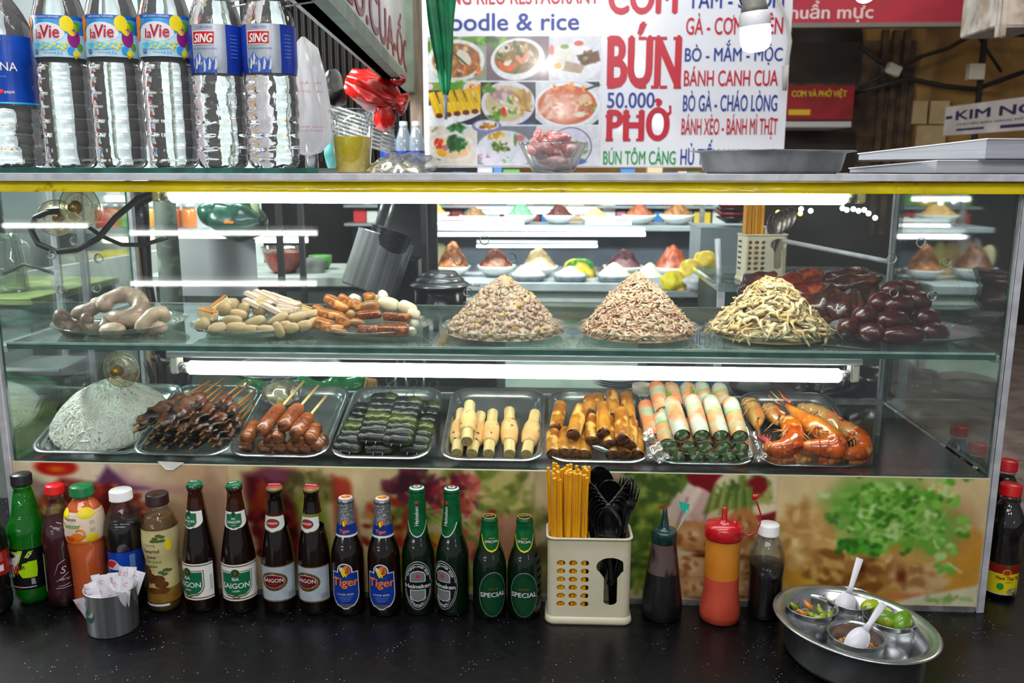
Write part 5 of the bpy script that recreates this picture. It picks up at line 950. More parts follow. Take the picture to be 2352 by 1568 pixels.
# --- charred skewers
STK=M('bamboo_stick','#c98f45','#a86f2c',30,.5,stretch=(.2,4,4));CHR=M('grilled_meat','#8a5232','#4e2a18',45,.32,coat=.4,c3='#120a07',sc3=32,lo3=.5,hi3=.62,bump=.5,bsc=120);CHR2=M('grilled_meat_charred','#4a2c1c','#1e110a',40,.35,coat=.4,c3='#0c0705',sc3=30,lo3=.46,hi3=.58,bump=.5,bsc=120)
def skewer(seed,meat):
    t=thing('meat_skewer','','skewer',group='charred meat skewers');mb=MB();mb.tube([(0,0,0),(.21,0,0)],.0022,STK,7);mb.build('stick',t);mb=MB();nn=26;loops=[]
    for i in range(nn+1):
        u=i/nn;x=.012+.125*u;w=.0165*(math.sin(PI*min(1,max(.02,u*.96+.02)))**.35)*(1+.7*noise.noise(Vector((u*7,seed,0))));th=.0046*(1+.6*noise.noise(Vector((u*9,seed,5))));zo=.004*noise.noise(Vector((u*6,seed,9)));l=[]
        for k in range(10):a=2*PI*k/10;l.append(Vector((x+.002*noise.noise(Vector((u*20,k,seed))),w*math.cos(a)*(1+.2*noise.noise(Vector((u*14,k*.7,seed+3)))),zo+th*math.sin(a)+.003*math.cos(a)*noise.noise(Vector((u*8,seed,12))))))
        loops.append(l)
    mb.loft(loops,meat,True,True);mb.build('grilled_meat',t);return t
tr=T[1];S=[skewer(1,CHR),skewer(2,CHR),skewer(3,CHR2)]
SK=[((306,977),(483,874),.058,0),((303,998),(480,883),.050,1),((345,1000),(522,862),.060,1),((367,1008),(519,879),.054,0),((423,986),(568,871),.062,0),((432,1000),(578,877),.052,1),((395,1015),(519,888),.046,0),((457,1002),(587,894),.046,0),((454,1022),(581,906),.038,1),((462,1042),(583,918),.030,0),
      ((330,1030),(490,900),.036,2),((352,1038),(500,905),.032,2),((380,1045),(515,905),.030,2),((405,1040),(540,905),.032,2),((436,1052),(570,915),.024,2),((470,1057),(585,930),.018,0),((394,1055),(530,920),.018,2),((345,1052),(490,915),.014,2),((362,1056),(505,925),.010,2),((420,1058),(550,930),.012,2),((320,1042),(470,915),.022,2)]
for k,(a,b,h,i)in enumerate(SK):put(S[i],tr.at(*a,h),tr.at(*b,h+.012),tr.n,.21,'charred brown meat skewer on a bamboo stick in the big pile',roll=random.Random(k).uniform(-.5,.5))
# --- sausages on sticks
SAU=M('grilled_sausage','#a85f34','#7c3d1e',30,.25,coat=.6,c3='#5a2812',sc3=40,lo3=.55,hi3=.66,bump=.35,bsc=120);STP=M('pale_stick','#e0c886','#c9ab62',30,.5)
def sausage(stick):
    t=thing('sausage_on_stick' if stick else 'grilled_sausage','','sausage',group='brown sausages on the tray');mb=MB();L=.075;loops=[]
    for i in range(21):
        u=i/20;rr=.0148*(1-abs(2*u-1)**7*.55)*(1+.07*noise.noise(Vector((u*5,3,1))));loops.append([Vector((L*u,rr*math.cos(a)*(1+.07*noise.noise(Vector((u*8,math.cos(a)*2,math.sin(a)*2)))),rr*math.sin(a)*(1+.07*noise.noise(Vector((u*8,math.cos(a)*2,math.sin(a)*2+7))))))for a in[2*PI*k/16 for k in range(16)]])
    mb.loft(loops,SAU,True,True);mb.build('sausage',t)
    if stick:mb=MB();mb.tube([(L*.6,0,0),(L*1.0+.075,.0,.002)],.0028,STP,8);mb.build('stick',t)
    return t
tr=T[2];sA,sB=sausage(True),sausage(False)
for a,b,h,st,lb in(((594,996),(648,932),.052,1,'brown sausage on a long pale stick, topmost of the sausage pile'),((646,984),(690,932),.056,1,'dark topped brown sausage on a stick beside the topmost one'),((666,1018),(712,953),.048,1,'brown sausage on a stick at the front of the pile, cut end showing'),((700,1036),(728,977),.034,0,'brown sausage with dark patch, right of the cut one'),((709,1058),(745,1002),.018,0,'paler brown sausage at the right foot of the pile'),((628,1026),(642,992),.034,1,'short brown sausage end peeping between the topmost sausages'),((563,1018),(587,972),.032,0,'brown sausage at the left shoulder of the pile'),((549,1056),(571,1016),.016,0,'brown sausage at the left foot of the pile')):put(sA if st else sB,tr.at(*a,h),tr.at(*b,h+.004),tr.n,.075,lb,roll=h*60)
for a,b,h in(((594,1058),(612,1016),.014),((626,1060),(646,1018),.015),((658,1060),(680,1016),.015),((684,1062),(706,1020),.014),((610,1040),(626,1000),.030),((672,1046),(690,1004),.030)):put(sB,tr.at(*a,h),tr.at(*b,h),tr.n,.075,'shaded brown sausage low in the pile under the ones on sticks',roll=h*99)
p=tr.at(648,925,.012);t=thing('bag_of_green_sauce','small clear bag of green sauce lying behind the sausages on sticks','bag',p,tr.R.to_euler());mb=MB();mb.ell((0,0,.022),(.036,.030,.022),M('green_dip_sauce','#6b6a2c','#8c8a48',40,.3,coat=.3,c3='#7a4a22',sc3=30),n=(24,14),nz=.25,ns=40);mb.build('sauce',t);mb=MB();mb.ell((0,.004,.025),(.040,.034,.027),BAG,n=(30,18),nz=.35,ns=60);mb.build('bag_film',t)
# --- leaf wrapped rolls on wire skewers
LEAF=M('charred_leaf','#0b0f0c','#141a15',30,.3,coat=.35,c3='#3d4a10',sc3=26,lo3=.55,hi3=.68,bump=.9,bsc=90,stretch=(1,.5,1));WIRE=M('skewer_wire','#b9bbbd',rough=.25,metal=1.)
def leaf_skewer():
    t=thing('leaf_roll_skewer','','skewer',group='leaf wrapped rolls on wire skewers');L=.165;n=7
    for i in range(n):
        x=.014+i*.0180;mb=MB();loops=[]
        for j in range(15):u=j/14;q=.0124*(1-abs(2*u-1)**6*.5)*(1+.12*noise.noise(Vector((u*6,i*3.,1))));loops.append([Vector((x+.0015*noise.noise(Vector((u*4,i,7)))+q*math.cos(a)*.98,(u-.5)*.058,q*math.sin(a)*(1+.28*noise.noise(Vector((u*7,a,i))))))for a in[2*PI*k/14 for k in range(14)]])
        mb.loft(loops,LEAF,True,True);mb.build('leaf_roll',t)
    mb=MB()
    for s in(-1,1):mb.tube([(-.004,s*.009,0),(.10,s*.009,.001),(L-.03,s*.010,.004),(L-.012,s*.004,.006),(L,-s*.007,.008),(L+.014,-s*.009,.010),(L+.022,0,.011)],.00085,WIRE,6)
    mb.build('wire_handle',t);return t
tr=T[3];lf=leaf_skewer()
for a,b,h,lb in(((785,1060),(868,890),.012,'leaf roll skewer at the left of its tray, under a looped wire handle'),((862,1062),(905,882),.010,'leaf roll skewer low in the middle of its tray'),((942,1058),(1000,882),.012,'leaf roll skewer at the right of its tray, with the tall looped handle'),((852,1015),(900,868),.030,'leaf roll skewer on top, the greener of the two upper ones'),((908,1028),(952,878),.032,'leaf roll skewer on top, the blacker of the two upper ones')):put(lf,tr.at(*a,h),tr.at(*b,h+.006),tr.n,.187,lb)
# --- shrimp paste on sugarcane
CANE=M('sugarcane','#e3cd94','#d2b878',40,.5,stretch=(.2,3,3));CANEI=M('sugarcane_core','#d9bd80','#c4a466',120,.55);PASTE=M('shrimp_paste','#e9c489','#dcae6c',30,.42,coat=.2,c3='#5a3416',sc3=70,lo3=.66,hi3=.70,bump=.2,sss=.1)
def cane():
    t=thing('sugarcane_shrimp','','skewer',group='shrimp paste on sugarcane');L=.135;mb=MB();mb.tube([(0,0,0),(L,0,0)],.0112,CANE,12,False);f=[(0,.0112*math.cos(2*PI*k/12),.0112*math.sin(2*PI*k/12))for k in range(12)];mb.add(f,[tuple(range(12))[::-1]],CANEI,False);mb.add([(L,y,z)for _,y,z in f],[tuple(range(12))],CANEI,False);mb.build('sugarcane',t)
    mb=MB();loops=[]
    for i in range(19):u=i/18;q=.0116+.0062*math.sin(PI*u)**.45*(1+.1*noise.noise(Vector((u*6,2,3))));loops.append([Vector((.032+.066*u,q*math.cos(a)*(1+.05*noise.noise(Vector((u*5,a,2)))),q*math.sin(a)*(1+.05*noise.noise(Vector((u*5,a,6))))))for a in[2*PI*k/18 for k in range(18)]])
    mb.loft(loops,PASTE,True,True);mb.build('shrimp_paste',t);return t
tr=T[4];cn=cane()
for a,b,h,lb,ro in(((1045,1066),(1060,946),.014,'shrimp paste stick at the left, half covered by the top one',0),((1080,1066),(1104,953),.014,'shrimp paste stick behind the right of the top one',1),((1068,1040),(1079,928),.042,'shrimp paste stick lying on top with two dark burn spots',2),((1119,1068),(1132,948),.014,'palest shrimp paste stick in the middle of its tray',3),((1168,1070),(1170,943),.014,'thick shrimp paste stick right of the palest one',4.5),((1208,1070),(1229,949),.014,'shrimp paste stick at the right of the tray, leaning outward',5.3)):put(cn,tr.at(*a,h),tr.at(*b,h),tr.n,.135,lb,roll=ro)
# --- fried rolls
FR=M('fried_wrapper','#c98a2c','#96561a',28,.32,coat=.4,c3='#e0b25a',sc3=40,lo3=.54,hi3=.64,bump=.4,bsc=90);FRB=M('fried_filling','#7a4420','#4a2410',90,.45,bump=.5)
def roll_fn():
    t=thing('fried_roll','','spring roll',group='golden fried rolls');mb=MB();L=.070;loops=[]
    for i in range(17):u=i/16;q=.0148*(1-.12*abs(2*u-1)**3)*(1+.05*noise.noise(Vector((u*5,1,4))));loops.append([Vector((L*u,q*math.cos(a)*(1+.08*noise.noise(Vector((u*4,math.cos(a)*2,math.sin(a)*2+3)))),q*math.sin(a)*.95*(1+.08*noise.noise(Vector((u*4,math.cos(a)*2,math.sin(a)*2+9))))))for a in[2*PI*k/18 for k in range(18)]])
    mb.loft(loops,FR,False,True);mb.build('wrapper',t);mb=MB();mb.ell((.0015,0,0),(.005,.0125,.012),FRB,n=(16,10),nz=.5,ns=160);mb.tube([(.0008,.0075*math.cos(a)*(1-a/14),.0075*math.sin(a)*(1-a/14))for a in np.linspace(0,9,24)],.0012,FR,5);mb.build('filling',t);return t
tr=T[5];fr=roll_fn()
for k,(a,b,h,lb)in enumerate((((1317,998),(1335,936),.046,'bright golden fried roll on top at the left of the pile'),((1386,996),(1385,932),.048,'golden fried roll on top in the middle, torn end showing'),((1430,1010),(1427,944),.046,'yellow fried roll on top at the right of the pile'),((1360,1014),(1358,960),.032,'fried roll tucked between the two top ones'),((1407,960),(1407,904),.026,'browned fried roll standing tallest at the back'),((1446,968),(1438,908),.026,'dark browned fried roll at the back right corner'),((1277,985),(1288,930),.026,'brown fried roll at the back left of the tray'),((1271,1050),(1270,994),.016,'fried roll along the left edge of the tray'),((1296,1048),(1300,990),.018,'fried roll second from the left edge of the tray'),((1318,1046),(1320,985),.018,'fried roll under the bright golden top one'),((1400,1022),(1398,965),.032,'fried roll under the torn top one'),((1446,1024),(1449,970),.032,'fried roll at the right under the yellow top one'),((1464,1052),(1462,992),.016,'fried roll along the right edge of the tray'),((1436,1056),(1436,1000),.015,'dark fried roll low at the right of the tongs'),((1408,1058),(1408,1000),.015,'dark fried roll low beside the tongs'),((1342,1054),(1344,996),.015,'dark fried roll low left of the tongs'),((1352,950),(1354,915),.024,'fried roll peeping over the back of the pile'),((1372,945),(1374,912),.02,'fried roll between the two tallest at the back'))):put(fr,tr.at(*a,h),tr.at(*b,h+.002),tr.n,.070,lb,roll=k*1.7)
A,B=tr.at(1366,1024,.030),tr.at(1398,1072,.024);mb=MB();loops=[]
for i in range(9):u=i/8;q=.0105*(math.sin(PI*(.12+.88*u)*.9)**.5 if u<.5 else 1-.55*(u-.5));loops.append([A.lerp(B,u)+tr.R@Vector((q*math.cos(a),0,.35*q*math.sin(a)))for a in[2*PI*k/12 for k in range(12)]])
mb.loft(loops,STEEL,True,True);one(mb,'serving_tongs','steel tongs tip lying among the fried rolls','tongs')
# --- fresh rice paper rolls
RP=M('rice_paper','#c6cabb','#a9b894',30,.22,coat=.7,c3='#e68c5c',sc3=40,lo3=.47,hi3=.62,bump=.25,bsc=70,sss=.15,stretch=(1,.6,.6));RP2=M('rice_paper_green','#c6cbbb','#8fab6c',34,.22,coat=.7,c3='#e69468',sc3=38,lo3=.48,hi3=.62,bump=.25,bsc=70,sss=.15,stretch=(1,.6,.6));FILL=M('herb_filling','#7a9a5a','#4f7a3c',110,.4,coat=.4,c3='#d9dfc8',sc3=90,lo3=.52,hi3=.60,bump=.4);CHV=M('chive','#4f9a1e','#3c7d16',60,.4,coat=.2)
def fresh(mat,chive=True):
    t=thing('rice_paper_roll','','summer roll',group='fresh rice paper rolls');L=.090;mb=MB();loops=[]
    for i in range(19):u=i/18;q=.0166*(1 if .08<u<.9 else(.93 if u<=.08 else 1-.42*((u-.9)/.1)**2));loops.append([Vector((L*u,q*math.cos(a)*(1+.03*noise.noise(Vector((u*5,a,3)))),q*math.sin(a)*(1+.03*noise.noise(Vector((u*5,a,8))))))for a in[2*PI*k/22 for k in range(22)]])
    mb.loft(loops,mat,False,True);mb.build('rice_paper',t);mb=MB();mb.ell((.0035,0,0),(.0035,.0128,.0128),FILL,n=(18,10),nz=.3,ns=140);mb.build('filling',t)
    if chive:
        mb=MB()
        for y,z,l in((.003,.004,.020),(-.002,.006,.014)):mb.tube([(L*.93,y,z),(L+l*.5,y+.001,z+.001),(L+l,y+.003,z+.002)],[.0022,.002,.0012],CHV,6)
        mb.build('chive',t)
    return t
tr=T[6];f1,f2,f3=fresh(RP),fresh(RP2),fresh(RP2,False)
for k,(a,b,h,s,lb)in enumerate((((1568,1006),(1541,918),.062,f1,'top rice paper roll at the front, nearest the fried rolls'),((1612,1004),(1588,913),.062,f1,'top rice paper roll second from the fried rolls'),((1656,1004),(1630,915),.062,f2,'top rice paper roll second from the prawns'),((1700,1006),(1676,920),.062,f2,'top rice paper roll at the front, nearest the prawns'),
      ((1524,948),(1506,884),.054,f1,'rear rice paper roll standing above the left stack'),((1553,938),(1540,888),.05,f1,'rear rice paper roll behind the first front pair'),((1588,938),(1578,888),.05,f1,'rear rice paper roll in the middle of the back row'),((1622,938),(1610,886),.05,f2,'rear rice paper roll with white paper end, behind the third front roll'),((1663,940),(1651,888),.05,f2,'rear rice paper roll nearest the prawns'),((1532,1022),(1519,950),.040,f2,'rice paper roll on the left side of the stack, middle layer'),((1502,1010),(1482,926),.028,f1,'rice paper roll leaning on the tray rim at the left of the stack'))):put(s,tr.at(*a,h),tr.at(*b,h+.003),tr.n,.090,lb,roll=k*1.1)
for(a,h,lb)in(((1543,1040),.036,'first from the fried rolls'),((1584,1042),.036,'second from the fried rolls'),((1624,1040),.036,'in the middle'),((1665,1044),.036,'second from the prawns'),((1705,1044),.036,'nearest the prawns')):put(f3,tr.at(*a,h),tr.at(a[0]-14,a[1]-72,h),tr.n,.090,'rice paper roll end in the second layer of the stack, '+lb,roll=h*90+a[0])
for(a,h,lb)in(((1524,1066),.016,'at the left corner'),((1560,1068),.016,'second from the left corner'),((1604,1068),.016,'third from the left corner'),((1642,1070),.016,'third from the right corner'),((1678,1070),.016,'second from the right corner'),((1716,1066),.016,'at the right corner')):put(f3,tr.at(*a,h),tr.at(a[0]-12,a[1]-60,h),tr.n,.090,'rice paper roll end in the bottom layer, '+lb,roll=a[0]*.37)
for px,py,w,lb in((1510,1030,54,'clear film flap between rice paper rolls on the fried roll side'),(1732,1022,46,'clear film flap between rice paper rolls on the prawn side')):
    p=tr.at(px,py,.038);s=mpp(p);mb=MB();mb.grid(lambda u,v:p+tr.R@Vector(((u-.5)*w*s,(v-.5)*.09,.006*math.sin(u*9+v*5)+.004*math.sin(v*14))),12,12,BAG);one(mb,'plastic_film',lb,'film','film between the rice paper rolls')
# --- prawns
PR1=M('prawn_shell','#d9661c','#b8420e',26,.18,coat=.9,c3='#f0a050',sc3=40,lo3=.54,hi3=.66,sss=.2);PR2=M('prawn_head_shell','#d98a28','#c8661a',26,.18,coat=.9,c3='#ecc27a',sc3=44,lo3=.55,hi3=.65,sss=.2);PR3=M('prawn_pale_shell','#c9a05c','#b07a3c',26,.2,coat=.8,c3='#d8763a',sc3=30,lo3=.55,hi3=.66,sss=.2);PLEG=M('prawn_leg','#e0a860','#c97a3c',60,.3,coat=.5);PEY=M('prawn_eye','#050505',rough=.1,coat=1.)
def prawn(tr,P,r,label,head=0,hm=PR2,bm=PR1,antenna=(),tail=True,legs=True,seedv=1):
    pts=[tr.at(x,y,h)for x,y,h in P];fine=[];m=len(pts)
    for i in range(m-1):
        for k in range(6):
            u=k/6;p0,p1,p2,p3=pts[max(i-1,0)],pts[i],pts[i+1],pts[min(i+2,m-1)];fine.append(.5*((2*p1)+(p2-p0)*u+(2*p0-5*p1+4*p2-p3)*u*u+(3*p1-p0-3*p2+p3)*u**3))
    fine.append(pts[-1]);n=len(fine);t=thing('prawn',label,'prawn',fine[n//2],group='orange prawns on the tray');q0=fine[n//2];F=[p-q0 for p in fine];hk=int(n*head)
    rad=lambda u:r*(min(1,.22+u/max(head*.55,.01)*.8)if u<head else(1.02-.62*((u-head)/(1-head))**1.6))
    if hk>2:mb=MB();mb.tube(F[:hk+1],[rad(k/(n-1))for k in range(hk+1)],hm,14);mb.build('head',t)
    mb=MB();B=F[max(0,hk-1):];fine2=[];rr=[]
    for i in range(len(B)-1):
        for k in range(3):u=k/3;fine2.append(B[i].lerp(B[i+1],u));w=(max(0,hk-1)+i+u)/(n-1);ph=(w*n/4.2)%1;rr.append(rad(max(w,head))*(1.05-.13*ph))
    mb.tube(fine2,rr,bm,16);mb.build('body',t)
    if tail:
        e=F[-1];d=(F[-1]-F[-3]).normalized();s=d.cross(tr.n).normalized();mb=MB()
        for k in(-1.1,-.5,0,.5,1.1):dd=(d+s*k*.6).normalized();mb.ell(e+dd*.013,(.0042,.0016,.014),M('prawn_tail_fan','#c8300e','#a8240a',40,.2,coat=.8),frame(dd,tr.n),n=(10,6))
        mb.build('tail_fan',t)
    r_=random.Random(seedv);
    if legs:
        mb=MB();c=sum((F[k]for k in range(n)),Vector())/n
        for k in range(9):
            i=int(n*(.22+.55*k/9));b=F[i];inw=(c-b).normalized();e=b+inw*r*1.9+tr.n*r*.5+Vector((r_.gauss(0,.004),r_.gauss(0,.004),0));mb.tube([b+inw*r*.7+tr.n*r*.5,(b+e)/2+tr.n*r*.7,e],[.0016,.0013,.0006],PLEG,6)
        mb.build('legs',t)
    if head:
        h0=F[0];d=(F[0]-F[2]).normalized();s=d.cross(tr.n).normalized();mb=MB();mb.tube([F[2]+tr.n*r*.6,h0+d*.008+tr.n*r*.5,h0+d*.030+tr.n*r*.9],[.003,.0024,.0004],PR1,6)
        mb.build('rostrum',t);mb=MB();mb.ell(F[3]+tr.n*r*.62-s*r*.1,(.0024,)*3,PEY,n=(10,6));mb.build('eye',t)
        if antenna:
            mb=MB()
            for P2 in antenna:mb.tube([fine_p-q0 for fine_p in[tr.at(*w)for w in P2]],[.0011]*(len(P2)-1)+[.0005],PLEG,5)
            mb.build('antennae',t)
    return t
tr=T[7]
prawn(tr,[(1806,930,.050),(1838,955,.050),(1872,980,.048),(1905,1002,.046),(1921,1028,.044),(1906,1052,.042),(1872,1052,.042),(1850,1038,.044)],.0205,'largest orange prawn, its long head pointing up over the others',.52,antenna=(((1800,926,.052),(1784,912,.06),(1770,898,.066)),((1800,930,.052),(1786,925,.06),(1764,907,.066)),((1815,950,.05),(1840,990,.05),(1870,1018,.05)),((1812,952,.05),(1826,985,.052),(1858,1015,.052))))
prawn(tr,[(1795,958,.040),(1816,978,.040),(1822,1012,.038),(1806,1042,.038),(1778,1046,.038),(1764,1020,.040)],.0205,'curled orange prawn at the front left of the tray',.34,antenna=(((1795,955,.04),(1782,935,.05),(1764,925,.052)),((1790,960,.04),(1772,975,.045),(1756,990,.045))),seedv=2)
prawn(tr,[(1926,968,.030),(1950,990,.030),(1976,1008,.030),(1984,1034,.028),(1962,1050,.028),(1940,1040,.030),(1938,1018,.032)],.0175,'small curled orange prawn at the right of the tray',.25,hm=PR3,antenna=(((1920,950,.03),(1945,968,.034),(1958,992,.034)),),seedv=3)
prawn(tr,[(1738,982,.024),(1736,958,.026),(1722,932,.028),(1706,922,.028)],.0185,'pale prawn head at the back left of the tray',.6,hm=PR3,bm=PR3,tail=False,seedv=4,antenna=(((1738,985,.024),(1728,1000,.026)),((1742,985,.024),(1746,1005,.026))))
prawn(tr,[(1790,975,.026),(1780,955,.028),(1766,940,.028),(1752,934,.028)],.016,'orange pale prawn peeping between the large one and the pale head',.5,hm=PR3,bm=PR3,tail=False,seedv=5)
prawn(tr,[(1938,1000,.022),(1918,976,.024),(1890,955,.026),(1855,942,.026),(1830,936,.026)],.0185,'translucent yellow prawn behind the largest one',.55,hm=PR3,bm=PR3,tail=False,seedv=6,antenna=(((1890,950,.03),(1920,965,.034),(1942,992,.034)),))
prawn(tr,[(1768,1040,.014),(1785,1062,.014),(1815,1068,.014),(1838,1060,.014)],.015,'dark orange prawn under the curled one at the front left',0,legs=False,tail=False);prawn(tr,[(1826,1050,.014),(1842,1066,.014),(1868,1072,.014)],.014,'yellow orange prawn low between the front curled prawns',0,bm=PR2,legs=False,tail=False)
prawn(tr,[(1880,1052,.014),(1905,1066,.014),(1930,1060,.014)],.016,'orange prawn underneath the largest one',0,legs=False,tail=False);prawn(tr,[(1948,1058,.012),(1968,1066,.012),(1984,1056,.012)],.014,'pale orange prawn at the front right corner of the tray',0,bm=PR3,legs=False,tail=False)
# ================================================================ cream cutlery holders
CREAM=M('cream_plastic','#d6cfb4','#cec6a8',12,.38,coat=.1)
def curve_panel(outer,holes,thick):
    cu=bpy.data.curves.new('c','CURVE');cu.dimensions='2D';cu.fill_mode='BOTH';cu.extrude=thick/2
    for P in[outer]+holes:
        sp=cu.splines.new('POLY');sp.points.add(len(P)-1);sp.use_cyclic_u=True
        for q,(x,y)in zip(sp.points,P):q.co=(x,y,0,1)
    o=bpy.data.objects.new('c',cu);me=bpy.data.meshes.new_from_object(o);V=[tuple(v.co)for v in me.vertices];Fs=[tuple(p.vertices)for p in me.polygons]
    bpy.data.objects.remove(o);bpy.data.curves.remove(cu);bpy.data.meshes.remove(me);return V,Fs
def oval(cx,cy,rx,ry,n=16):return[(cx+rx*math.cos(2*PI*k/n),cy+ry*math.sin(2*PI*k/n))for k in range(n)]
def holder(label,loc,rz,w=.150,d=.072,h=.166):
    """front face lies on local y = 0, the body runs to y = d"""
    t=thing('cutlery_holder',label,'cutlery holder',loc,(0,0,rz));rc,th=.014,.0024
    hl=[oval(-.0505+.0215*i,.118-.0158*j,.0078,.0056)for i in range(3)for j in range(6)]
    key=[(.0385+.026*math.cos(a),.112+.0175*math.sin(a))for a in np.linspace(-.75,PI+.75,22)]+[(.0265,.090),(.0265,.045)]+[(.0385-.012*math.cos(a),.045-.008*math.sin(a))for a in np.linspace(.3,PI-.3,6)]+[(.0505,.045),(.0505,.090)]
    V,Fs=curve_panel([(-w/2+rc,.010),(w/2-rc,.010),(w/2-rc,h-.002),(-w/2+rc,h-.002)],hl+[key],th);mb=MB();mb.add([(x,th/2+z,y)for x,y,z in V],Fs,CREAM,False)
    path=[Vector((p.x,p.y+d/2,0))for p in rrect(w,d,rc,0,6)];k0=21;path=path[k0:]+path[:k0] # starts at the front right corner
    inn=[Vector((p.x,p.y+d/2,0))for p in rrect(w-2*th,d-2*th,rc-th,0,6)];inn=inn[k0:]+inn[:k0]
    lv=[[Vector((p.x,p.y,z))for p in path]for z in(.010,h-.002)];li=[[Vector((p.x,p.y,z))for p in inn]for z in(.010,h-.002)]
    mb.loft(lv,CREAM,closed=False);mb.loft(li,CREAM,closed=False);mb.loft([lv[1],li[1]],CREAM,closed=False);mb.build('holder_body',t)
    mb=MB();o_=(0,d/2);mb.loft([rrect(w-.002,d-.002,rc,h-.003,c=o_),rrect(w+.005,d+.005,rc+.002,h-.0035,c=o_),rrect(w+.006,d+.006,rc+.002,h-.001,c=o_),rrect(w+.003,d+.003,rc+.001,h+.001,c=o_),rrect(w-2*th,d-2*th,rc-th,h,c=o_),rrect(w-2*th,d-2*th,rc-th,h-.004,c=o_)],CREAM);mb.build('rim',t)
    mb=MB();mb.loft([rrect(w+.006,d+.006,rc+.003,0,c=o_),rrect(w+.008,d+.008,rc+.003,.004,c=o_),rrect(w+.006,d+.006,rc+.002,.011,c=o_),rrect(w,d,rc,.014,c=o_)],CREAM,True,False);mb.loft([rrect(w-.006,d-.006,rc-th,.0035,c=o_)],CREAM,True,True);mb.build('base_lip',t)
    mb=MB();mb.box((0,d/2,.085),(.0018,d-.008,.15),CREAM);mb.build('divider',t)
    for s in(-1,1):
        mb=MB()
        for j in range(6):mb.box((s*(w/2+.0001),d*.5,.120-.0165*j),(.0006,.030,.006),M('slot_shadow','#3d3a30',rough=.8),bev=.0002)
        mb.build('side_slots',t)
    return t
A,B=atz(1256,1433,ZC),atz(1446,1433,ZC);hc=Vector(((A.x+B.x)/2,min(A.y,B.y)+.004,ZC));HR=.01
holder('cream plastic cutlery holder with oval holes standing on the counter',hc,HR)
CHOP=M('yellow_chopstick','#e8a40a','#d48c06',40,.42,coat=.1,stretch=(6,6,.4));CHOPT=M('chopstick_tip','#f2c23c',rough=.5)
def chop(L):mb=MB();mb.box((0,0,L/2),(.0056,.0056,L),CHOP,bev=.0008);mb.box((0,0,L+.0002),(.0046,.0046,.0006),CHOPT);return mb
def sticks(base,rz,cells,L,label,group,jit,seed,low=()):
    r=random.Random(seed);proto=None;RZ=rotm(0,0,rz)
    for k,(x,y)in enumerate(cells):
        if proto is None:proto=tag(chop(L).build('chopstick'),label,'chopstick',group);o=proto
        else:o=proto.copy();COL.objects.link(o)
        fx=(x+.036)*.28+r.gauss(0,.015);fy=-(y-.036)*.25+r.gauss(0,.012)
        b=base+RZ@Vector((x,y,.0045-(low[k]if k<len(low)else 0)*0));o.location=b
        o.rotation_euler=(RZ@Euler((fy,fx,r.uniform(0,PI/2)if jit else r.uniform(-.2,.2))).to_matrix()).to_euler();o.scale=(1,1,(1-r.uniform(0,.055)-(.22 if k in(40,41,52)else 0)))
cells=[(-.0645+.0068*i+(.003 if j%2 else 0),.009+.0066*j)for j in range(8)for i in range(9)]
random.Random(2).shuffle(cells);cells=cells[:62]+[(-.060+.0075*i,.008)for i in range(0,7)]
sticks(hc,HR,cells,.282,'yellow chopstick standing in the cream holder on the counter','chopsticks in the counter holder',False,4)
def spoon_mesh(mat,rb=.0245,lb=.0335,L=.17,tip='',depth=.008):
    """bowl centre at the origin facing -Y, handle running down -Z"""
    mb=MB()
    def f(sgn):return lambda u,v:(rb*v*math.sin(2*PI*u),depth*(1-v*v)+sgn*.0006,lb*v*math.cos(2*PI*u)*(1 if math.cos(2*PI*u)>0 else 1.08))
    mb.grid(f(-1),28,8,mat);mb.grid(f(1),28,8,mat);mb.tube([(rb*1.0*math.sin(a),0,lb*math.cos(a)*(1 if math.cos(a)>0 else 1.08))for a in np.linspace(0,2*PI,33)],.0009,mat,6)
    pts=[(0,.001,-lb*.98),(0,.002,-lb-.012),(0,.002,-L*.6),(0,.001,-L)];loops=[[Vector((w*math.cos(a),p[1]+.0016*math.sin(a),p[2]))for a in[2*PI*k/10 for k in range(10)]]for p,w in zip(pts,(.0045,.0032,.0048,.0058))]
    mb.loft(loops,mat,True,True);return mb
def fork_mesh(mat,L=.17):
    mb=MB();loops=[[Vector((w*math.cos(a),.0016*math.sin(a)+dy,z))for a in[2*PI*k/10 for k in range(10)]]for z,w,dy in((.004,.0105,0),(-.012,.0105,.003),(-.026,.005,.004),(-.04,.0034,.002),(-L*.6,.0048,.001),(-L,.0058,0))]
    mb.loft(loops,mat,True,True)
    for k in range(4):mb.tube([((k-1.5)*.0058,0,0),((k-1.5)*.0058,-.001,.018),((k-1.5)*.0058,-.002,.030)],[.0019,.0016,.0006],mat,6)
    return mb
sp=None
def spoon(px,py,Y,tilt,yaw,roll,label,grp='black spoons in the counter holder'):
    global sp
    if sp is None:sp=one(spoon_mesh(BLACK_G),'plastic_spoon',label,'spoon',grp);o=sp
    else:o=sp.copy();COL.objects.link(o);o['label']=label;o['group']=grp
    o.location=aty(px,py,Y);o.rotation_euler=(tilt,roll,yaw);return o
spoon(1380,1112,-.032,-.18,.25,-.22,'tallest black spoon at the back of the counter holder');spoon(1403,1144,-.046,-.12,-.1,-.12,'tall black spoon in front of the tallest one')
for k in range(7):spoon(1396-k*5.6,1204-k*7.4-(k*k*.25),-.086+k*.0052,.10,-.25-k*.10,-.05-k*.035,'frontmost black spoon with its bowl facing outward' if k==0 else 'black spoon nested in the left arc of the stack behind the frontmost one')
for k in range(1,8):spoon(1396+k*6.0,1204-k*7.4-(k*k*.25),-.086+k*.0050,.10,.25+k*.10,.05+k*.035,'black spoon nested in the right arc of the stack behind the frontmost one')
fk=None
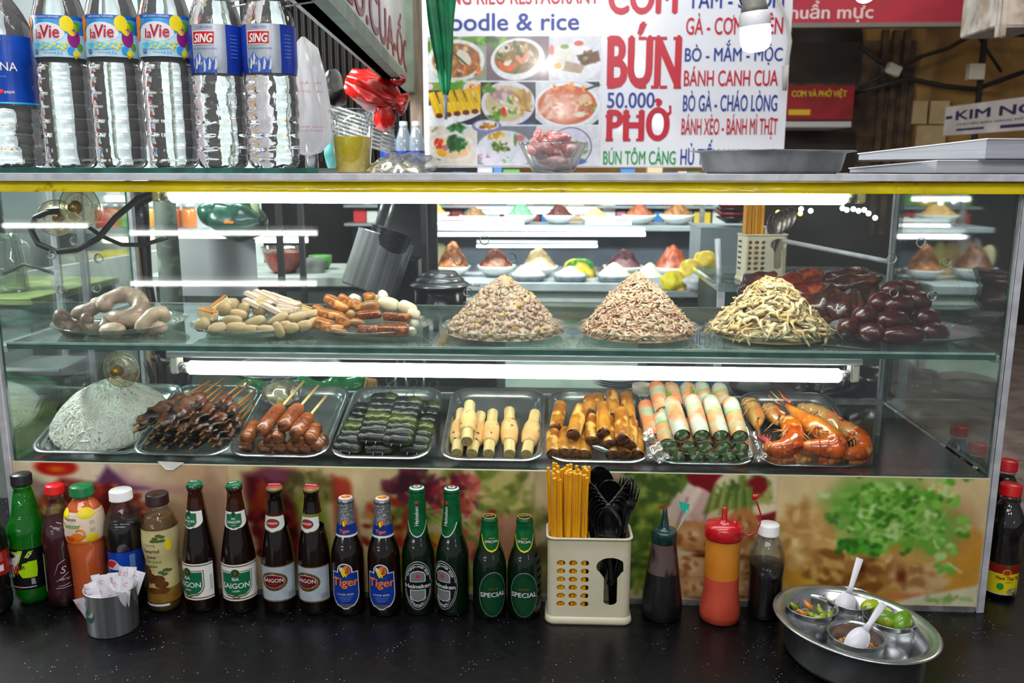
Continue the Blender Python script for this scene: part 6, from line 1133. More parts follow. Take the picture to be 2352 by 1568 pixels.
for k,(px,py,Y,ro)in enumerate(((1349,1138,-.040,-.10),(1358,1146,-.046,-.05),(1432,1124,-.036,.12),(1440,1128,-.042,.16),(1436,1138,-.050,.1),(1446,1140,-.048,.2),(1452,1150,-.054,.24))):
    lb='black fork standing between the chopsticks and the spoons' if k<2 else 'black fork standing at the right end of the counter holder'
    if fk is None:fk=one(fork_mesh(BLACK_G),'plastic_fork',lb,'fork','black forks by the chopsticks');o=fk
    else:o=fk.copy();COL.objects.link(o);o['label']=lb;o['group']='black forks by the chopsticks' if k<2 else 'black forks at the holder end'
    o.location=aty(px,py,Y);o.rotation_euler=(-.05,ro,(.3*k)%1-.4)
# ================================================================ sauce bottles
def sauce(px,py,label,name='sauce_bottle'):p=atz(px,py,ZC);return thing(name,label,'bottle',(p.x,p.y,ZC),group='squeeze bottles and soy by the poster')
SOYT=M('dark_soy_squeeze','#1a1a1c','#101012',20,.3,coat=.2);SMEAR=M('smeared_soy_wall','#5c4a48','#2c1f1e',22,.35,lo=.44,hi=.5,stretch=(1,1,.35),coat=.2);TEALD=M('dark_teal_plastic','#0e2a2a','#123434',20,.2,coat=.5)
t=sauce(1519,1412,'dark soy squeeze bottle with pointed teal cap, nearest the cutlery holder');p1=[(.0300,0),(.0360,.003),(.0372,.015),(.0360,.038),(.0300,.085),(.0292,.090)]
MB().lathe(p1,SOYT,40,cap1=False).build('bottle_body',t);MB().lathe([(.0292,.090),(.0262,.112),(.0232,.135),(.0220,.152)],SMEAR,40,cap0=False,cap1=False).build('stained_upper_wall',t)
mb=MB();mb.lathe([(.0225,.146),(.0232,.148),(.0232,.164),(.0226,.167),(.0205,.169),(.0200,.1685),(.0105,.1705),(.0078,.176),(.0050,.196),(.0036,.208),(.0030,.2085),(.0004,.2085)],TEALD,36);mb.build('nozzle_cap',t)
TURQ=M('turquoise_plastic','#2fb8a4',rough=.35);mb=MB();mb.tube([(.022,0,.166),(.030,.004,.178),(.038,.006,.196),(.040,.006,.205)],.0011,M('clear_teal_strap','#9fd6cc',rough=.3),6);mb.add([(x,y,z)for y in(.0052,.0068)for x,z in((.024,.222),(.044,.216),(.0425,.204),(.037,.198),(.028,.207))],[(0,1,2,3,4),(9,8,7,6,5)]+[(i,(i+1)%5,(i+1)%5+5,i+5)[::-1]for i in range(5)],TURQ,False);mb.build('tethered_plug',t)
ORA=M('orange_chilli_upper','#d98a2c','#cf7a20',20,.35,coat=.2);CHI=M('pink_chilli_lower','#c8503a','#b4442f',14,.35,coat=.2);REDP=M('red_plastic','#c2101e','#b00c18',20,.22,coat=.5)
t=sauce(1652,1418,'orange chilli squeeze bottle with red cap and tethered plug');MB().lathe([(.0300,0),(.0362,.003),(.0370,.016),(.0358,.030),(.0318,.055),(.0312,.086)],CHI,40,cap1=False).build('bottle_body',t);MB().lathe([(.0312,.086),(.0312,.110),(.0305,.160),(.0300,.170)],ORA,40,cap0=False,cap1=False).build('translucent_upper_wall',t)
mb=MB();mb.lathe([(.0300,.158),(.0338,.160),(.0345,.163),(.0340,.178),(.0315,.184),(.0200,.188),(.0070,.190),(.0055,.194),(.0046,.212),(.0030,.216),(.0004,.216)],REDP,40);mb.lathe([(.0055,.184),(.0052,.192),(.0004,.193)],REDP,16,c=(.018,-.006,0));mb.build('nozzle_cap',t)
mb=MB();mb.tube([(.032,-.002,.166),(.046,-.004,.164),(.058,-.003,.171),(.064,0,.186),(.064,.002,.204),(.058,.004,.222),(.054,.004,.230)],.0016,REDP,8);mb.ell((.0525,.004,.234),(.0048,.0042,.0058),REDP,n=(12,8));mb.ell((.0565,.004,.235),(.0042,.004,.0048),REDP,n=(12,8));mb.build('tethered_plug',t)
t=sauce(1754,1412,'small clear bottle of dark soy sauce with white cap');pr=[(.022,0),(.0290,.004),(.0305,.014),(.0305,.070),(.0300,.080),(.0318,.105),(.0318,.120),(.0300,.132),(.0220,.150),(.0170,.156),(.0165,.164)]
mb=MB();mb.lathe([(r-.0008,z)for r,z in pr if z<=.105]+[(.0308,.1051)],M('soy_in_bottle','#0d0606',rough=.1,coat=.3),36);fixnormals(mb.build('soy_sauce',t));MB().lathe(pr,PET,36,cap1=False).build('bottle_shell',t);cap(t,.160,.0185,.020,cWt)
# ================================================================ steel cup of sugar sachets
p=atz(262,1440,ZC);t=thing('steel_cup','brushed steel cup full of white sachets on the counter','cup',p);mb=MB();mb.lathe([(.0005,.0),(.0405,0),(.0425,.002),(.0440,.078),(.0450,.079),(.0450,.0805),(.0432,.0805),(.0415,.003),(.0005,.002)],STEEL_M,48,cap0=False,cap1=False);mb.build('cup_body',t)
mb=MB();mb.ell((-.022,-.0365,.040),(.011,.0016,.013),M('sticker_rest','#b8ac8c','#2c6a6a',90,.6,lo=.45,hi=.5),rotm(0,0,-.55),n=(14,8));mb.build('sticker_scrap',t)
SAC=M('paper_sachet','#e6e4ea','#d8d6de',20,.55,bump=.2);SACR=M('sachet_print','#c8505a',rough=.5);proto=None;r=random.Random(11)
for k in range(27):
    a=(k%9-4)/4;b=(k//9-1);x,y=a*.030,b*.019+r.uniform(-.004,.004)
    if proto is None:
        mb=MB();mb.grid(lambda u,v:((u-.5)*.021,.0022*math.cos((u-.5)*3)*math.sin(PI*v),v*.062),6,8,SAC);mb.grid(lambda u,v:((u-.5)*.021,-.0022*math.cos((u-.5)*3)*math.sin(PI*v)-.0002,v*.062),6,8,SAC);mb.tube([(-.005+.0035*math.cos(q),-.0028,.050+.0035*math.sin(q))for q in np.linspace(.4,5,10)],.0004,SACR,4);proto=one(mb,'sugar_sachet','white paper sachet standing in the steel cup','sachet','white sachets in the steel cup');o=proto
    else:o=proto.copy();COL.objects.link(o)
    if math.hypot(x,y)>.036:q=.036/math.hypot(x,y);x*=q;y*=q
    o.location=p+Vector((x*.82,y*.8,.018+r.uniform(0,.006)+.008*(b+1)+(.004 if a>0 else-.006)));o.rotation_euler=(-b*.2+r.uniform(-.12,.12),a*.26+r.uniform(-.1,.1),r.uniform(-.5,.5))
# ================================================================ condiment bowl
p=atz(1962,1432,ZC+.071);c=Vector((p.x,p.y,ZC));bt=thing('condiment_bowl','wide stainless steel bowl holding four condiment cups on the counter','bowl',c,(0,0,-.87));bt.scale=(1.08,.90,1.05)
mb=MB();mb.lathe([(.0005,.001),(.085,0),(.098,.004),(.106,.014),(.1085,.066),(.1200,.070),(.1265,.0705),(.1275,.0715),(.1265,.0728),(.1195,.0724),(.1075,.0685),(.1050,.016),(.0965,.0065),(.0005,.0035)],STEEL,72,cap0=False,cap1=False);mb.build('bowl_body',bt)
def ccup(px,py,label):
    q=atz(px,py,ZC+.060);t=thing('condiment_cup',label,'cup',(q.x,q.y,ZC+.0062),group='steel cups in the condiment bowl');t.scale=(1.1,1.1,1.05);mb=MB();mb.lathe([(.0005,0),(.0350,0),(.0385,.004),(.0395,.048),(.0375,.050),(.0395,.052),(.0400,.058),(.0408,.0588),(.0402,.0596),(.0388,.0590),(.0380,.052),(.0372,.006),(.0005,.003)],STEEL,48,cap0=False,cap1=False);mb.build('cup_body',t);return Vector((q.x,q.y,ZC+.0062))
cA=ccup(1863,1400,'steel cup of sliced green chillies in the condiment bowl');cB=ccup(1953,1382,'steel cup of red sauce at the back of the condiment bowl');cC=ccup(2044,1424,'steel cup of limes in the condiment bowl');cD=ccup(1966,1466,'steel cup of chilli flakes at the front of the condiment bowl')
def fillc(c,z,mat,name,label,cat):mb=MB();mb.lathe([(.0365,z-.012),(.0368,z),(.02,z+.002),(.0005,z+.002)],mat,32,cap0=True);return one(mb,name,label,cat,None,'stuff',c)
fillc(cA,.034,M('chilli_brine','#8a8a2a','#6b6a1c',30,.15,coat=.4),'chilli_brine','yellow green brine under the sliced chillies','brine');fillc(cB,.032,M('red_sauce','#5a1c10','#3a120a',30,.2,coat=.4),'red_sauce','dark red sauce in the rear steel cup','sauce')
mb=MB();r=random.Random(6);FL=[M('chilli_flake','#8a3e14','#5a240a',90,.4,coat=.3),M('chilli_oil_flake','#b8621c',rough=.35,coat=.3),M('chilli_seed','#c9953c',rough=.4)]
bits(mb,240,0,0,.036,.012,FL,lump(.002,.0045),5,1.5,.034);mb.lathe([(.0365,.024),(.0366,.036),(.0005,.038)],FL[0],24);one(mb,'chilli_flakes','brown chilli flakes in oil in the front steel cup','chilli flakes',None,'stuff',cD)
CHS=M('green_chilli','#7f9a1c','#a8b23c',40,.25,coat=.6);CHO=M('orange_chilli','#d8862c',rough=.25,coat=.6);proto={}
for k in range(15):
    m=CHO if k%5==1 else CHS;a=k*2.4;q=.008+.0016*k;pos=cA+Vector((q*math.cos(a),q*math.sin(a)*.9-.004,.0385+.004*(k%3)))
    if m not in proto:
        mb=MB();mb.tube([(0,0,0),(.010,.002,.001),(.019,0,.004)],[.0052,.0048,.0022],m,10);proto[m]=one(mb,'chilli_slice','%s chilli slice in the brine cup'%('orange' if m is CHO else 'green'),'chilli','%s chilli slices'%('orange' if m is CHO else 'green'));o=proto[m]
    else:o=proto[m].copy();COL.objects.link(o)
    o.location=pos;o.rotation_euler=(r.uniform(-.4,.4),r.uniform(-.7,.3),a+1.2)
LIME=M('lime_skin','#6a9a18','#4a7a10',22,.25,coat=.6,bump=.15,bsc=300,c3='#a8bd2a',sc3=14,lo3=.52,hi3=.66);LIMY=M('lime_skin_yellow','#a9b81c','#8aa418',18,.25,coat=.6,bump=.15,bsc=300)
for px,py,h,m,e,lb in((2004,1396,.060,LIMY,.2,'yellow green lime at the left of the lime cup'),(2034,1422,.064,LIME,-.3,'green lime wedge behind the white spoon handle'),(2054,1404,.060,LIMY,.3,'yellow lime at the back of the lime cup'),(2072,1428,.066,LIME,.8,'dark green lime wedge lying on top at the right')):
    q=atz(px,py,ZC+h);mb=MB();mb.ell((0,0,0),(.0215,.0155,.0150),m,n=(24,14),nz=.05,ns=40,sq=1.);one(mb,'lime',lb,'lime','limes in the condiment bowl',None,q,(0,-.5 if e>.5 else .1,e))
SPW=M('white_plastic','#dedbe4',rough=.3,coat=.2);spw=None
for(a,za),(b,zb),lb in((((1940,1392),.062),((1976,1282),.125),'white plastic spoon standing in the rear cup of red sauce'),(((1968,1474),.062),((2030,1386),.118),'white plastic spoon resting in the front cup of chilli flakes')):
    A=atz(*a,ZC+za);B=aty(*b,A.y+.028);z=(B-A).normalized();R=Matrix((Vector((0,-1,0)).cross(-z).normalized(),Vector((0,0,0)),z));x=z.cross(Vector((0,-.75,.66))).normalized()*-1;y=z.cross(x).normalized();R=Matrix((x,y,z)).transposed()
    mb=MB();rb,lb_,dp=.0165,.026,.007
    for s in(-1,1):mb.grid(lambda u,v,s=s:(rb*v*math.sin(2*PI*u),dp*(1-v*v)+s*.0006,lb_*v*math.cos(2*PI*u)),26,8,SPW)
    mb.tube([(rb*math.sin(q),0,lb_*math.cos(q))for q in np.linspace(0,2*PI,33)],.0009,SPW,6);L=(B-A).length
    mb.loft([[Vector((w*math.cos(q),y_+th*math.sin(q),z_))for q in[2*PI*k/12 for k in range(12)]]for z_,w,th,y_ in((lb_*.9,.0062,.002,.001),(lb_+.012,.0042,.002,.001),(L*.7,.0055,.0018,-.001),(L,.0062,.0016,-.002))],SPW,True,True)
    one(mb,'plastic_spoon',lb,'spoon','white spoons in the condiment bowl',None,A,R.to_euler())
# ================================================================ seller's work table right behind the case
WKT=M('worktop_steel','#5c6062','#45494b',10,.35,.9);DRK=M('dark_cabinet','#1b1d1f','#111214',8,.5)
zt=aty(1000,925,.85).z
tb=thing('work_table','dark steel work table of the seller behind the display case','table',(-.05,.86,0));MB().box((0,0,zt-.015),(1.75,.38,.03),WKT,bev=.004).build('tabletop',tb)
for sx in(-1,1):
    for sy in(-1,1):MB().box((sx*.84,sy*.16,(zt-.03)/2),(.04,.04,zt-.03),DRK).build('leg',tb)
MB().box((0,.16,zt*.45),(1.66,.02,zt*.75),DRK).build('back_board',tb)
def solid(px,py,Y,prof,mat,name,label,cat,rot=(0,0,0),seg=40,z=None,grp=None):
    p=aty(px,py,Y);mb=MB();mb.lathe(prof,mat,seg);return one(mb,name,label,cat,grp,None,(p.x,Y,p.z if z is None else z),rot)
def crumple(px,py,Y,rad,mat,name,label,cat,amp=.5,sc=22,n=(36,22),seed=1,film=False,rot=(0,0,0)):
    p=aty(px,py,Y);mb=MB();mb.ell((0,0,0),rad,mat,n=n,nz=amp,ns=sc,seed=seed);return one(mb,name,label,cat,None,None,p,rot)
BPL=M('black_bag_plastic','#0b0b0d',rough=.35,coat=.3,bump=.5,bsc=40);GRB=thin('green_bag_film','#7fd6a0',.12,.7,.55,'#1fa860',rough=.15,trl=True);STD=M('pot_steel','#a9acae','#8e9194',12,.25,.8)
crumple(1955,888,.62,(.085,.06,.055),BPL,'black_plastic_bag','crumpled black plastic bag piled on a white plate behind the prawns','bag',.55,26,seed=3);p=aty(1975,934,.62);solid(1975,934,.62,[(.0005,0),(.08,0),(.105,.010),(.106,.012),(.08,.004),(.0005,.003)],M('white_enamel','#cfd2d6',rough=.3),'white_plate','white rimmed plate under the crumpled black bag','plate')
crumple(1880,884,.66,(.055,.05,.040),BPL,'black_plastic_bag','smaller black plastic bag beside the dark pan','bag',.5,30,seed=8)
solid(1760,912,.64,[(.05,.0),(.085,.012),(.092,.030),(.096,.031),(.092,.033),(.082,.014),(.0005,.004)],M('dark_pan','#2a2622','#46403a',20,.4,.6),'frying_pan','dark shallow pan behind the prawn tray','pan')
solid(1474,922,.62,[(.020,0),(.024,.03),(.0255,.045),(.0235,.045),(.02,.004),(.0005,.003)],M('cup_ivory','#d9d0bb',rough=.5),'ivory_cup','ivory paper cup standing behind the fried rolls','cup')
mb=MB();mb.box((0,0,.025),(.115,.06,.05),M('blue_box','#1c84c0',rough=.45),bev=.004);p=aty(1592,890,.72);one(mb,'blue_box','blue plastic box behind the rice paper rolls','box',loc=(p.x,.72,p.z-.01))
mb=MB();mb.tube([(0,0,0),(0,0,.05)],[.012,.012],M('orange_plastic','#e8641c',rough=.4),14);p=aty(1518,886,.70);one(mb,'orange_tube','orange plastic tube beside the blue box','tube',loc=(p.x,.70,p.z-.01))
solid(1700,890,.78,[(.0005,0),(.10,0),(.11,.02),(.06,.04),(.0005,.045)],M('grey_lid','#8f948f','#7c817c',10,.4),'pot_cover_dome','grey dome cover behind the rice paper rolls','cover')
for k in range(4):solid(1418,886-k*5,.80,[(.04,0),(.07,.010),(.071,.012),(.04,.004),(.0005,.003)],M('stack_plate','#b9bcc2',rough=.35),'grey_plate','grey plate in the stack behind the sugarcane tray','plate',grp='stacked plates behind the trays')
for k,(px,py,w,h,sd)in enumerate(((575,893,40,20,1),(700,890,62,26,2),(790,888,56,30,3))):crumple(px,py,.55+.05*k,(w*.001,.035,h*.001),GRB,'green_plastic_bag',['green plastic bag edge between the skewer handles','middle green plastic bag fold behind the sausage sticks','green plastic bag fold beside the wire handles'][k],'bag',.6,30,seed=sd)
solid(660,880,.80,[(.06,0),(.12,.02),(.15,.05),(.156,.052),(.146,.050),(.11,.022),(.0005,.006)],STD,'steel_basin','shallow steel basin behind the green plastic bags','basin')
mb=MB();mb.box((0,0,0),(.028,.03,.05),M('wood_block','#b98c4c','#a3763a',20,.6),rotm(0,.2,.3),bev=.003);one(mb,'wooden_block','light wooden block beside the wire skewer handles','block',loc=aty(850,893,.52))
for k,(px,a)in enumerate(((905,.12),(935,-.1),(972,.04))):mb=MB();mb.tube([(0,0,-.05),(0,.01,.09)],.0035,STD,8);one(mb,'steel_rod',['steel rod leaning left behind the leaf rolls','steel rod crossing in the middle behind the leaf rolls','upright steel rod behind the tall wire handle'][k],'rod','steel rods behind the leaf rolls',None,aty(px,900,.50),(0,a,0))
CBL=M('black_cable','#161615','#23221f',30,.45)
for k,(P,r_)in enumerate(((((335,830),(350,870),(345,905),(372,915),(405,880),(392,835)),.007),(((360,815),(375,860),(368,905),(430,900),(440,850)),.006),(((350,822),(412,840),(430,870),(408,905)),.008))):mb=MB();mb.tube([aty(x,y,.52+.02*k)for x,y in P],r_,CBL,8);one(mb,'black_cable',['outer black cable loop in the tangle behind the skewers','middle black cable loop in the tangle behind the skewers','inner thick black cable in the tangle behind the skewers'][k],'cable','cable tangle behind the skewers')
# clear suction hooks stuck on the inside of the front glass
SUC=thin('suction_pvc','#f0e8c8',.10,.7,.22,'#e8dfb8',rough=.08,hz_noise=120);KNB=M('brass_pin','#b98a1c','#8a6410',60,.3,.7);HOK=M('hook_plastic','#dccb8a',rough=.3,coat=.3)
def suction(px,py,Y,r,label,tilt=.0):
    t=thing('suction_hook',label,'hook',aty(px,py,Y),(PI/2,0,tilt),'suction hooks in the display case');mb=MB();mb.lathe([(r,.0),(r*.99,.0015),(r*.75,.004),(r*.36,.009),(r*.34,.012),(.0005,.012)],SUC,44,cap0=False);mb.tube([(r*math.cos(a),r*math.sin(a),0)for a in np.linspace(0,2*PI,41)],.0009,HOK,6);mb.tube([(r*.68*math.cos(a),r*.68*math.sin(a),.0045)for a in np.linspace(0,2*PI,41)],.0006,HOK,5);mb.build('suction_cup',t)
    mb=MB();mb.lathe([(r*.30,.011),(r*.32,.013),(r*.18,.024),(r*.2,.028),(.0005,.029)],KNB,20,cap0=False);mb.build('pin',t);mb=MB();mb.tube([(0,r*.15,.022),(0,-r*.25,.020),(r*.30,-r*.52,.018),(0,-r*.74,.020),(-r*.34,-r*.55,.022),(-r*.3,-r*.3,.024)],.0026,HOK,8);mb.build('hook',t);return t
suction(183,475,.035,.0385,'large clear suction hook high on the glass, in front of its neighbour');suction(130,500,.13,.0345,'clear suction hook behind the large one, circled by the black cable',.75);suction(279,848,.03,.0345,'clear suction hook hanging under the shelf above the noodles')
mb=MB();P=[(370,436),(318,455),(265,500),(225,548),(180,572),(130,578),(88,560),(72,530),(80,500),(108,487),(135,485)]
pts=[aty(x,y,.10+.012*math.sin(k))for k,(x,y)in enumerate(P)];mb.tube([pts[0].lerp(pts[1],.0)]+[a.lerp(b,u)for a,b in zip(pts,pts[1:])for u in(.25,.5,.75,1.)],.0058,CBL,10);one(mb,'black_cable','thick dark cable looping round the upper left suction hooks','cable')
mb=MB();P=[(197,517),(235,543),(280,562),(330,562),(385,545)];pts=[aty(x,y,.13)for x,y in P];mb.tube([a.lerp(b,u)for a,b in zip(pts,pts[1:])for u in(0,.5)]+[pts[-1]],.0042,CBL,8);one(mb,'black_cable','thinner cable swinging right from the suction hooks to the pillar','cable')
mb=MB();P=[(-30,640),(20,625),(55,606),(85,614),(125,628)];pts=[aty(x,y,.62)for x,y in P];mb.tube(pts,.0045,CBL,8);one(mb,'black_cable','wavy cable lying over the glass box at the far left','cable')
# rear frame bars of the case seen at the left and right
for px0,py0,px1,py1,Y in((128,560,170,1000,DEP+.03),(207,815,236,985,DEP-.12)):mb=MB();A,B=aty(px0,py0,Y),aty(px1,py1,Y);mb.box(((A.x+B.x)/2,Y,(ZP+ZT)/2-.01),(.016,.012,ZT-ZP-.03),ALU);mb.build('rear_frame_bar',case)
mb=MB();mb.box(((aty(2052,560,DEP).x),DEP,(ZS+ZT)/2-.03),(.014,.012,.22),ALU);mb.build('rear_frame_bar',case)
# ================================================================ cooking corner
zc=aty(1010,745,1.35).z
ck=thing('cooker_stand','dark cooking stand carrying the pots behind the display case','stand',(aty(900,700,1.45).x,1.5,0));MB().box((0,0,zc-.02),(.80,.55,.04),M('cooker_top','#22262a','#181b1e',12,.35,.5),bev=.005).build('cooker_top',ck);MB().box((0,.02,(zc-.04)/2),(.76,.5,zc-.04),DRK).build('cooker_body',ck)
p=aty(1012,745,1.42);pot=thing('cooking_pot','dark shiny pot with stacked steel lids behind the minced pork','pot',(p.x,1.42,zc));PT=M('pot_dark_steel','#4a4d50','#2f3234',12,.18,1.);mb=MB();mb.lathe([(.0005,0),(.085,0),(.092,.006),(.092,.06),(.094,.062),(.092,.064),(.092,.125),(.0005,.125)],PT,48);mb.build('pot_body',pot);mb=MB()
for z,r_ in((.125,.105),(.142,.085),(.158,.066)):mb.lathe([(r_*.9,z-.004),(r_,z),(r_,z+.004),(r_*.8,z+.016),(.0005,z+.018)],STD,48)
mb.build('stacked_lids',pot);mb=MB();mb.tube([(.10,-.02,.13),(.14,-.03,.128)],.003,STD,8);mb.build('handle',pot)
p=aty(838,655,1.25);cp=thing('noodle_boiler','tilted steel pot with a strainer hooked on its rim','pot',(p.x,1.30,aty(838,668,1.30).z),(-.18,.32,0));mb=MB();mb.lathe([(.0005,0),(.088,0),(.094,.006),(.094,.185),(.097,.187),(.094,.189),(.090,.186),(.090,.01),(.0005,.009)],STEEL_M,48,cap0=False,cap1=False);mb.build('pot_body',cp)
mb=MB();mb.lathe([(.0005,.10),(.035,.105),(.062,.145),(.070,.20),(.073,.201),(.069,.202),(.058,.146),(.0005,.106)],M('strainer_mesh','#3a3c3d','#6a6c6d',300,.35,.9),36,c=(.02,-.035,.01));mb.build('strainer',cp);mb=MB()
for x in(-.045,-.012):mb.tube([(x,.02,.18),(x-.01,.03,.40)],.007,STD,8)
mb.build('long_handles',cp)
mb=MB();mb.box((0,0,.10),(.17,.10,.20),M('black_tin','#1a1d20','#101214',10,.4,.4),bev=.006);p=aty(915,730,1.62);one(mb,'black_tin','black metal tin between the tilted pot and the lidded pot','tin',loc=(p.x,1.62,zc))
PIL=M('weathered_green_pillar','#5f6a60','#4a534b',9,.6,c3='#7f8f80',sc3=14,bump=.2);x=aty(388,600,1.0).x;mb=MB();mb.lathe([(.032,0),(.032,2.6)],PIL,24);one(mb,'support_pillar','weathered grey green steel pillar behind the offal plate','pillar',loc=(x,1.0,0))
mb=MB();TAPE=M('black_tape_wrap','#0d0e10','#17181b',60,.3,coat=.4,bump=.5,bsc=60);P=[(318,440),(322,500),(330,560),(336,650),(350,730),(365,800),(372,905),(380,1010)];mb.tube([aty(x_,y_,.80)for x_,y_ in P],[.024,.024,.018,.017,.017,.017,.016,.016],TAPE,12);mb.tube([aty(x_,y_,.78)for x_,y_ in((372,436),(345,448),(318,462),(296,490))],.016,TAPE,10);one(mb,'taped_pole','black tape wrapped pole with a bent arm left of the pillar','pole')
mb=MB();mb.tube([aty(x_,y_,.77)for x_,y_ in((306,540),(314,600),(318,640),(334,700),(345,760),(352,900),(358,1000))],.011,M('rough_bamboo','#8a7450','#6b5638',20,.7,stretch=(1,1,.2),bump=.4),9);one(mb,'bamboo_pole','split bamboo pole tied along the black taped pole','pole')
# hanging green bag, steel sheet, bowl of red sauce
g=M('green_bag_dark','#14503c','#0d3a2c',14,.3,coat=.4,bump=.4,bsc=30);mb=MB();t=thing('green_carrier_bag','green carrier bag hanging with its pale handles up, left of the pots','bag',aty(540,505,1.05));mb.ell((0,0,0),(.088,.05,.055),g,n=(32,20),nz=.4,ns=16,seed=4);mb.ell((-.07,0,.015),(.045,.035,.035),g,n=(20,12),nz=.3,ns=24,seed=6);mb.build('bag_body',t);mb=MB();pl=M('pale_green_film','#b9c99a',rough=.3,coat=.3)
for s in(-1,1):mb.tube([(s*.07,-.01,.01),(s*.062,0,.06),(s*.03,0,.10),(s*.01,0,.20)],[.010,.016,.012,.005],pl,8,flat=.4)
mb.build('bag_handles',t);mb=MB();mb.box((0,-.052,-.004),(.028,.003,.007),PO);mb.build('printed_tag',t)
p0,p1=aty(400,650,1.15),aty(586,548,1.15);mb=MB();mb.box(((p0.x+p1.x)/2,1.15,(p0.z+p1.z)/2-.02),(p1.x-p0.x,.004,abs(p1.z-p0.z)+.04),M('dull_sheet_steel','#b5b8bb','#9fa2a5',3,.45,.4))
for q in(p0.x+.02,p1.x-.02):mb.box((q,1.158,p0.z/2),(.02,.012,p0.z),STD)
one(mb,'steel_sheet','dull steel wind guard sheet below the hanging green bag','sheet')
zs2=aty(648,628,1.9).z;mb=MB();t=thing('side_stall','low grey side stall table carrying the bowl of red sauce','table',(aty(640,640,2.0).x,2.05,0));MB().box((0,0,zs2-.02),(.95,.5,.04),M('side_stall_top','#9aa29c','#858d87',8,.4),bev=.004).build('tabletop',t);MB().box((0,.02,(zs2-.04)/2),(.9,.45,zs2-.04),M('side_stall_panel','#4f5a52','#3b443e',5,.6)).build('front_panel',t)
p=aty(648,628,1.9);rb=thing('sauce_bowl','clear bowl of red sauce on the side stall','bowl',(p.x,1.92,zs2));mb=MB();mb.lathe([(.0005,0),(.035,0),(.055,.02),(.072,.055),(.078,.085),(.079,.086),(.076,.085),(.0005,.08)],M('red_sauce_in_glass','#a8402a','#7e2c1c',18,.25,coat=.5),36);mb.build('sauce',rb);mb=MB();mb.lathe([(.078,.083),(.083,.105),(.086,.106),(.082,.106),(.077,.086)],thin('bowl_glass','#f2f5f4'),36,cap0=False,cap1=False);mb.build('bowl_rim',rb)
crumple(715,622,1.95,(.07,.05,.055),M('grey_cloth','#5c605c','#484c48',14,.7),'grey_cloth','grey folded cloth beside the bowl of red sauce','cloth',.4,18,seed=5)
solid(735,570,2.05,[(.03,0),(.045,.03),(.048,.06),(.0005,.062)],M('green_herb','#4f8a3a','#386a2a',60,.5),'herb_bowl','small bowl of green herbs beside the bowl of red sauce','bowl',z=zs2+.05 if False else zs2)
# ================================================================ stall across the aisle
YS=3.75;z1,z2=aty(1300,640,YS).z,aty(1300,524,YS).z;xs0,xs1=aty(870,600,YS).x,aty(1655,600,YS).x;xm,ws=(xs0+xs1)/2,xs1-xs0;PGN=M('pale_green_board','#9db3a4','#8aa093',4,.45);SHW=M('grey_shelf','#a9b2b6','#969fa3',6,.35,.3)
st=thing('opposite_stall','pale green food stall with two shelves across the aisle','stall',(xm,YS,0));MB().box((0,.25,z1-.025),(ws,.9,.05),SHW,bev=.004).build('lower_shelf',st);MB().box((0,-.12,(z1-.05)/2),(ws-.06,.04,z1-.05),PGN).build('front_panel',st);MB().box((0,.42,z2-.015),(ws,.42,.03),SHW,bev=.003).build('upper_shelf',st)
for sx in(-1,1):MB().box((sx*(ws/2-.02),.62,.76),(.03,.03,1.52),ALU_D).build('post',st)
MB().box((-.1,-.145,z1-.11),(ws*.8,.01,.02),WHITE_P).build('white_strip',st);MB().box((-.1,-.145,z1-.30),(ws*.8,.01,.015),WHITE_P).build('white_strip',st)
p=aty(1320,740,YS-.15);mb=MB();mb.ell((p.x-xm,-.15,p.z),(.105,.008,.028),M('sign_green_oval','#4a9a3c',rough=.5));mb.tube([(p.x-xm+.11*math.cos(a),-.152,p.z+.031*math.sin(a))for a in np.linspace(0,2*PI,33)],.005,PO,6);mb.build('oval_badge',st)
MB().box((aty(1198,690,YS-.15).x-xm,-.13,z1-.14),(.085,.05,.24),M('brown_panel','#8a5236',rough=.6)).build('brown_panel',st)
WB=M('white_bowl','#d9dcdc',rough=.3,coat=.2);BT=M('grey_tray_bowl','#7c838a','#666d74',20,.35,.4)
def dish(px,w,hgt,z,y,cols,blabel,flabel,fname,cat,tray=False,amp=.14,pw=1.3,bumpy=26,grp=''):
    p=aty(px,600,y);mp_=mpp(p);r_=w*mp_/2;mb=MB();h=r_*(.55 if not tray else .35)
    if tray:mb.loft([rrect(2*r_*.8,r_*1.3,r_*.3,0),rrect(2*r_,r_*1.6,r_*.35,h),rrect(2*r_*.94,r_*1.5,r_*.3,h)],BT,True,True)
    else:mb.lathe([(.0005,0),(r_*.45,0),(r_*.8,h*.5),(r_,h),(r_*.96,h),(.0005,h*.8)],WB,36)
    one(mb,'food_bowl' if not tray else 'food_tray',blabel,'bowl' if not tray else 'tray',grp,None,(p.x,y,z));mb=MB();H=hgt*mp_
    fm=M(fname+'_'+cols[0].strip('#'),cols[0],cols[1],40/(r_*10),.5,bump=.6,bsc=70,c3=cols[2]if len(cols)>2 else None,sc3=40,coat=.1);heapcore(mb,0,0,r_*.93,H,fm,px%17,pw,h*.8,amp,bumpy,(36,14),.8 if tray else 1.)
    one(mb,fname,flabel,cat,None,'stuff',(p.x,y,z))
U,Lw='bowls on the upper shelf across the aisle','bowls on the lower shelf across the aisle'
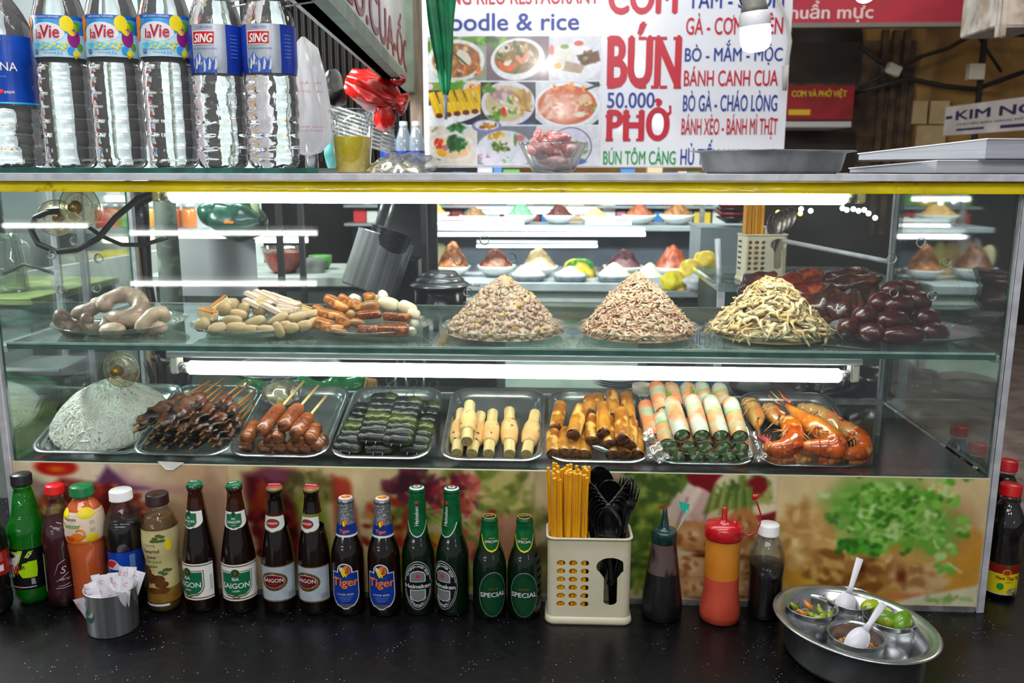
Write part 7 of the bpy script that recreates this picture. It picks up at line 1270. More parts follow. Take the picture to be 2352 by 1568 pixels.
for px,w,h,c,n in((990,90,32,('#c9a060','#a87c40'),'golden fried snacks'),(1090,70,24,('#6a4a36','#8a6a40'),'dark mixed snacks'),(1195,76,32,('#6a9a7c','#4f8a5a'),'green herbs'),(1283,76,30,('#5a2a22','#3a1814'),'dark red dried meat'),(1365,70,22,('#c2aa7a','#a08a5c'),'tan noodles'),(1465,80,30,('#a05a3c','#7e3c26'),'red brown meat'),(1552,84,32,('#9a6a40','#6e4426'),'brown fried cubes')):dish(px,w,h,z2,YS+.40,c,'white bowl under the %s on the upper shelf across the aisle'%n,'distant heap of %s on the upper shelf across the aisle'%n,n.replace(' ','_'),n.split()[-1],grp=U)
for px,w,h,c,n in((935,100,62,('#6e3c1e','#4a2410','#9a5a2c'),'dark roast meat'),(1040,84,66,('#9a5a30','#6a3418','#c2823c'),'brown braised chunks'),(1140,92,48,('#7a3f24','#4e2212','#a8602c'),'braised pork'),(1238,90,52,('#d2b98c','#bda070'),'thick tan noodles'),(1432,96,48,('#4f2c34','#6a3c40'),'purple brown meat'),(1545,92,60,('#a8502c','#7e3218'),'red shredded meat')):dish(px,w,h,z1,YS+.10,c,'white bowl under the %s across the aisle'%n,'heap of %s in a white bowl across the aisle'%n,n.replace(' ','_'),n.split()[-1],grp=Lw)
for px,w,h,c,n in((1213,84,30,('#e9ebe8','#d5d9d6'),'white rice noodles'),(1310,82,24,('#e9ebe8','#d5d9d6'),'white rice vermicelli'),(1412,84,34,('#d9d2b4','#bfc29a'),'pale sprouts'),(1492,70,36,('#b9c98c','#dbe2c2'),'shredded cabbage')):dish(px,w,h,z1,YS-.10,c,'grey tray under the %s across the aisle'%n,'heap of %s in a grey tray across the aisle'%n,n.replace(' ','_'),n.split()[-1],True,grp='grey trays across the aisle')
p=aty(1330,600,YS+.12);mb=MB();mb.lathe([(.115,0),(.105,.03),(.085,.085),(.05,.105),(.0005,.108)],M('green_yellow_pack','#3f9a3c','#e2b83c',16,.35,lo=.48,hi=.52),8);mb.ell((0,-.095,.045),(.04,.018,.035),PY);one(mb,'green_dome_pack','green and yellow dome shaped pack on the stall across the aisle','pack',loc=(p.x,YS+.14,z1))
for k,(px,h,c)in enumerate(((880,95,'#d8c9a0'),(905,110,'#e2d8c8'),(930,125,'#e8d4cc'),(958,105,'#d9b26a'),(985,100,'#e0d06a'),(1010,95,'#d8cc9a'))):p=aty(px,600,YS+.36);mb=MB();mb.ell((0,0,h*.0009),(.05,.04,h*.0011),M('snack_bag_%d'%k,c,rough=.4,bump=.3,bsc=20),n=(16,10),nz=.25,ns=18,seed=k);one(mb,'snack_bag',['beige','cream','pinkish','amber','pale yellow','straw'][k]+' snack bag on the back of the stall across the aisle','bag','snack bags across the aisle',None,(p.x,YS+.36,z1))
# lit tubes over and around the opposite stall
FT=glow('lit_far_tube','#f2fbff',FAR_POWER);FTW=glow('lit_far_tube_warm','#fff4dc',FAR_POWER)
def fartube(px0,px1,py,Y,r_,label,m=None,hang=True):
    A,B=aty(px0,py,Y),aty(px1,py,Y);t=thing('fluorescent_tube_lamp',label,'lamp',(A+B)/2,(0,0,0),'tube lamps of the other stalls');h=(B-A)/2;mb=MB();mb.tube([-h,h],r_,m or FT,10);mb.build('tube',t);mb=MB();mb.box((0,.02,.03),(2*abs(h.x),.03,.02),WHITE_P);mb.build('batten',t);return t
fartube(970,1482,538,YS-.02,.012,'brightest long tube lamp under the upper shelf across the aisle');fartube(985,1203,513,YS+.18,.011,'tube lamp before the golden snacks on the upper shelf');fartube(1345,1450,512,YS+.18,.010,'short tube lamp before the tan noodles on the upper shelf');fartube(1092,1372,487,5.4,.012,'far tube lamp behind the upper shelf bowls');fartube(1095,1372,565,5.0,.010,'thin far tube lamp below the brightest long tube')
fartube(240,352,551,3.1,.016,'warm tube lamp left of the pillar',FTW);fartube(385,516,551,3.1,.016,'warm tube lamp just right of the pillar',FTW);fartube(585,706,551,3.1,.014,'warm tube lamp above the bowl of red sauce',FTW);fartube(245,345,456,3.1,.016,'warm tube lamp high at the left behind the taped pole',FTW)
# shelves of packets and jars far behind
mb=MB();yb=5.6;a,b=aty(800,500,yb),aty(1660,500,yb);gs=thing('goods_shelf','far shelf unit of packets behind the stall across the aisle','shelf',((a.x+b.x)/2,yb,0));w_=b.x-a.x;zz=[aty(1200,y,yb).z for y in(512,470,430)]
for z in zz+[.4]:MB().box((0,0,z-.01),(w_,.3,.02),SHW).build('shelf_board',gs)
MB().box((0,.16,.76),(w_,.02,1.52),M('shelf_back','#5c6470','#4a515c',3,.6)).build('back_board',gs);r=random.Random(31);pal=['#c8343c','#e2c23c','#d8d8d4','#3c7ab8','#c87a8a','#d8b48c','#8a3c34','#5a9a4a','#b8b8c2'];k=0;pr={}
for row,z in enumerate(zz):
    x=-w_/2+.06
    while x<w_/2-.06:
        c=r.choice(pal);ww=r.uniform(.07,.15);mt=M('packet_'+c[1:],c,rough=.45);k+=1
        if c not in pr:mb=MB();mb.box((0,0,.5),(1,.09,1),mt,bev=.04);pr[c]=one(mb,'goods_packet','','packet','packets on the far shelf');o=pr[c]
        else:o=pr[c].copy();COL.objects.link(o)
        nm={'#c8343c':'red','#e2c23c':'yellow','#d8d8d4':'white','#3c7ab8':'blue','#c87a8a':'pink','#d8b48c':'tan','#8a3c34':'dark red','#5a9a4a':'green','#b8b8c2':'grey'}[c]
        o['label']='%s packet on the %s row of the far goods shelf'%(nm,['lowest','middle','top'][row]);o.location=(gs.location.x+x+ww/2,yb-.05,z);o.scale=(ww*.95,1,r.uniform(.09,.17));x+=ww
# left stall with jars and packs
ysl=2.9;za,zb=aty(300,522,ysl).z,aty(250,618,ysl).z;x0_,x1_=aty(60,560,ysl).x,aty(470,560,ysl).x;ls=thing('left_stall_shelf','grey shelf unit with jars and packs behind the left end of the case','shelf',((x0_+x1_)/2,ysl,0))
for z in(za,zb,aty(250,705,ysl).z):MB().box((0,.1,z-.012),(x1_-x0_,.4,.024),SHW).build('shelf_board',ls)
MB().box((-.05,.31,1.35),(x1_-x0_+.5,.02,2.7),M('left_stall_back_reflector','#c3cdcf','#a9b6b8',2,.5)).build('back_board',ls)  # back made tall and pale as an added reflector for the water bottles
for k,(px,c,n)in enumerate(((243,'#c8482c','red sauce'),(274,'#d8702c','orange sauce'),(296,'#8ab83c','green pickle'),(323,'#e2b04c','yellow pickle'),(345,'#d89a4c','amber pickle'),(405,'#b85a2c','rusty sauce'),(440,'#c8763c','tan sauce'))):p=aty(px,522,ysl);mb=MB();mb.lathe([(.0005,0),(.036,0),(.038,.01),(.038,.085),(.030,.10)],M('jar_fill_%d'%k,c,rough=.25,coat=.5),20);mb.lathe([(.031,.10),(.033,.101),(.033,.122),(.0005,.123)],M('jar_lid','#c8cacc',rough=.35,metal=.6),20);one(mb,'pickle_jar','jar of %s on the left stall shelf'%n,'jar','jars on the left stall shelf',None,(p.x,ysl-.02,za))
for k,(px,w,h,c,n)in enumerate(((278,90,44,'#dcc81c','bright yellow pack on the left stall shelf'),(215,60,40,'#c8c2a4','cream pack beside the bright yellow one'),(170,60,34,'#b8bcae','grey pack at the left of the shelf'))):p=aty(px,618,ysl);s=mpp(p);mb=MB();mb.ell((0,0,h*s*.5),(w*s*.5,.06,h*s*.55),M('pack_col_%d'%k,c,rough=.4,bump=.2),n=(16,10),sq=.6,nz=.1);one(mb,'soft_pack',n,'pack',None,None,(p.x,ysl-.02,zb))
zd=aty(250,705,ysl).z
for k,(px,w,h,c,n)in enumerate(((170,56,60,'#c8502c','red orange fruit bag low on the left stall'),(215,56,66,'#d87a2c','orange fruit bag low on the left stall'),(258,50,52,'#b8343c','crimson fruit bag low on the left stall'),(235,80,84,'#c83c5c','pink topped pack behind the fruit bags'))):p=aty(px,705,ysl);s=mpp(p);mb=MB();mb.ell((0,0,h*s*.5),(w*s*.5,.06,h*s*.5),M('fruitbag_%d'%k,c,'#e0a03c',20,.35,coat=.4,lo=.5,hi=.62,bump=.4),n=(18,12),nz=.25,ns=30,seed=k);one(mb,'fruit_bag',n,'bag','fruit bags on the left stall',None,(p.x,ysl-.04+.1*(k==3),zd))
fartube(60,330,190,ysl+.2,.018,'long tube lamp added behind the water bottles to brighten them');fartube(380,560,60,ysl+.2,.018,'upper tube lamp added behind the water bottles to brighten them')  # two added tubes that shine through the water bottles from behind
# red and white folding partition low at the left
A,B=aty(100,900,1.5),aty(420,900,2.45);d=(B-A);d.z=0;ang=math.atan2(d.y,d.x);pt=thing('red_white_partition','red and white painted partition low behind the noodles','partition',(A.x,A.y,0),(0,0,ang));Ln=d.length*1.35;RDW=M('faded_red_paint','#8e2c38','#7a2430',4,.5);WHT=M('milky_white_board','#c9cfc9','#b8bfb9',4,.5)
MB().box((Ln*.3,0,.95),(Ln,.03,.50),WHT).build('white_board',pt);MB().box((Ln*.3,-.006,.62),(Ln,.03,.16),RDW).build('red_band',pt);MB().box((Ln*.3,.0,.28),(Ln,.02,.54),RDW).build('red_board',pt);mb=MB();mb.box((Ln*.3,-.03,.52),(Ln,.03,.035),WHT);mb.build('white_rail',pt)
for k in range(3):MB().box((.1+k*.5,-.03,.26),(.035,.03,.5),WHT).build('white_post',pt)
# glass box, jug and jar left of the case
gx=aty(30,660,.75);gb=thing('glass_box','greenish glass box cabinet at the far left edge beside the case','cabinet',(-1.62,.78,0));MB().box((0,0,gx.z-.01),(.62,.45,.02),M('greenish_lid_board','#8a9a5c','#7a8a50',8,.4),bev=.003).build('cabinet_top',gb);MB().box((0,0,gx.z-.045),(.60,.43,.05),EDGE).build('glass_rim',gb);MB().box((0,0,(gx.z-.07)/2),(.58,.42,gx.z-.07),M('cabinet_body_grey','#7e8984','#6a7570',4,.5)).build('cabinet_body',gb)
p=aty(22,640,.68);jg=thing('glass_jug','clear glass jug standing on the glass box at the far left','jug',(p.x,.68,gx.z));mb=MB();mb.lathe([(.0005,.001),(.044,.001),(.046,.006),(.040,.09),(.032,.13),(.034,.15),(.036,.151),(.032,.15),(.0295,.13),(.037,.09),(.042,.008)],thin('jug_glass','#eef4f1',.16,.9,.10,'#dfe8e4'),36,cap0=False,cap1=False);mb.build('jug_body',jg);mb=MB();mb.tube([(.032,0,.135),(.062,0,.12),(.066,0,.08),(.042,0,.05)],.006,thin('jug_glass','#eef4f1'),10);mb.build('jug_handle',jg)
p=aty(45,985,.45);jr=thing('pickle_jar','big square jar of green pickles with grey lid beside the noodles','jar',(-1.205,.42,ZC));mb=MB();mb.box((0,0,.14),(.145,.14,.28),M('pickle_green','#6a8a3c','#8aa44c',24,.3,coat=.4,c3='#4a6a2c',sc3=14),bev=.02);mb.build('pickles',jr);mb=MB();mb.box((0,0,.31),(.165,.16,.05),thin('jar_glass','#d5e6dc',.12,.8,.15,'#b9d0c4'),bev=.02);mb.build('jar_neck',jr);mb=MB();mb.box((0,0,.345),(.155,.15,.03),M('jar_lid_grey','#56605c','#48524e',12,.35),bev=.008);mb.build('lid',jr)
# ================================================================ right neighbour: glass box with second cutlery holder and noodle packs
zr=aty(1755,645,1.15).z;nx0,nx1=aty(1640,640,1.15).x,aty(2080,640,1.15).x;nb=thing('neighbour_case','low glass topped case of the neighbouring stall behind the roast duck','display case',((nx0+nx1)/2,1.32,0));w_=nx1-nx0;MB().box((0,0,zr-.012),(w_,.5,.024),GLASS_S).build('case_top',nb);MB().box((0,.03,(zr-.03)*.5),(w_-.04,.42,zr-.03),M('neighbour_body','#3c4743','#2c3531',5,.5)).build('case_body',nb)
for x in(-w_/2+.01,w_/2-.01):MB().box((x,-.24,zr*.5),(.02,.02,zr),ALU).build('corner_post',nb)
zl=aty(2045,600,1.1).z;mb=MB();A,B=aty(1800,553,1.05),aty(2052,603,.75)
mb=MB();mb.tube([A,B],.007,ALU,6);mb.tube([B,B-Vector((0,0,.0))+Vector((0,0,.06))],.006,ALU,6);mb.tube([aty(1648,548,1.3),aty(1656,720,1.3)],.010,ALU,6);one(mb,'glass_guard_rail','aluminium rail of the sneeze guard right of the second cutlery holder','rail')
A=aty(1706,648,1.12);B=aty(1812,640,1.12);h2=holder('second cream cutlery holder, standing behind the roast duck',Vector(((A.x+B.x)/2,1.14,zr)),.12,w=(B.x-A.x),h=.142);h2b=Vector(((A.x+B.x)/2,1.14,zr))
cl=[(-.060+.0072*i,.015+.010*j)for j in range(4)for i in range(8)];sticks(h2b,.12,cl,.250,'yellow chopstick in the second holder behind the roast duck','chopsticks in the second holder',False,9)
SPD=M('steel_fork','#8a8078',rough=.25,metal=.9)
for k,(px,py)in enumerate(((1778,515),(1790,510),(1800,505),(1812,500))):o=one(spoon_mesh(SPD,.024,.034,.2),'steel_spoon',['steel spoon nearest the chopsticks in the second holder','steel spoon second from the chopsticks in the second holder','steel spoon third from the chopsticks in the second holder','outermost steel spoon in the second holder'][k],'spoon','steel spoons in the second holder');o.location=aty(px,py,1.16+.01*k);o.rotation_euler=(-.1,.1+.12*k,.3)
zn=aty(1580,668,1.75).z;nt_=thing('noodle_stand','small stand holding yellow noodle packs right of the opposite stall','stand',(aty(1590,660,1.9).x,1.95,0));MB().box((0,0,zn-.012),(.40,.42,.024),SHW,bev=.003).build('stand_top',nt_);MB().box((0,.02,(zn-.024)/2),(.36,.38,zn-.024),M('stand_body_dark','#2c3a33','#222d28',4,.6)).build('stand_body',nt_);MB().box((.12,-.185,zn-.14),(.12,.02,.2),M('yellow_board','#c8b41c',rough=.5)).build('yellow_board',nt_)
YN=M('yellow_noodle','#d8bf3c','#c2a62c',30,.5,bump=.6,bsc=60);YB=M('bright_yellow_noodle','#e6d40c','#d0bc06',30,.45,bump=.5,bsc=60)
for px,py,Y,rr,m,lb in((1545,645,1.80,(.045,.05,.038),YB,'bright yellow noodle pack at the front of the noodle stand'),(1585,630,1.92,(.055,.06,.055),YN,'mustard yellow noodle pack behind the white bag'),(1620,612,2.0,(.06,.06,.06),YN,'mustard noodle pack heaped at the back of the stand'),(1562,668,1.80,(.035,.04,.030),YN,'small mustard noodle pack under the bright one')):crumple(px,py,Y,rr,m,'noodle_pack',lb,'noodles',.3,30,seed=px%7)
crumple(1602,650,1.76,(.052,.05,.040),M('white_bag_plastic','#d2d6da','#bcc0c6',30,.3,coat=.5,bump=.5),'white_plastic_bag','white plastic bag in front of the mustard noodle packs','bag',.4,34,seed=2)
for k in range(4):solid(1682,512-k*10,2.3,[(.03,0),(.065,.02),(.072,.028),(.066,.026),(.0005,.008)],M('red_lacquer','#a8142c',rough=.2,coat=.6)if k%2 else M('black_lacquer','#120a0c',rough=.2,coat=.6),'lacquer_bowl','red and black lacquer bowl in the stack left of the second holder' if k else 'bottom black lacquer bowl of the stack left of the second holder','bowl',grp='stacked lacquer bowls')
p=aty(1682,516,2.3);mb=MB();mb.box((0,0,p.z/2-.003),(.3,.3,p.z-.006),M('white_side_cabinet','#7c878c','#69747a',4,.5));one(mb,'white_cabinet','white side cabinet carrying the lacquer bowls','cabinet',loc=(p.x,2.35,0))
# distant lights of the street and hall
for nm,pts,col,s_,Y in(('white',((1862,484),(1935,478),(1945,482),(1960,480),(1972,484),(1985,482),(1995,490),(1840,480),(1580,470),(1540,468),(1555,472),(1518,470),(1500,476),(2125,460),(2160,466),(2190,462),(2215,458),(2010,500)),'#f4f8ff',16,7.0),('amber',((1787,488),(1797,496),(1806,491),(1816,498),(1838,490)),'#ffb54a',16,7.0)):
    proto=None
    for px,py in pts:
        if proto is None:mb=MB();mb.ell((0,0,0),(.019,.019,.019),glow('far_bulb_'+nm,col,s_),n=(12,8));proto=one(mb,'distant_bulb','small distant %s light bulb glowing in the dark street'%nm,'light bulb','distant %s bulbs'%nm);o=proto
        else:o=proto.copy();COL.objects.link(o)
        o.location=aty(px,py,Y)
pb=None
for k,(px,py)in enumerate(((1515,275),(1292,254),(1238,150))):
    g_=aty(px,py,2.08);d=ray(px,py);q=g_+Vector((d.x,-d.y,d.z))*(4.4/d.y);lb='round market bulb mirrored in the menu sign, '+['over the red noodle word','over the noodle soup photo','over the prawn soup photo'][k]
    if pb is None:mb=MB();mb.ell((0,0,0),(.045,.045,.05),glow('market_bulb_glow','#ffffff',70),n=(16,10));pb=one(mb,'market_bulb',lb,'light bulb','market bulbs mirrored in the sign');o=pb
    else:o=pb.copy();COL.objects.link(o);o['label']=lb
    o.location=q
# tubes on the customers' side, mirrored in the front glass
def mirrored(px0,px1,py,Y,label,m=None):
    P=[]
    for px in(px0,px1):g_=aty(px,py,0.);d=ray(px,py);P.append(g_+Vector((d.x,-d.y,d.z))*(Y/d.y))
    t=thing('fluorescent_tube_lamp',label,'lamp',(P[0]+P[1])/2,(0,0,0),"customers' side tube lamps");h=(P[1]-P[0])/2;mb=MB();mb.tube([-h,h],.013,m or TUBE,10);mb.build('tube',t);mb=MB();mb.box((0,-.02,.02),(2*abs(h.x),.02,.03),WHITE_P);mb.build('batten',t)
mirrored(300,728,535,2.6,'tube lamp mirrored across the glass above the offal plate');mirrored(302,726,651,2.6,'tube lamp mirrored across the glass just above the fish cakes');mirrored(8,200,518,2.9,'tube lamp mirrored across the left suction hooks');mirrored(2095,2228,457,2.9,'upper tube lamp mirrored at the right end of the glass');mirrored(2062,2208,543,2.9,'lower tube lamp mirrored at the right end of the glass')
# ================================================================ big white menu sign
YG=2.1;SGW=M('sign_white','#e9eaf0',rough=.22,coat=.5);tR,tB,tG=M('sign_red','#c4122e',rough=.3),M('sign_blue','#1c3a94',rough=.3),M('sign_green','#0c9a4a',rough=.3)
a,b=aty(974,384,YG),aty(1799,386,YG);zt_=2.46;sg=thing('menu_sign','big white menu sign with food photos hanging behind the case','sign',((a.x+b.x)/2,YG,a.z));w_=b.x-a.x;O=Vector(((a.x+b.x)/2,YG,a.z))
MB().box((0,.022,(zt_-a.z)/2),(w_,.04,zt_-a.z),SGW,bev=.003).build('sign_board',sg);mb=MB()
def sgn(mb,s,x0,y0,x1,y1,m,**k):
    A,B=aty(x0,y1,YG),aty(x1,y0,YG);C_=aty(x0,y0,YG);fit_text(mb,s,A-O+Vector((0,-.0008,0)),(1,0,0),(0,0,1),aty(x1,y1,YG).x-A.x,C_.z-A.z,m,**k)
for s,x0,y0,x1,y1,m,bd in(('NG RIÊU RESTAURANT',1036,-32,1376,11,tR,.02),('noodle & rice',1004,31,1330,71,tB,.014),('CƠM',1396,-55,1556,34,tR,.045),('BÚN',1393,50,1563,203,tR,.045),('50.000',1394,212,1503,248,tB,.014),('PHỞ',1392,226,1540,324,tR,.045),('BÚN TÔM CÀNG',1385,338,1551,378,tG,.014),
      ('TẤM - SƯỜN',1580,-40,1800,20,tB,.014),('GÀ - CƠM CHIÊN',1575,30,1797,80,tR,.014),('BÒ - MẮM - MỘC',1572,92,1796,150,tB,.014),('BÁNH CANH CUA',1570,152,1786,198,tR,.014),('BÒ GÀ - CHÁO LÒNG',1568,208,1784,256,tB,.014),('BÁNH XÈO - BÁNH MÌ THỊT',1564,262,1784,320,tR,.012),('HỦ TIẾU NAM VANG',1562,320,1780,379,tB,.014)):
    if s in('CƠM','TẤM - SƯỜN'):mb.build('lettering',sg);mb=MB()
    sgn(mb,s,x0,y0,x1,y1,m,bold=bd,res=4)
mb.build('lettering',sg);mb=MB()
# heavy feet on the red words
for y0,y1,xs in((85,203,(1400,1472,1500,1520,1552)),(264,324,(1396,1436,1466))):
    for x in xs:
        for y in(y0+3,y1-3):
            A=aty(x,y,YG)-O;mb.box((A.x+.006,-.0008,A.z),(.030,.0006,.012),tR)
mb.build('letter_serif',sg)
def food_photos():
    I=Ink(345,255,982,84,1383,380,'#e9eaf0');E,B,P,L_,R_=I.ell,I.blobs,I.poly,I.line,I.ring
    def cell(x0,y0,x1,y1,c):P([(x0,y0),(x1,y0),(x1,y1),(x0,y1)],c,1.)
    cell(982,85,1118,184,'#8f9a86');B(14,1080,92,45,14,['#5a8a2c','#7ab03c','#3c6a1c'],6,12,1);B(6,992,110,12,20,['#6a9a3c','#3c5a24'],5,9,2);P([(982,150),(1010,184),(982,184)],'#c9cdd2');E(1048,138,68,48,'#dcdcd6',.05);E(1048,138,58,40,'#8a6240',.08);B(40,1048,138,48,32,['#b06a34','#c88a50','#d8b48c','#7a4a2c','#a84a24'],3,9,3);E(1066,132,24,14,'#d8cfc0',.2,.9);L_([(1040,120),(1072,148)],5,'#4a5a2c');B(10,1085,160,20,14,['#d8782c','#c85a24'],3,6,4)
    cell(1118,85,1262,184,'#7c6a70');B(16,1140,100,26,20,['#4a8a2c','#78b040','#2c5a1c'],5,10,5);P([(1222,85),(1262,85),(1262,184),(1235,184)],'#6e5560');E(1190,136,64,48,'#e4e6ea',.05,-.15);E(1188,132,54,38,'#8a6a38',.08,-.15);B(34,1186,130,46,30,['#6a8a3c','#c8a878','#a88850','#4a5a24','#d8ccb8'],3,8,6);E(1162,110,12,11,'#cfc4b8',.2);E(1164,110,5,5,'#3a2a24',.3);L_([(1148,144),(1156,156),(1172,158),(1184,148)],10,'#e0602c',2);E(1165,146,10,6,'#f0d8c8',.4);L_([(1190,132),(1200,142),(1210,128)],10,'#e88a5c',2);L_([(1196,150),(1184,168)],4,'#3c6a24')
    cell(1262,85,1381,184,'#cfd0d8');E(1320,146,66,42,'#e8e8ee',.06);E(1296,126,27,24,'#e2ded2',.12);E(1298,108,12,6,'#7a9a3c',.3);E(1330,102,15,12,'#e4e2dc',.1);E(1330,101,13,7,'#c8482c',.3);P([(1325,128),(1375,118),(1380,140),(1340,152)],'#5a3220',4);B(14,1352,132,22,12,['#6e3c24','#4a2414','#84502c'],3,7,7);E(1346,134,7,5,'#7a9a3c',.3);E(1283,151,11,8,'#e8b43c',.3);P([(1300,140),(1345,150),(1336,168),(1296,158)],'#b09a84',4);L_([(1294,160),(1332,167)],3,'#b8a04c');E(1268,116,7,14,'#d86a5c',.3)
    cell(982,187,1104,285,'#2e2f33');cell(982,187,1104,206,'#7a9a4c');E(986,197,8,8,'#d8b8c0',.2);B(8,1046,196,14,8,['#5a9a2c','#3c7a1c'],4,7,8);E(1088,202,26,20,'#e6dcd0',.08);B(10,1092,200,14,9,['#e8922c','#d85a1c'],3,6,9);E(1010,262,105,26,'#e0e2e6',.04,-.15)
    for k in range(6):x=972+k*21+8;P([(x,212-k*2),(x+16,208-k*2),(x+36,258-k*3),(x+18,270-k*2)],'#e0b41c',2);L_([(x+8,214-k*2),(x+26,262-k*2)],3,'#f0cc3c',2);E(x+27,264-k*2.5,10,7,'#6e3418',.3)
    cell(1104,187,1232,285,'#34363a');E(1168,236,64,52,'#dcd8e4',.04);E(1166,236,54,43,'#c8b98c',.08);B(30,1150,215,26,16,['#c8a8a8','#d8c0bc','#a88488'],4,9,10);B(26,1200,238,20,26,['#b88a3c','#a0742c','#d0a85c'],3,8,11,3);B(26,1166,244,34,24,['#5a8a2c','#e8e8dc','#7aa03c','#d8ccb0'],3,7,12);E(1157,254,7,11,'#d8321c',.2);B(8,1122,205,12,12,['#5a8a34','#7aa84c'],4,8,13);B(8,1140,268,14,8,['#4a7a24','#6a9a3c'],3,7,14);P([(1200,280),(1232,280),(1232,285),(1200,285)],'#1c5aa0',1)
    cell(1232,187,1379,285,'#d3d7dd');P([(1345,187),(1379,187),(1379,200)],'#2c2e33');E(1305,240,76,52,'#eceef2',.04);E(1305,240,70,46,'#c85a2c',.06);E(1298,244,58,36,'#e0a88c',.3);B(34,1300,240,55,34,['#e8bca4','#d88a64','#f0d4c4','#cf6a3c'],3,8,15,3.5);B(16,1310,202,44,8,['#e0762c','#d8541c','#e8a03c'],3,7,16);E(1346,228,17,15,'#e0b48c',.2);B(16,1354,240,20,22,['#5a9a2c','#c8402c','#e8c46c'],2,5,17);E(1335,262,14,7,'#e8dccc',.3);L_([(1348,205),(1379,194)],5,'#26282c',1.5);P([(1362,285),(1379,272),(1379,285)],'#2c2e33');P([(1232,270),(1250,285),(1232,285)],'#2c2e33')
    cell(982,288,1093,378,'#d6ccbc');E(1050,292,30,12,'#c8d4d4',.1);B(14,1050,292,20,8,['#2c6a34','#3c7a3c','#245024'],4,8,18);E(1038,336,54,34,'#dad8d6',.06);E(1036,338,46,28,'#e0c49c',.1);B(24,1045,328,22,14,['#1c5a24','#2c7a34','#144018'],4,9,19);B(10,1006,330,10,12,['#d8401c','#c8301c'],3,6,20);E(1012,350,14,12,'#e0a41c',.3);E(1020,338,8,8,'#a86a78',.3);E(1064,350,14,10,'#e8b884',.4);L_([(990,300),(1000,292)],6,'#8a927c',3)
    cell(1095,288,1234,378,'#7c8088');E(1118,288,36,16,'#7a80b8',.06);E(1118,286,30,12,'#e0dcd8',.1);B(8,1118,288,24,6,['#c8821c','#8a5a1c'],3,6,21);E(1160,345,68,48,'#d8d8e4',.05);B(18,1140,312,20,10,['#d8a41c','#c8921c','#e0bc4c'],3,6,22);P([(1142,316),(1175,312),(1178,334),(1146,336)],'#e4dcd8',3);B(14,1156,336,20,10,['#5a7a2c','#3c5a24','#8a9a4c'],3,7,23);E(1196,316,14,10,'#c87a78',.4);E(1185,320,5,18,'#6a8a3c',.4);B(8,1110,362,12,12,['#8ab08a','#b87a9a'],2,4,24);B(8,1170,366,16,8,['#8ab08a','#b0c8a8'],2,4,25)
    cell(1234,288,1383,378,'#dcdde6');E(1315,336,50,46,'#3c3f44',.03);E(1315,336,48,44,'#d4d2ea',.04);E(1322,345,36,32,'#e0dcd0',.2);B(16,1332,342,24,20,['#8ab06a','#e0a07a','#d8ccb0','#5a9a4c'],3,6,26);E(1330,370,26,9,'#3a5ab0',.3)
    I.mott(.05,5);A,Bx,By=aty(982,84,YG)-O,aty(1383,84,YG)-O,aty(982,380,YG)-O;A.y=Bx.y=By.y=-.0012;By.x=A.x
    I.panel('food_photo_print',A,(Bx.x-A.x,0,0),(0,0,By.z-A.z),picture_mat('printed_photos',.22,.5),sg)
food_photos()
# ================================================================ slanted shop sign along the left, its post, things hanging there
Pf=aty(936,214,2.0);d=ray(1117,389);d.z=0;d.normalize();nrm=Vector((d.y,-d.x,0));L=2.1;N0=Pf-d*L;Hh=.55;SGN=M('shop_sign_board','#d3d6cd','#c2c5ba',5,.4,coat=.2);FRM=M('pale_green_frame','#8ea08c','#7c8d7a',12,.5);RED=M('shop_sign_red','#a8202c','#942430',10,.4)
ss=thing('shop_sign','long slanting white shop sign with red letters above the cup','sign',N0);R=Matrix((d,Vector((0,0,1)).cross(d),Vector((0,0,1)))).transposed()
def sbox(c,sz,m,nm):mb=MB();mb.box(R@Vector(c),sz,m,R);mb.build(nm,ss)
sbox((L/2,.02,Hh/2),(L,.04,Hh),SGN,'sign_board');sbox((L/2,.0,.017),(L,.06,.034),FRM,'sign_frame');sbox((L-.017,0,Hh/2),(.034,.06,Hh),FRM,'sign_frame')
mb=MB();A=R@Vector((.28,-.0012,.075));fit_text(mb,'RIÊU.CUA-ỐC',A,d,(0,0,1),1.86,.185,RED,bold=.03);mb.build('lettering',ss);mb=MB();A=R@Vector((.10,-.0012,.29));fit_text(mb,'BÚN TÂM',A,d,(0,0,1),1.50,.20,RED,bold=.03);mb.build('lettering',ss)
x=aty(957,200,2.02).x;mb=MB();mb.box((x,2.02,1.4),(.046,.05,2.8),M('old_wood_post','#8a7a68','#6b5c4c',6,.7,stretch=(6,6,.6),bump=.2));one(mb,'wooden_post','old grey wooden post at the left edge of the menu sign','post')
mb=MB();x0,x1=aty(560,200,2.75).x,aty(965,200,2.75).x;mb.grid(lambda u,v:(x0+(x1-x0)*u,2.75+.012*math.sin(u*170),1.6+1.3*v),260,1,M('dark_corrugated','#1c1815','#120f0d',5,.5,.3));one(mb,'corrugated_sheet','dark corrugated metal sheet closing the stall behind the red bag','metal sheet')
zr_=aty(800,392,1.45).z-.01;sr=thing('dish_rack','white wire dish rack behind the yellow drink','rack',(aty(815,392,1.5).x,1.55,0));MB().box((0,0,zr_-.012),(.52,.34,.024),WHITE_P).build('rack_shelf',sr)
for sx in(-1,1):[MB().box((sx*.25,q,(zr_+zc)/2),(.02,.02,zr_-zc),DRK).build('leg',sr)for q in(-.13,.13)]
mb=MB()
for k in range(8):A,B=aty(748,238+k*9,1.62),aty(905,290+k*9,1.50);mb.tube([A-Vector(sr.location),B-Vector(sr.location)],.0055,ALU_D,6)
mb.build('wire_slats',sr)
WBG=thin('white_bag_film','#e8e8ea',.10,.6,.72,'#e2e0e2',rough=.2,trl=True);t=thing('white_carrier_bag','white carrier bag with red print hanging beside the last water bottle','bag',aty(702,235,.55));mb=MB()
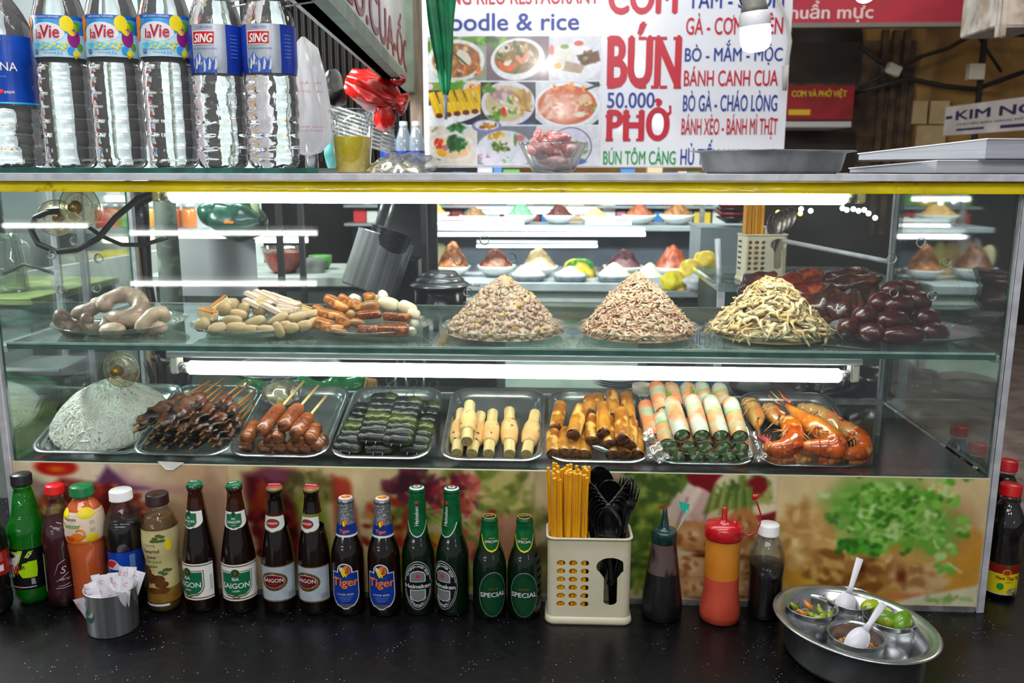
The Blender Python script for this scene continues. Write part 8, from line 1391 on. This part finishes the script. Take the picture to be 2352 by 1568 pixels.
mb.lathe([(.003,.14),(.022,.115),(.034,.06),(.042,.0),(.047,-.05),(.040,-.085),(.022,-.11),(.0005,-.118)],WBG,40,fn=lambda r,z,a:r*(1+.30*noise.noise(Vector((math.cos(a)*1.4,math.sin(a)*1.4,z*14)))+.16*math.sin(a*5+z*12)+.07*math.sin(a*9-z*30)));mb.build('bag_body',t);mb=MB();wr=Wrap([(.003,.14),(.026,.055),(.040,0),(.050,-.05),(.045,-.085)],.009)
for k,(z,w,s)in enumerate(((.036,.030,'BÁNH'),(.018,.034,'NGON'),(-.058,.040,'kính chào'),(-.066,.034,'quý khách'))):
    if k==2:mb.build('red_print',t);mb=MB()
    wr.text(mb,s,.010,z,.008,M('bag_print_red','#c87a80',rough=.4),.0,.15,w=w)
mb.build('red_print',t);t.scale=(1.35,1,1.05)
crumple(766,205,1.30,(.036,.05,.060),BPL,'black_plastic_bag','black plastic bag bundle left of the red bag','bag',.4,18,seed=5);RDB=M('red_bag_plastic','#c8160e','#8e0c08',10,.28,coat=.5,bump=1.,bsc=16)
mb=MB();t=thing('red_plastic_bag','crumpled red plastic bag under the slanting shop sign','bag',aty(862,210,1.45));mb.lathe([(.004,-.105),(.035,-.095),(.055,-.05),(.060,.0),(.050,.045),(.028,.075),(.020,.085),(.034,.105),(.030,.112),(.004,.114)],RDB,72,R=rotm(0,1.95,0),fn=lambda r,z,a:r*(1+.16*math.sin(5*a+z*22)+.10*math.sin(11*a-z*31)+.22*noise.noise(Vector((math.cos(a)*2.2,math.sin(a)*2.2,z*26)))));mb.build('bag_body',t);mb=MB();mb.lathe([(.004,-.14),(.020,-.13),(.034,-.10),(.026,-.06),(.010,-.03)],RDB,48,c=(.03,-.01,.01),fn=lambda r,z,a:r*(1+.25*math.sin(4*a+z*40)+.2*noise.noise(Vector((math.cos(a)*2,math.sin(a)*2,z*40)))));mb.build('bag_corner',t);mb=MB();mb.ell((.085,-.03,.035),(.026,.02,.02),RDB,n=(18,12),nz=.5,ns=30,seed=11);mb.build('bag_knot',t)
crumple(760,345,1.40,(.022,.02,.060),M('teal_cloth','#6ab0ac','#4f9490',16,.7),'teal_cloth','teal cloth hanging beside the yellow drink','cloth',.3,24,seed=4)
solid(717,388,.62,[(.0005,0),(.0135,0),(.016,.004),(.016,.058),(.0145,.06),(.0005,.06)],STEEL,'steel_tumbler','small steel tumbler behind the last water bottle','tumbler',z=T1 if False else None)
bx=None
for k,(px,lb)in enumerate(((893,'blue labelled water bottle nearest the red bag in the background trio'),(928,'middle blue labelled water bottle of the background trio'),(957,'blue labelled water bottle nearest the wooden post in the background trio'))):
    p=aty(px,352,1.9)
    if bx is None:
        bx=thing('small_water_bottle',lb,'bottle',(p.x,1.9,zr_+.0),group='background water bottles');pr=[(.0005,0),(.030,0),(.032,.01),(.032,.11),(.030,.125),(.018,.165),(.013,.185),(.0005,.186)];MB().lathe(pr,thin('pet_far','#dfe8f0',.14,.8,.25,'#c8d8e4'),24).build('bottle_body',bx);mb=MB();Wrap(pr).band(mb,.035,.085,PB);mb.build('label',bx);cap(bx,.18,.0145,.016,cWt);MB().box((0,0,0),(.01,.01,.001),PB);o=bx
    else:o=dup(bx,(p.x,1.9,zr_),None,lb)
t=thing('bottle_stand','low side shelf under the background water bottles','shelf',(aty(925,392,1.9).x,1.93,0));MB().box((0,0,zr_-.012),(.26,.16,.023),WHITE_P).build('shelf_board',t);MB().box((0,.06,(zr_-.024+zs2)/2),(.24,.02,zr_-.024-zs2),DRK).build('back_board',t)
# ================================================================ folded green umbrella, bulb, cable
UG=M('umbrella_green','#0f8a56','#0a6a42',14,.45,bump=.1);t=thing('folded_umbrella','folded green umbrella hanging point down before the menu sign','umbrella',aty(1024,274,1.0));mb=MB();s=mpp(aty(1024,150,1.0));loops=[]
for k in range(25):
    u=k/24;z=(54+u*330)*s;q=(4.5+33*u**.75)*s;tw=u*1.4;loops.append([Vector((q*(1+.34*math.cos(6*a+tw*3)+.1*math.cos(11*a))*math.cos(a)-u*14*s,q*(1+.34*math.cos(6*a+tw*3))*math.sin(a),z))for a in[2*PI*j/48 for j in range(48)]])
mb.loft(loops,UG,True,True);mb.build('folded_canopy',t);mb=MB();mb.tube([(0,0,0),(-.0005,0,30*s),(-.001,0,58*s)],[.0042,.0052,.006],M('grey_ferrule','#7c8a98',rough=.4),12);mb.build('ferrule',t);mb=MB();mb.tube([(-14*s,0,380*s),(-16*s,0,560*s)],.005,DRK,8);mb.build('shaft',t)
LED=glow('led_dome','#ffffff',BULB_POWER);t=thing('led_bulb','lit white led bulb hanging in front of the menu sign','lamp',aty(1737,120,.25),(.08,-.12,0));s=mpp(aty(1737,60,.25));mb=MB();mb.lathe([(.0005,0),(18*s,1*s),(29*s,8*s),(34*s,22*s),(35*s,50*s),(33*s,56*s)],LED,36);mb.build('glowing_dome',t);mb=MB();mb.lathe([(33*s,56*s),(35*s,60*s),(34*s,84*s),(28*s,92*s),(18*s,98*s)],M('bulb_body_white','#d9dadc',rough=.4),60,fn=lambda r,z,a:r*(1+.02*math.cos(a*28)));mb.build('bulb_body',t);mb=MB();mb.lathe([(30*s,90*s),(29*s,100*s),(24*s,122*s),(22*s,150*s),(.0005,152*s)],M('lamp_holder_grey','#8d8a84','#77746e',40,.5),32);mb.build('lamp_holder',t);mb=MB();mb.tube([(0,0,148*s),(.004,0,200*s),(.002,0,.42)],.003,CBL,8);mb.tube([(-20*s,.0,86*s),(-32*s,0,120*s),(-30*s,0,190*s)],.0016,CBL,6);mb.build('flex',t)
mb=MB();GC=M('pale_cable','#b9b6b0',rough=.5);mb.tube([aty(x_,y_,2.02)for x_,y_ in((1775,-40),(1790,5),(1808,50),(1815,95),(1808,140),(1804,190))],.0075,GC,8);mb.tube([aty(1804,150,2.0),aty(1802,208,2.0)],[.013,.009],GC,10);one(mb,'pale_cable','pale cable hanging down the right edge of the menu sign','cable')
# ================================================================ the old building and street signs at the right
MAR=M('maroon_banner','#8e1430','#7a1028',3,.5);t=thing('maroon_banner','maroon banner with pale lettering high on the old building','banner',aty(2010,56,5.2));o_=Vector(t.location);A,B=aty(1760,56,5.2)-o_,aty(2248,50,5.2)-o_;MB().box(((A.x+B.x)/2,.03,.32),(B.x-A.x,.05,.62),MAR).build('banner_cloth',t);MB().box(((A.x+B.x)/2,.02,-.005),(B.x-A.x,.08,.03),M('grey_batten','#5c5654',rough=.6)).build('batten',t);mb=MB();C_=aty(1792,46,5.2)-o_;fit_text(mb,'chuẩn mực',C_+Vector((0,-.001,-.02)),(1,0,0),(0,0,1),aty(2005,46,5.2).x-aty(1792,46,5.2).x,.15,M('faded_lettering','#b8a0a4',rough=.5),bold=.02);mb.build('lettering',t)
DKB=M('dark_brown_opening','#2a1d12','#1c130c',3,.7);mb=MB();A,B=aty(1800,400,7.5),aty(1985,95,7.5);mb.box(((A.x+B.x)/2,7.56,B.z/2),(B.x-A.x,.06,B.z),DKB);mb.lathe([(0.0005,0),((B.x-A.x)/2,0),((B.x-A.x)/2,.06)],DKB,32,c=((A.x+B.x)/2,7.59,B.z),R=rotm(PI/2,0,0));struct(mb,'door_1')
mb=MB();A=aty(2300,500,7.55);mb.box((3.6,7.55,.72),(8.5,.08,1.44),M('dark_street_shade','#221c1a','#151110',2,.6));struct(mb,'dark_street_band')  # made-up dark band, the unlit street put into its colour
mb=MB();mb.grid(lambda u,v:(2.15+1.35*u,7.55-.03*math.sin(v*3),1.5+1.3*v),2,2,M('wood_slat','#4a3520','#2e2012',8,.7));
for x_ in(2010,2035,2060):A,B=aty(x_,400,7.5),aty(x_,215,7.5);mb.box((A.x,7.52,(A.z+B.z)/2),(.06,.05,B.z-A.z+1.2),M('wood_slat','#4a3520','#2e2012'))
struct(mb,'trim_2')
t=thing('red_yellow_banner','small dark red banner with yellow lettering on the old doorway','banner',aty(1880,275,7.0));o_=Vector(t.location);A,B,C_=aty(1790,275,7.0)-o_,aty(1958,275,7.0)-o_,aty(1880,196,7.0)-o_;MB().box(((A.x+B.x)/2,.02,C_.z/2),(B.x-A.x,.03,C_.z),M('dark_red_cloth','#8a1018','#700c12',4,.5)).build('banner_cloth',t);mb=MB();yl=M('banner_yellow','#c8a01c',rough=.5);fit_text(mb,'CƠM VÀ PHỞ VIỆT',Vector((A.x+.10,-.001,C_.z*.62)),(1,0,0),(0,0,1),(B.x-A.x)*.75,.09,yl,bold=.03);mb.build('lettering',t);mb=MB();mb.box((A.x+.18,-.001,C_.z*.22),(.2,.004,.05),yl);mb.build('lettering',t)
mb=MB();A,B=aty(1790,286,6.9),aty(1952,284,6.9);mb.box(((A.x+B.x)/2,7.22,A.z),(B.x-A.x,.72,.05),M('pale_awning_edge','#a8a4a0',rough=.5));one(mb,'awning_edge','pale awning edge below the small dark red banner','awning')
KA,KB=aty(2166,312,5.6),aty(2420,274,4.3);kd=(KB-KA);kz=kd.z;kd.z=0;kl=kd.length;kd.normalize();t=thing('angled_shop_sign','angled pale shop sign with dark blue capitals at the far right','sign',KA);R=Matrix((kd,Vector((0,0,1)).cross(kd),Vector((0,0,1)))).transposed();hK=aty(2172,246,5.6).z-KA.z;mb=MB();mb.box(R@Vector((kl/2,.02,hK/2)),(kl,.04,hK),M('grey_sign_face','#a39c9a','#948d8b',4,.5),R);mb.build('sign_board',t)
mb=MB();nv=M('dark_navy_ink','#1c1c3c',rough=.5);fit_text(mb,'KIM NGÂN',R@Vector((.12*kl,-.001,hK*.50)),kd,(0,0,1),kl*1.05,hK*.40,nv,bold=.03);fit_text(mb,'CHUYÊN BÁN HÀNG MỸ NGHỆ',R@Vector((.14*kl,-.001,hK*.30)),kd,(0,0,1),kl*.8,hK*.11,nv,bold=.02)
mb.box(R@Vector((.28*kl,-.001,hK*.17)),(kl*.28,.002,hK*.07),nv,R);mb.box(R@Vector((.72*kl,-.001,hK*.16)),(kl*.30,.002,hK*.10),nv,R);mb.box(R@Vector((.05*kl,-.001,hK*.62)),(kl*.07,.002,hK*.10),nv,R);mb.build('lettering',t)
for k,(x0,y0,x1,y1,lb)in enumerate(((2082,232,2130,285,'left upper pale notice on the old wall'),(2132,232,2180,285,'right upper pale notice on the old wall'),(2100,288,2172,340,'lower pale notice on the old wall beside the shop sign'))):A,B=aty(x0,y1,7.56),aty(x1,y0,7.56);mb=MB();mb.box(((A.x+B.x)/2,7.55,(A.z+B.z)/2),(B.x-A.x,.03,B.z-A.z),M('old_notice','#a8916a','#927c56',3,.7));one(mb,'paper_notice',lb,'notice','notices on the old wall')
DW=M('dark_wire','#17120e',rough=.6)
for k,(P,r_,lb)in enumerate(((((1975,105),(2020,140),(2050,160),(2115,130),(2180,110),(2240,75)),.022,'dark wire sagging from the old doorway to the iron pole'),(((1975,200),(2050,162),(2115,132)),.018,'dark wire joint on the old ochre wall'),(((1960,215),(2080,180),(2170,198),(2240,205),(2352,165)),.026,'thick dark cable low across the old ochre wall'),(((2242,75),(2270,120),(2300,165)),.015,'dark wire hanging right of the iron pole'))):mb=MB();mb.tube([aty(x_,y_,7.3)for x_,y_ in P],r_,DW,6);one(mb,'street_wire',lb,'wire','street wires')
mb=MB();p=aty(2240,300,7.2);mb.tube([(p.x,7.2,0),(p.x,7.2,aty(2240,62,7.2).z)],.028,DW,10);mb.tube([aty(2240,72,7.2),aty(2420,84,7.2)],.025,DW,8);q=aty(2240,165,7.15);mb.box(q,(.14,.08,.14),M('junction_box','#b3aa9a',rough=.6));one(mb,'iron_pole','dark iron pole with a pale box before the old wall','pole')
mb=MB();q=aty(2052,160,7.2);mb.box(q,(.14,.06,.10),M('junction_box','#b3aa9a'),rotm(0,.4,0),bev=.01);one(mb,'cable_clip','small pale cable clip on the sagging wire','clip')
mb=MB();A,B=aty(2290,52,3.0),aty(2420,-30,3.0);mb.box(((A.x+B.x)/2,3.2,(A.z+B.z)/2+.08),(B.x-A.x,.4,B.z-A.z+.2),M('aged_white_metal','#b3aca4','#8a7c6c',9,.5),bev=.01);mb.box((A.x+.02,3.0,(A.z+B.z)/2+.06),(.035,.05,B.z-A.z+.26),M('aged_white_metal','#b3aca4'),bev=.006);one(mb,'metal_awning_box','aged white metal awning box at the upper right corner','awning')
t=thing('led_bulb','glaring bulb at the top before the maroon banner','lamp',aty(1985,4,3.2));mb=MB();mb.ell((0,0,.03),(.045,.045,.035),LED,n=(20,12));mb.build('glowing_dome',t);mb=MB();mb.lathe([(.035,.05),(.03,.09),(.02,.12),(.0005,.12)],M('bulb_body_white','#d9dadc'),24);mb.tube([(0,0,.1),(0,0,.5)],.004,CBL,6);mb.build('bulb_holder',t)
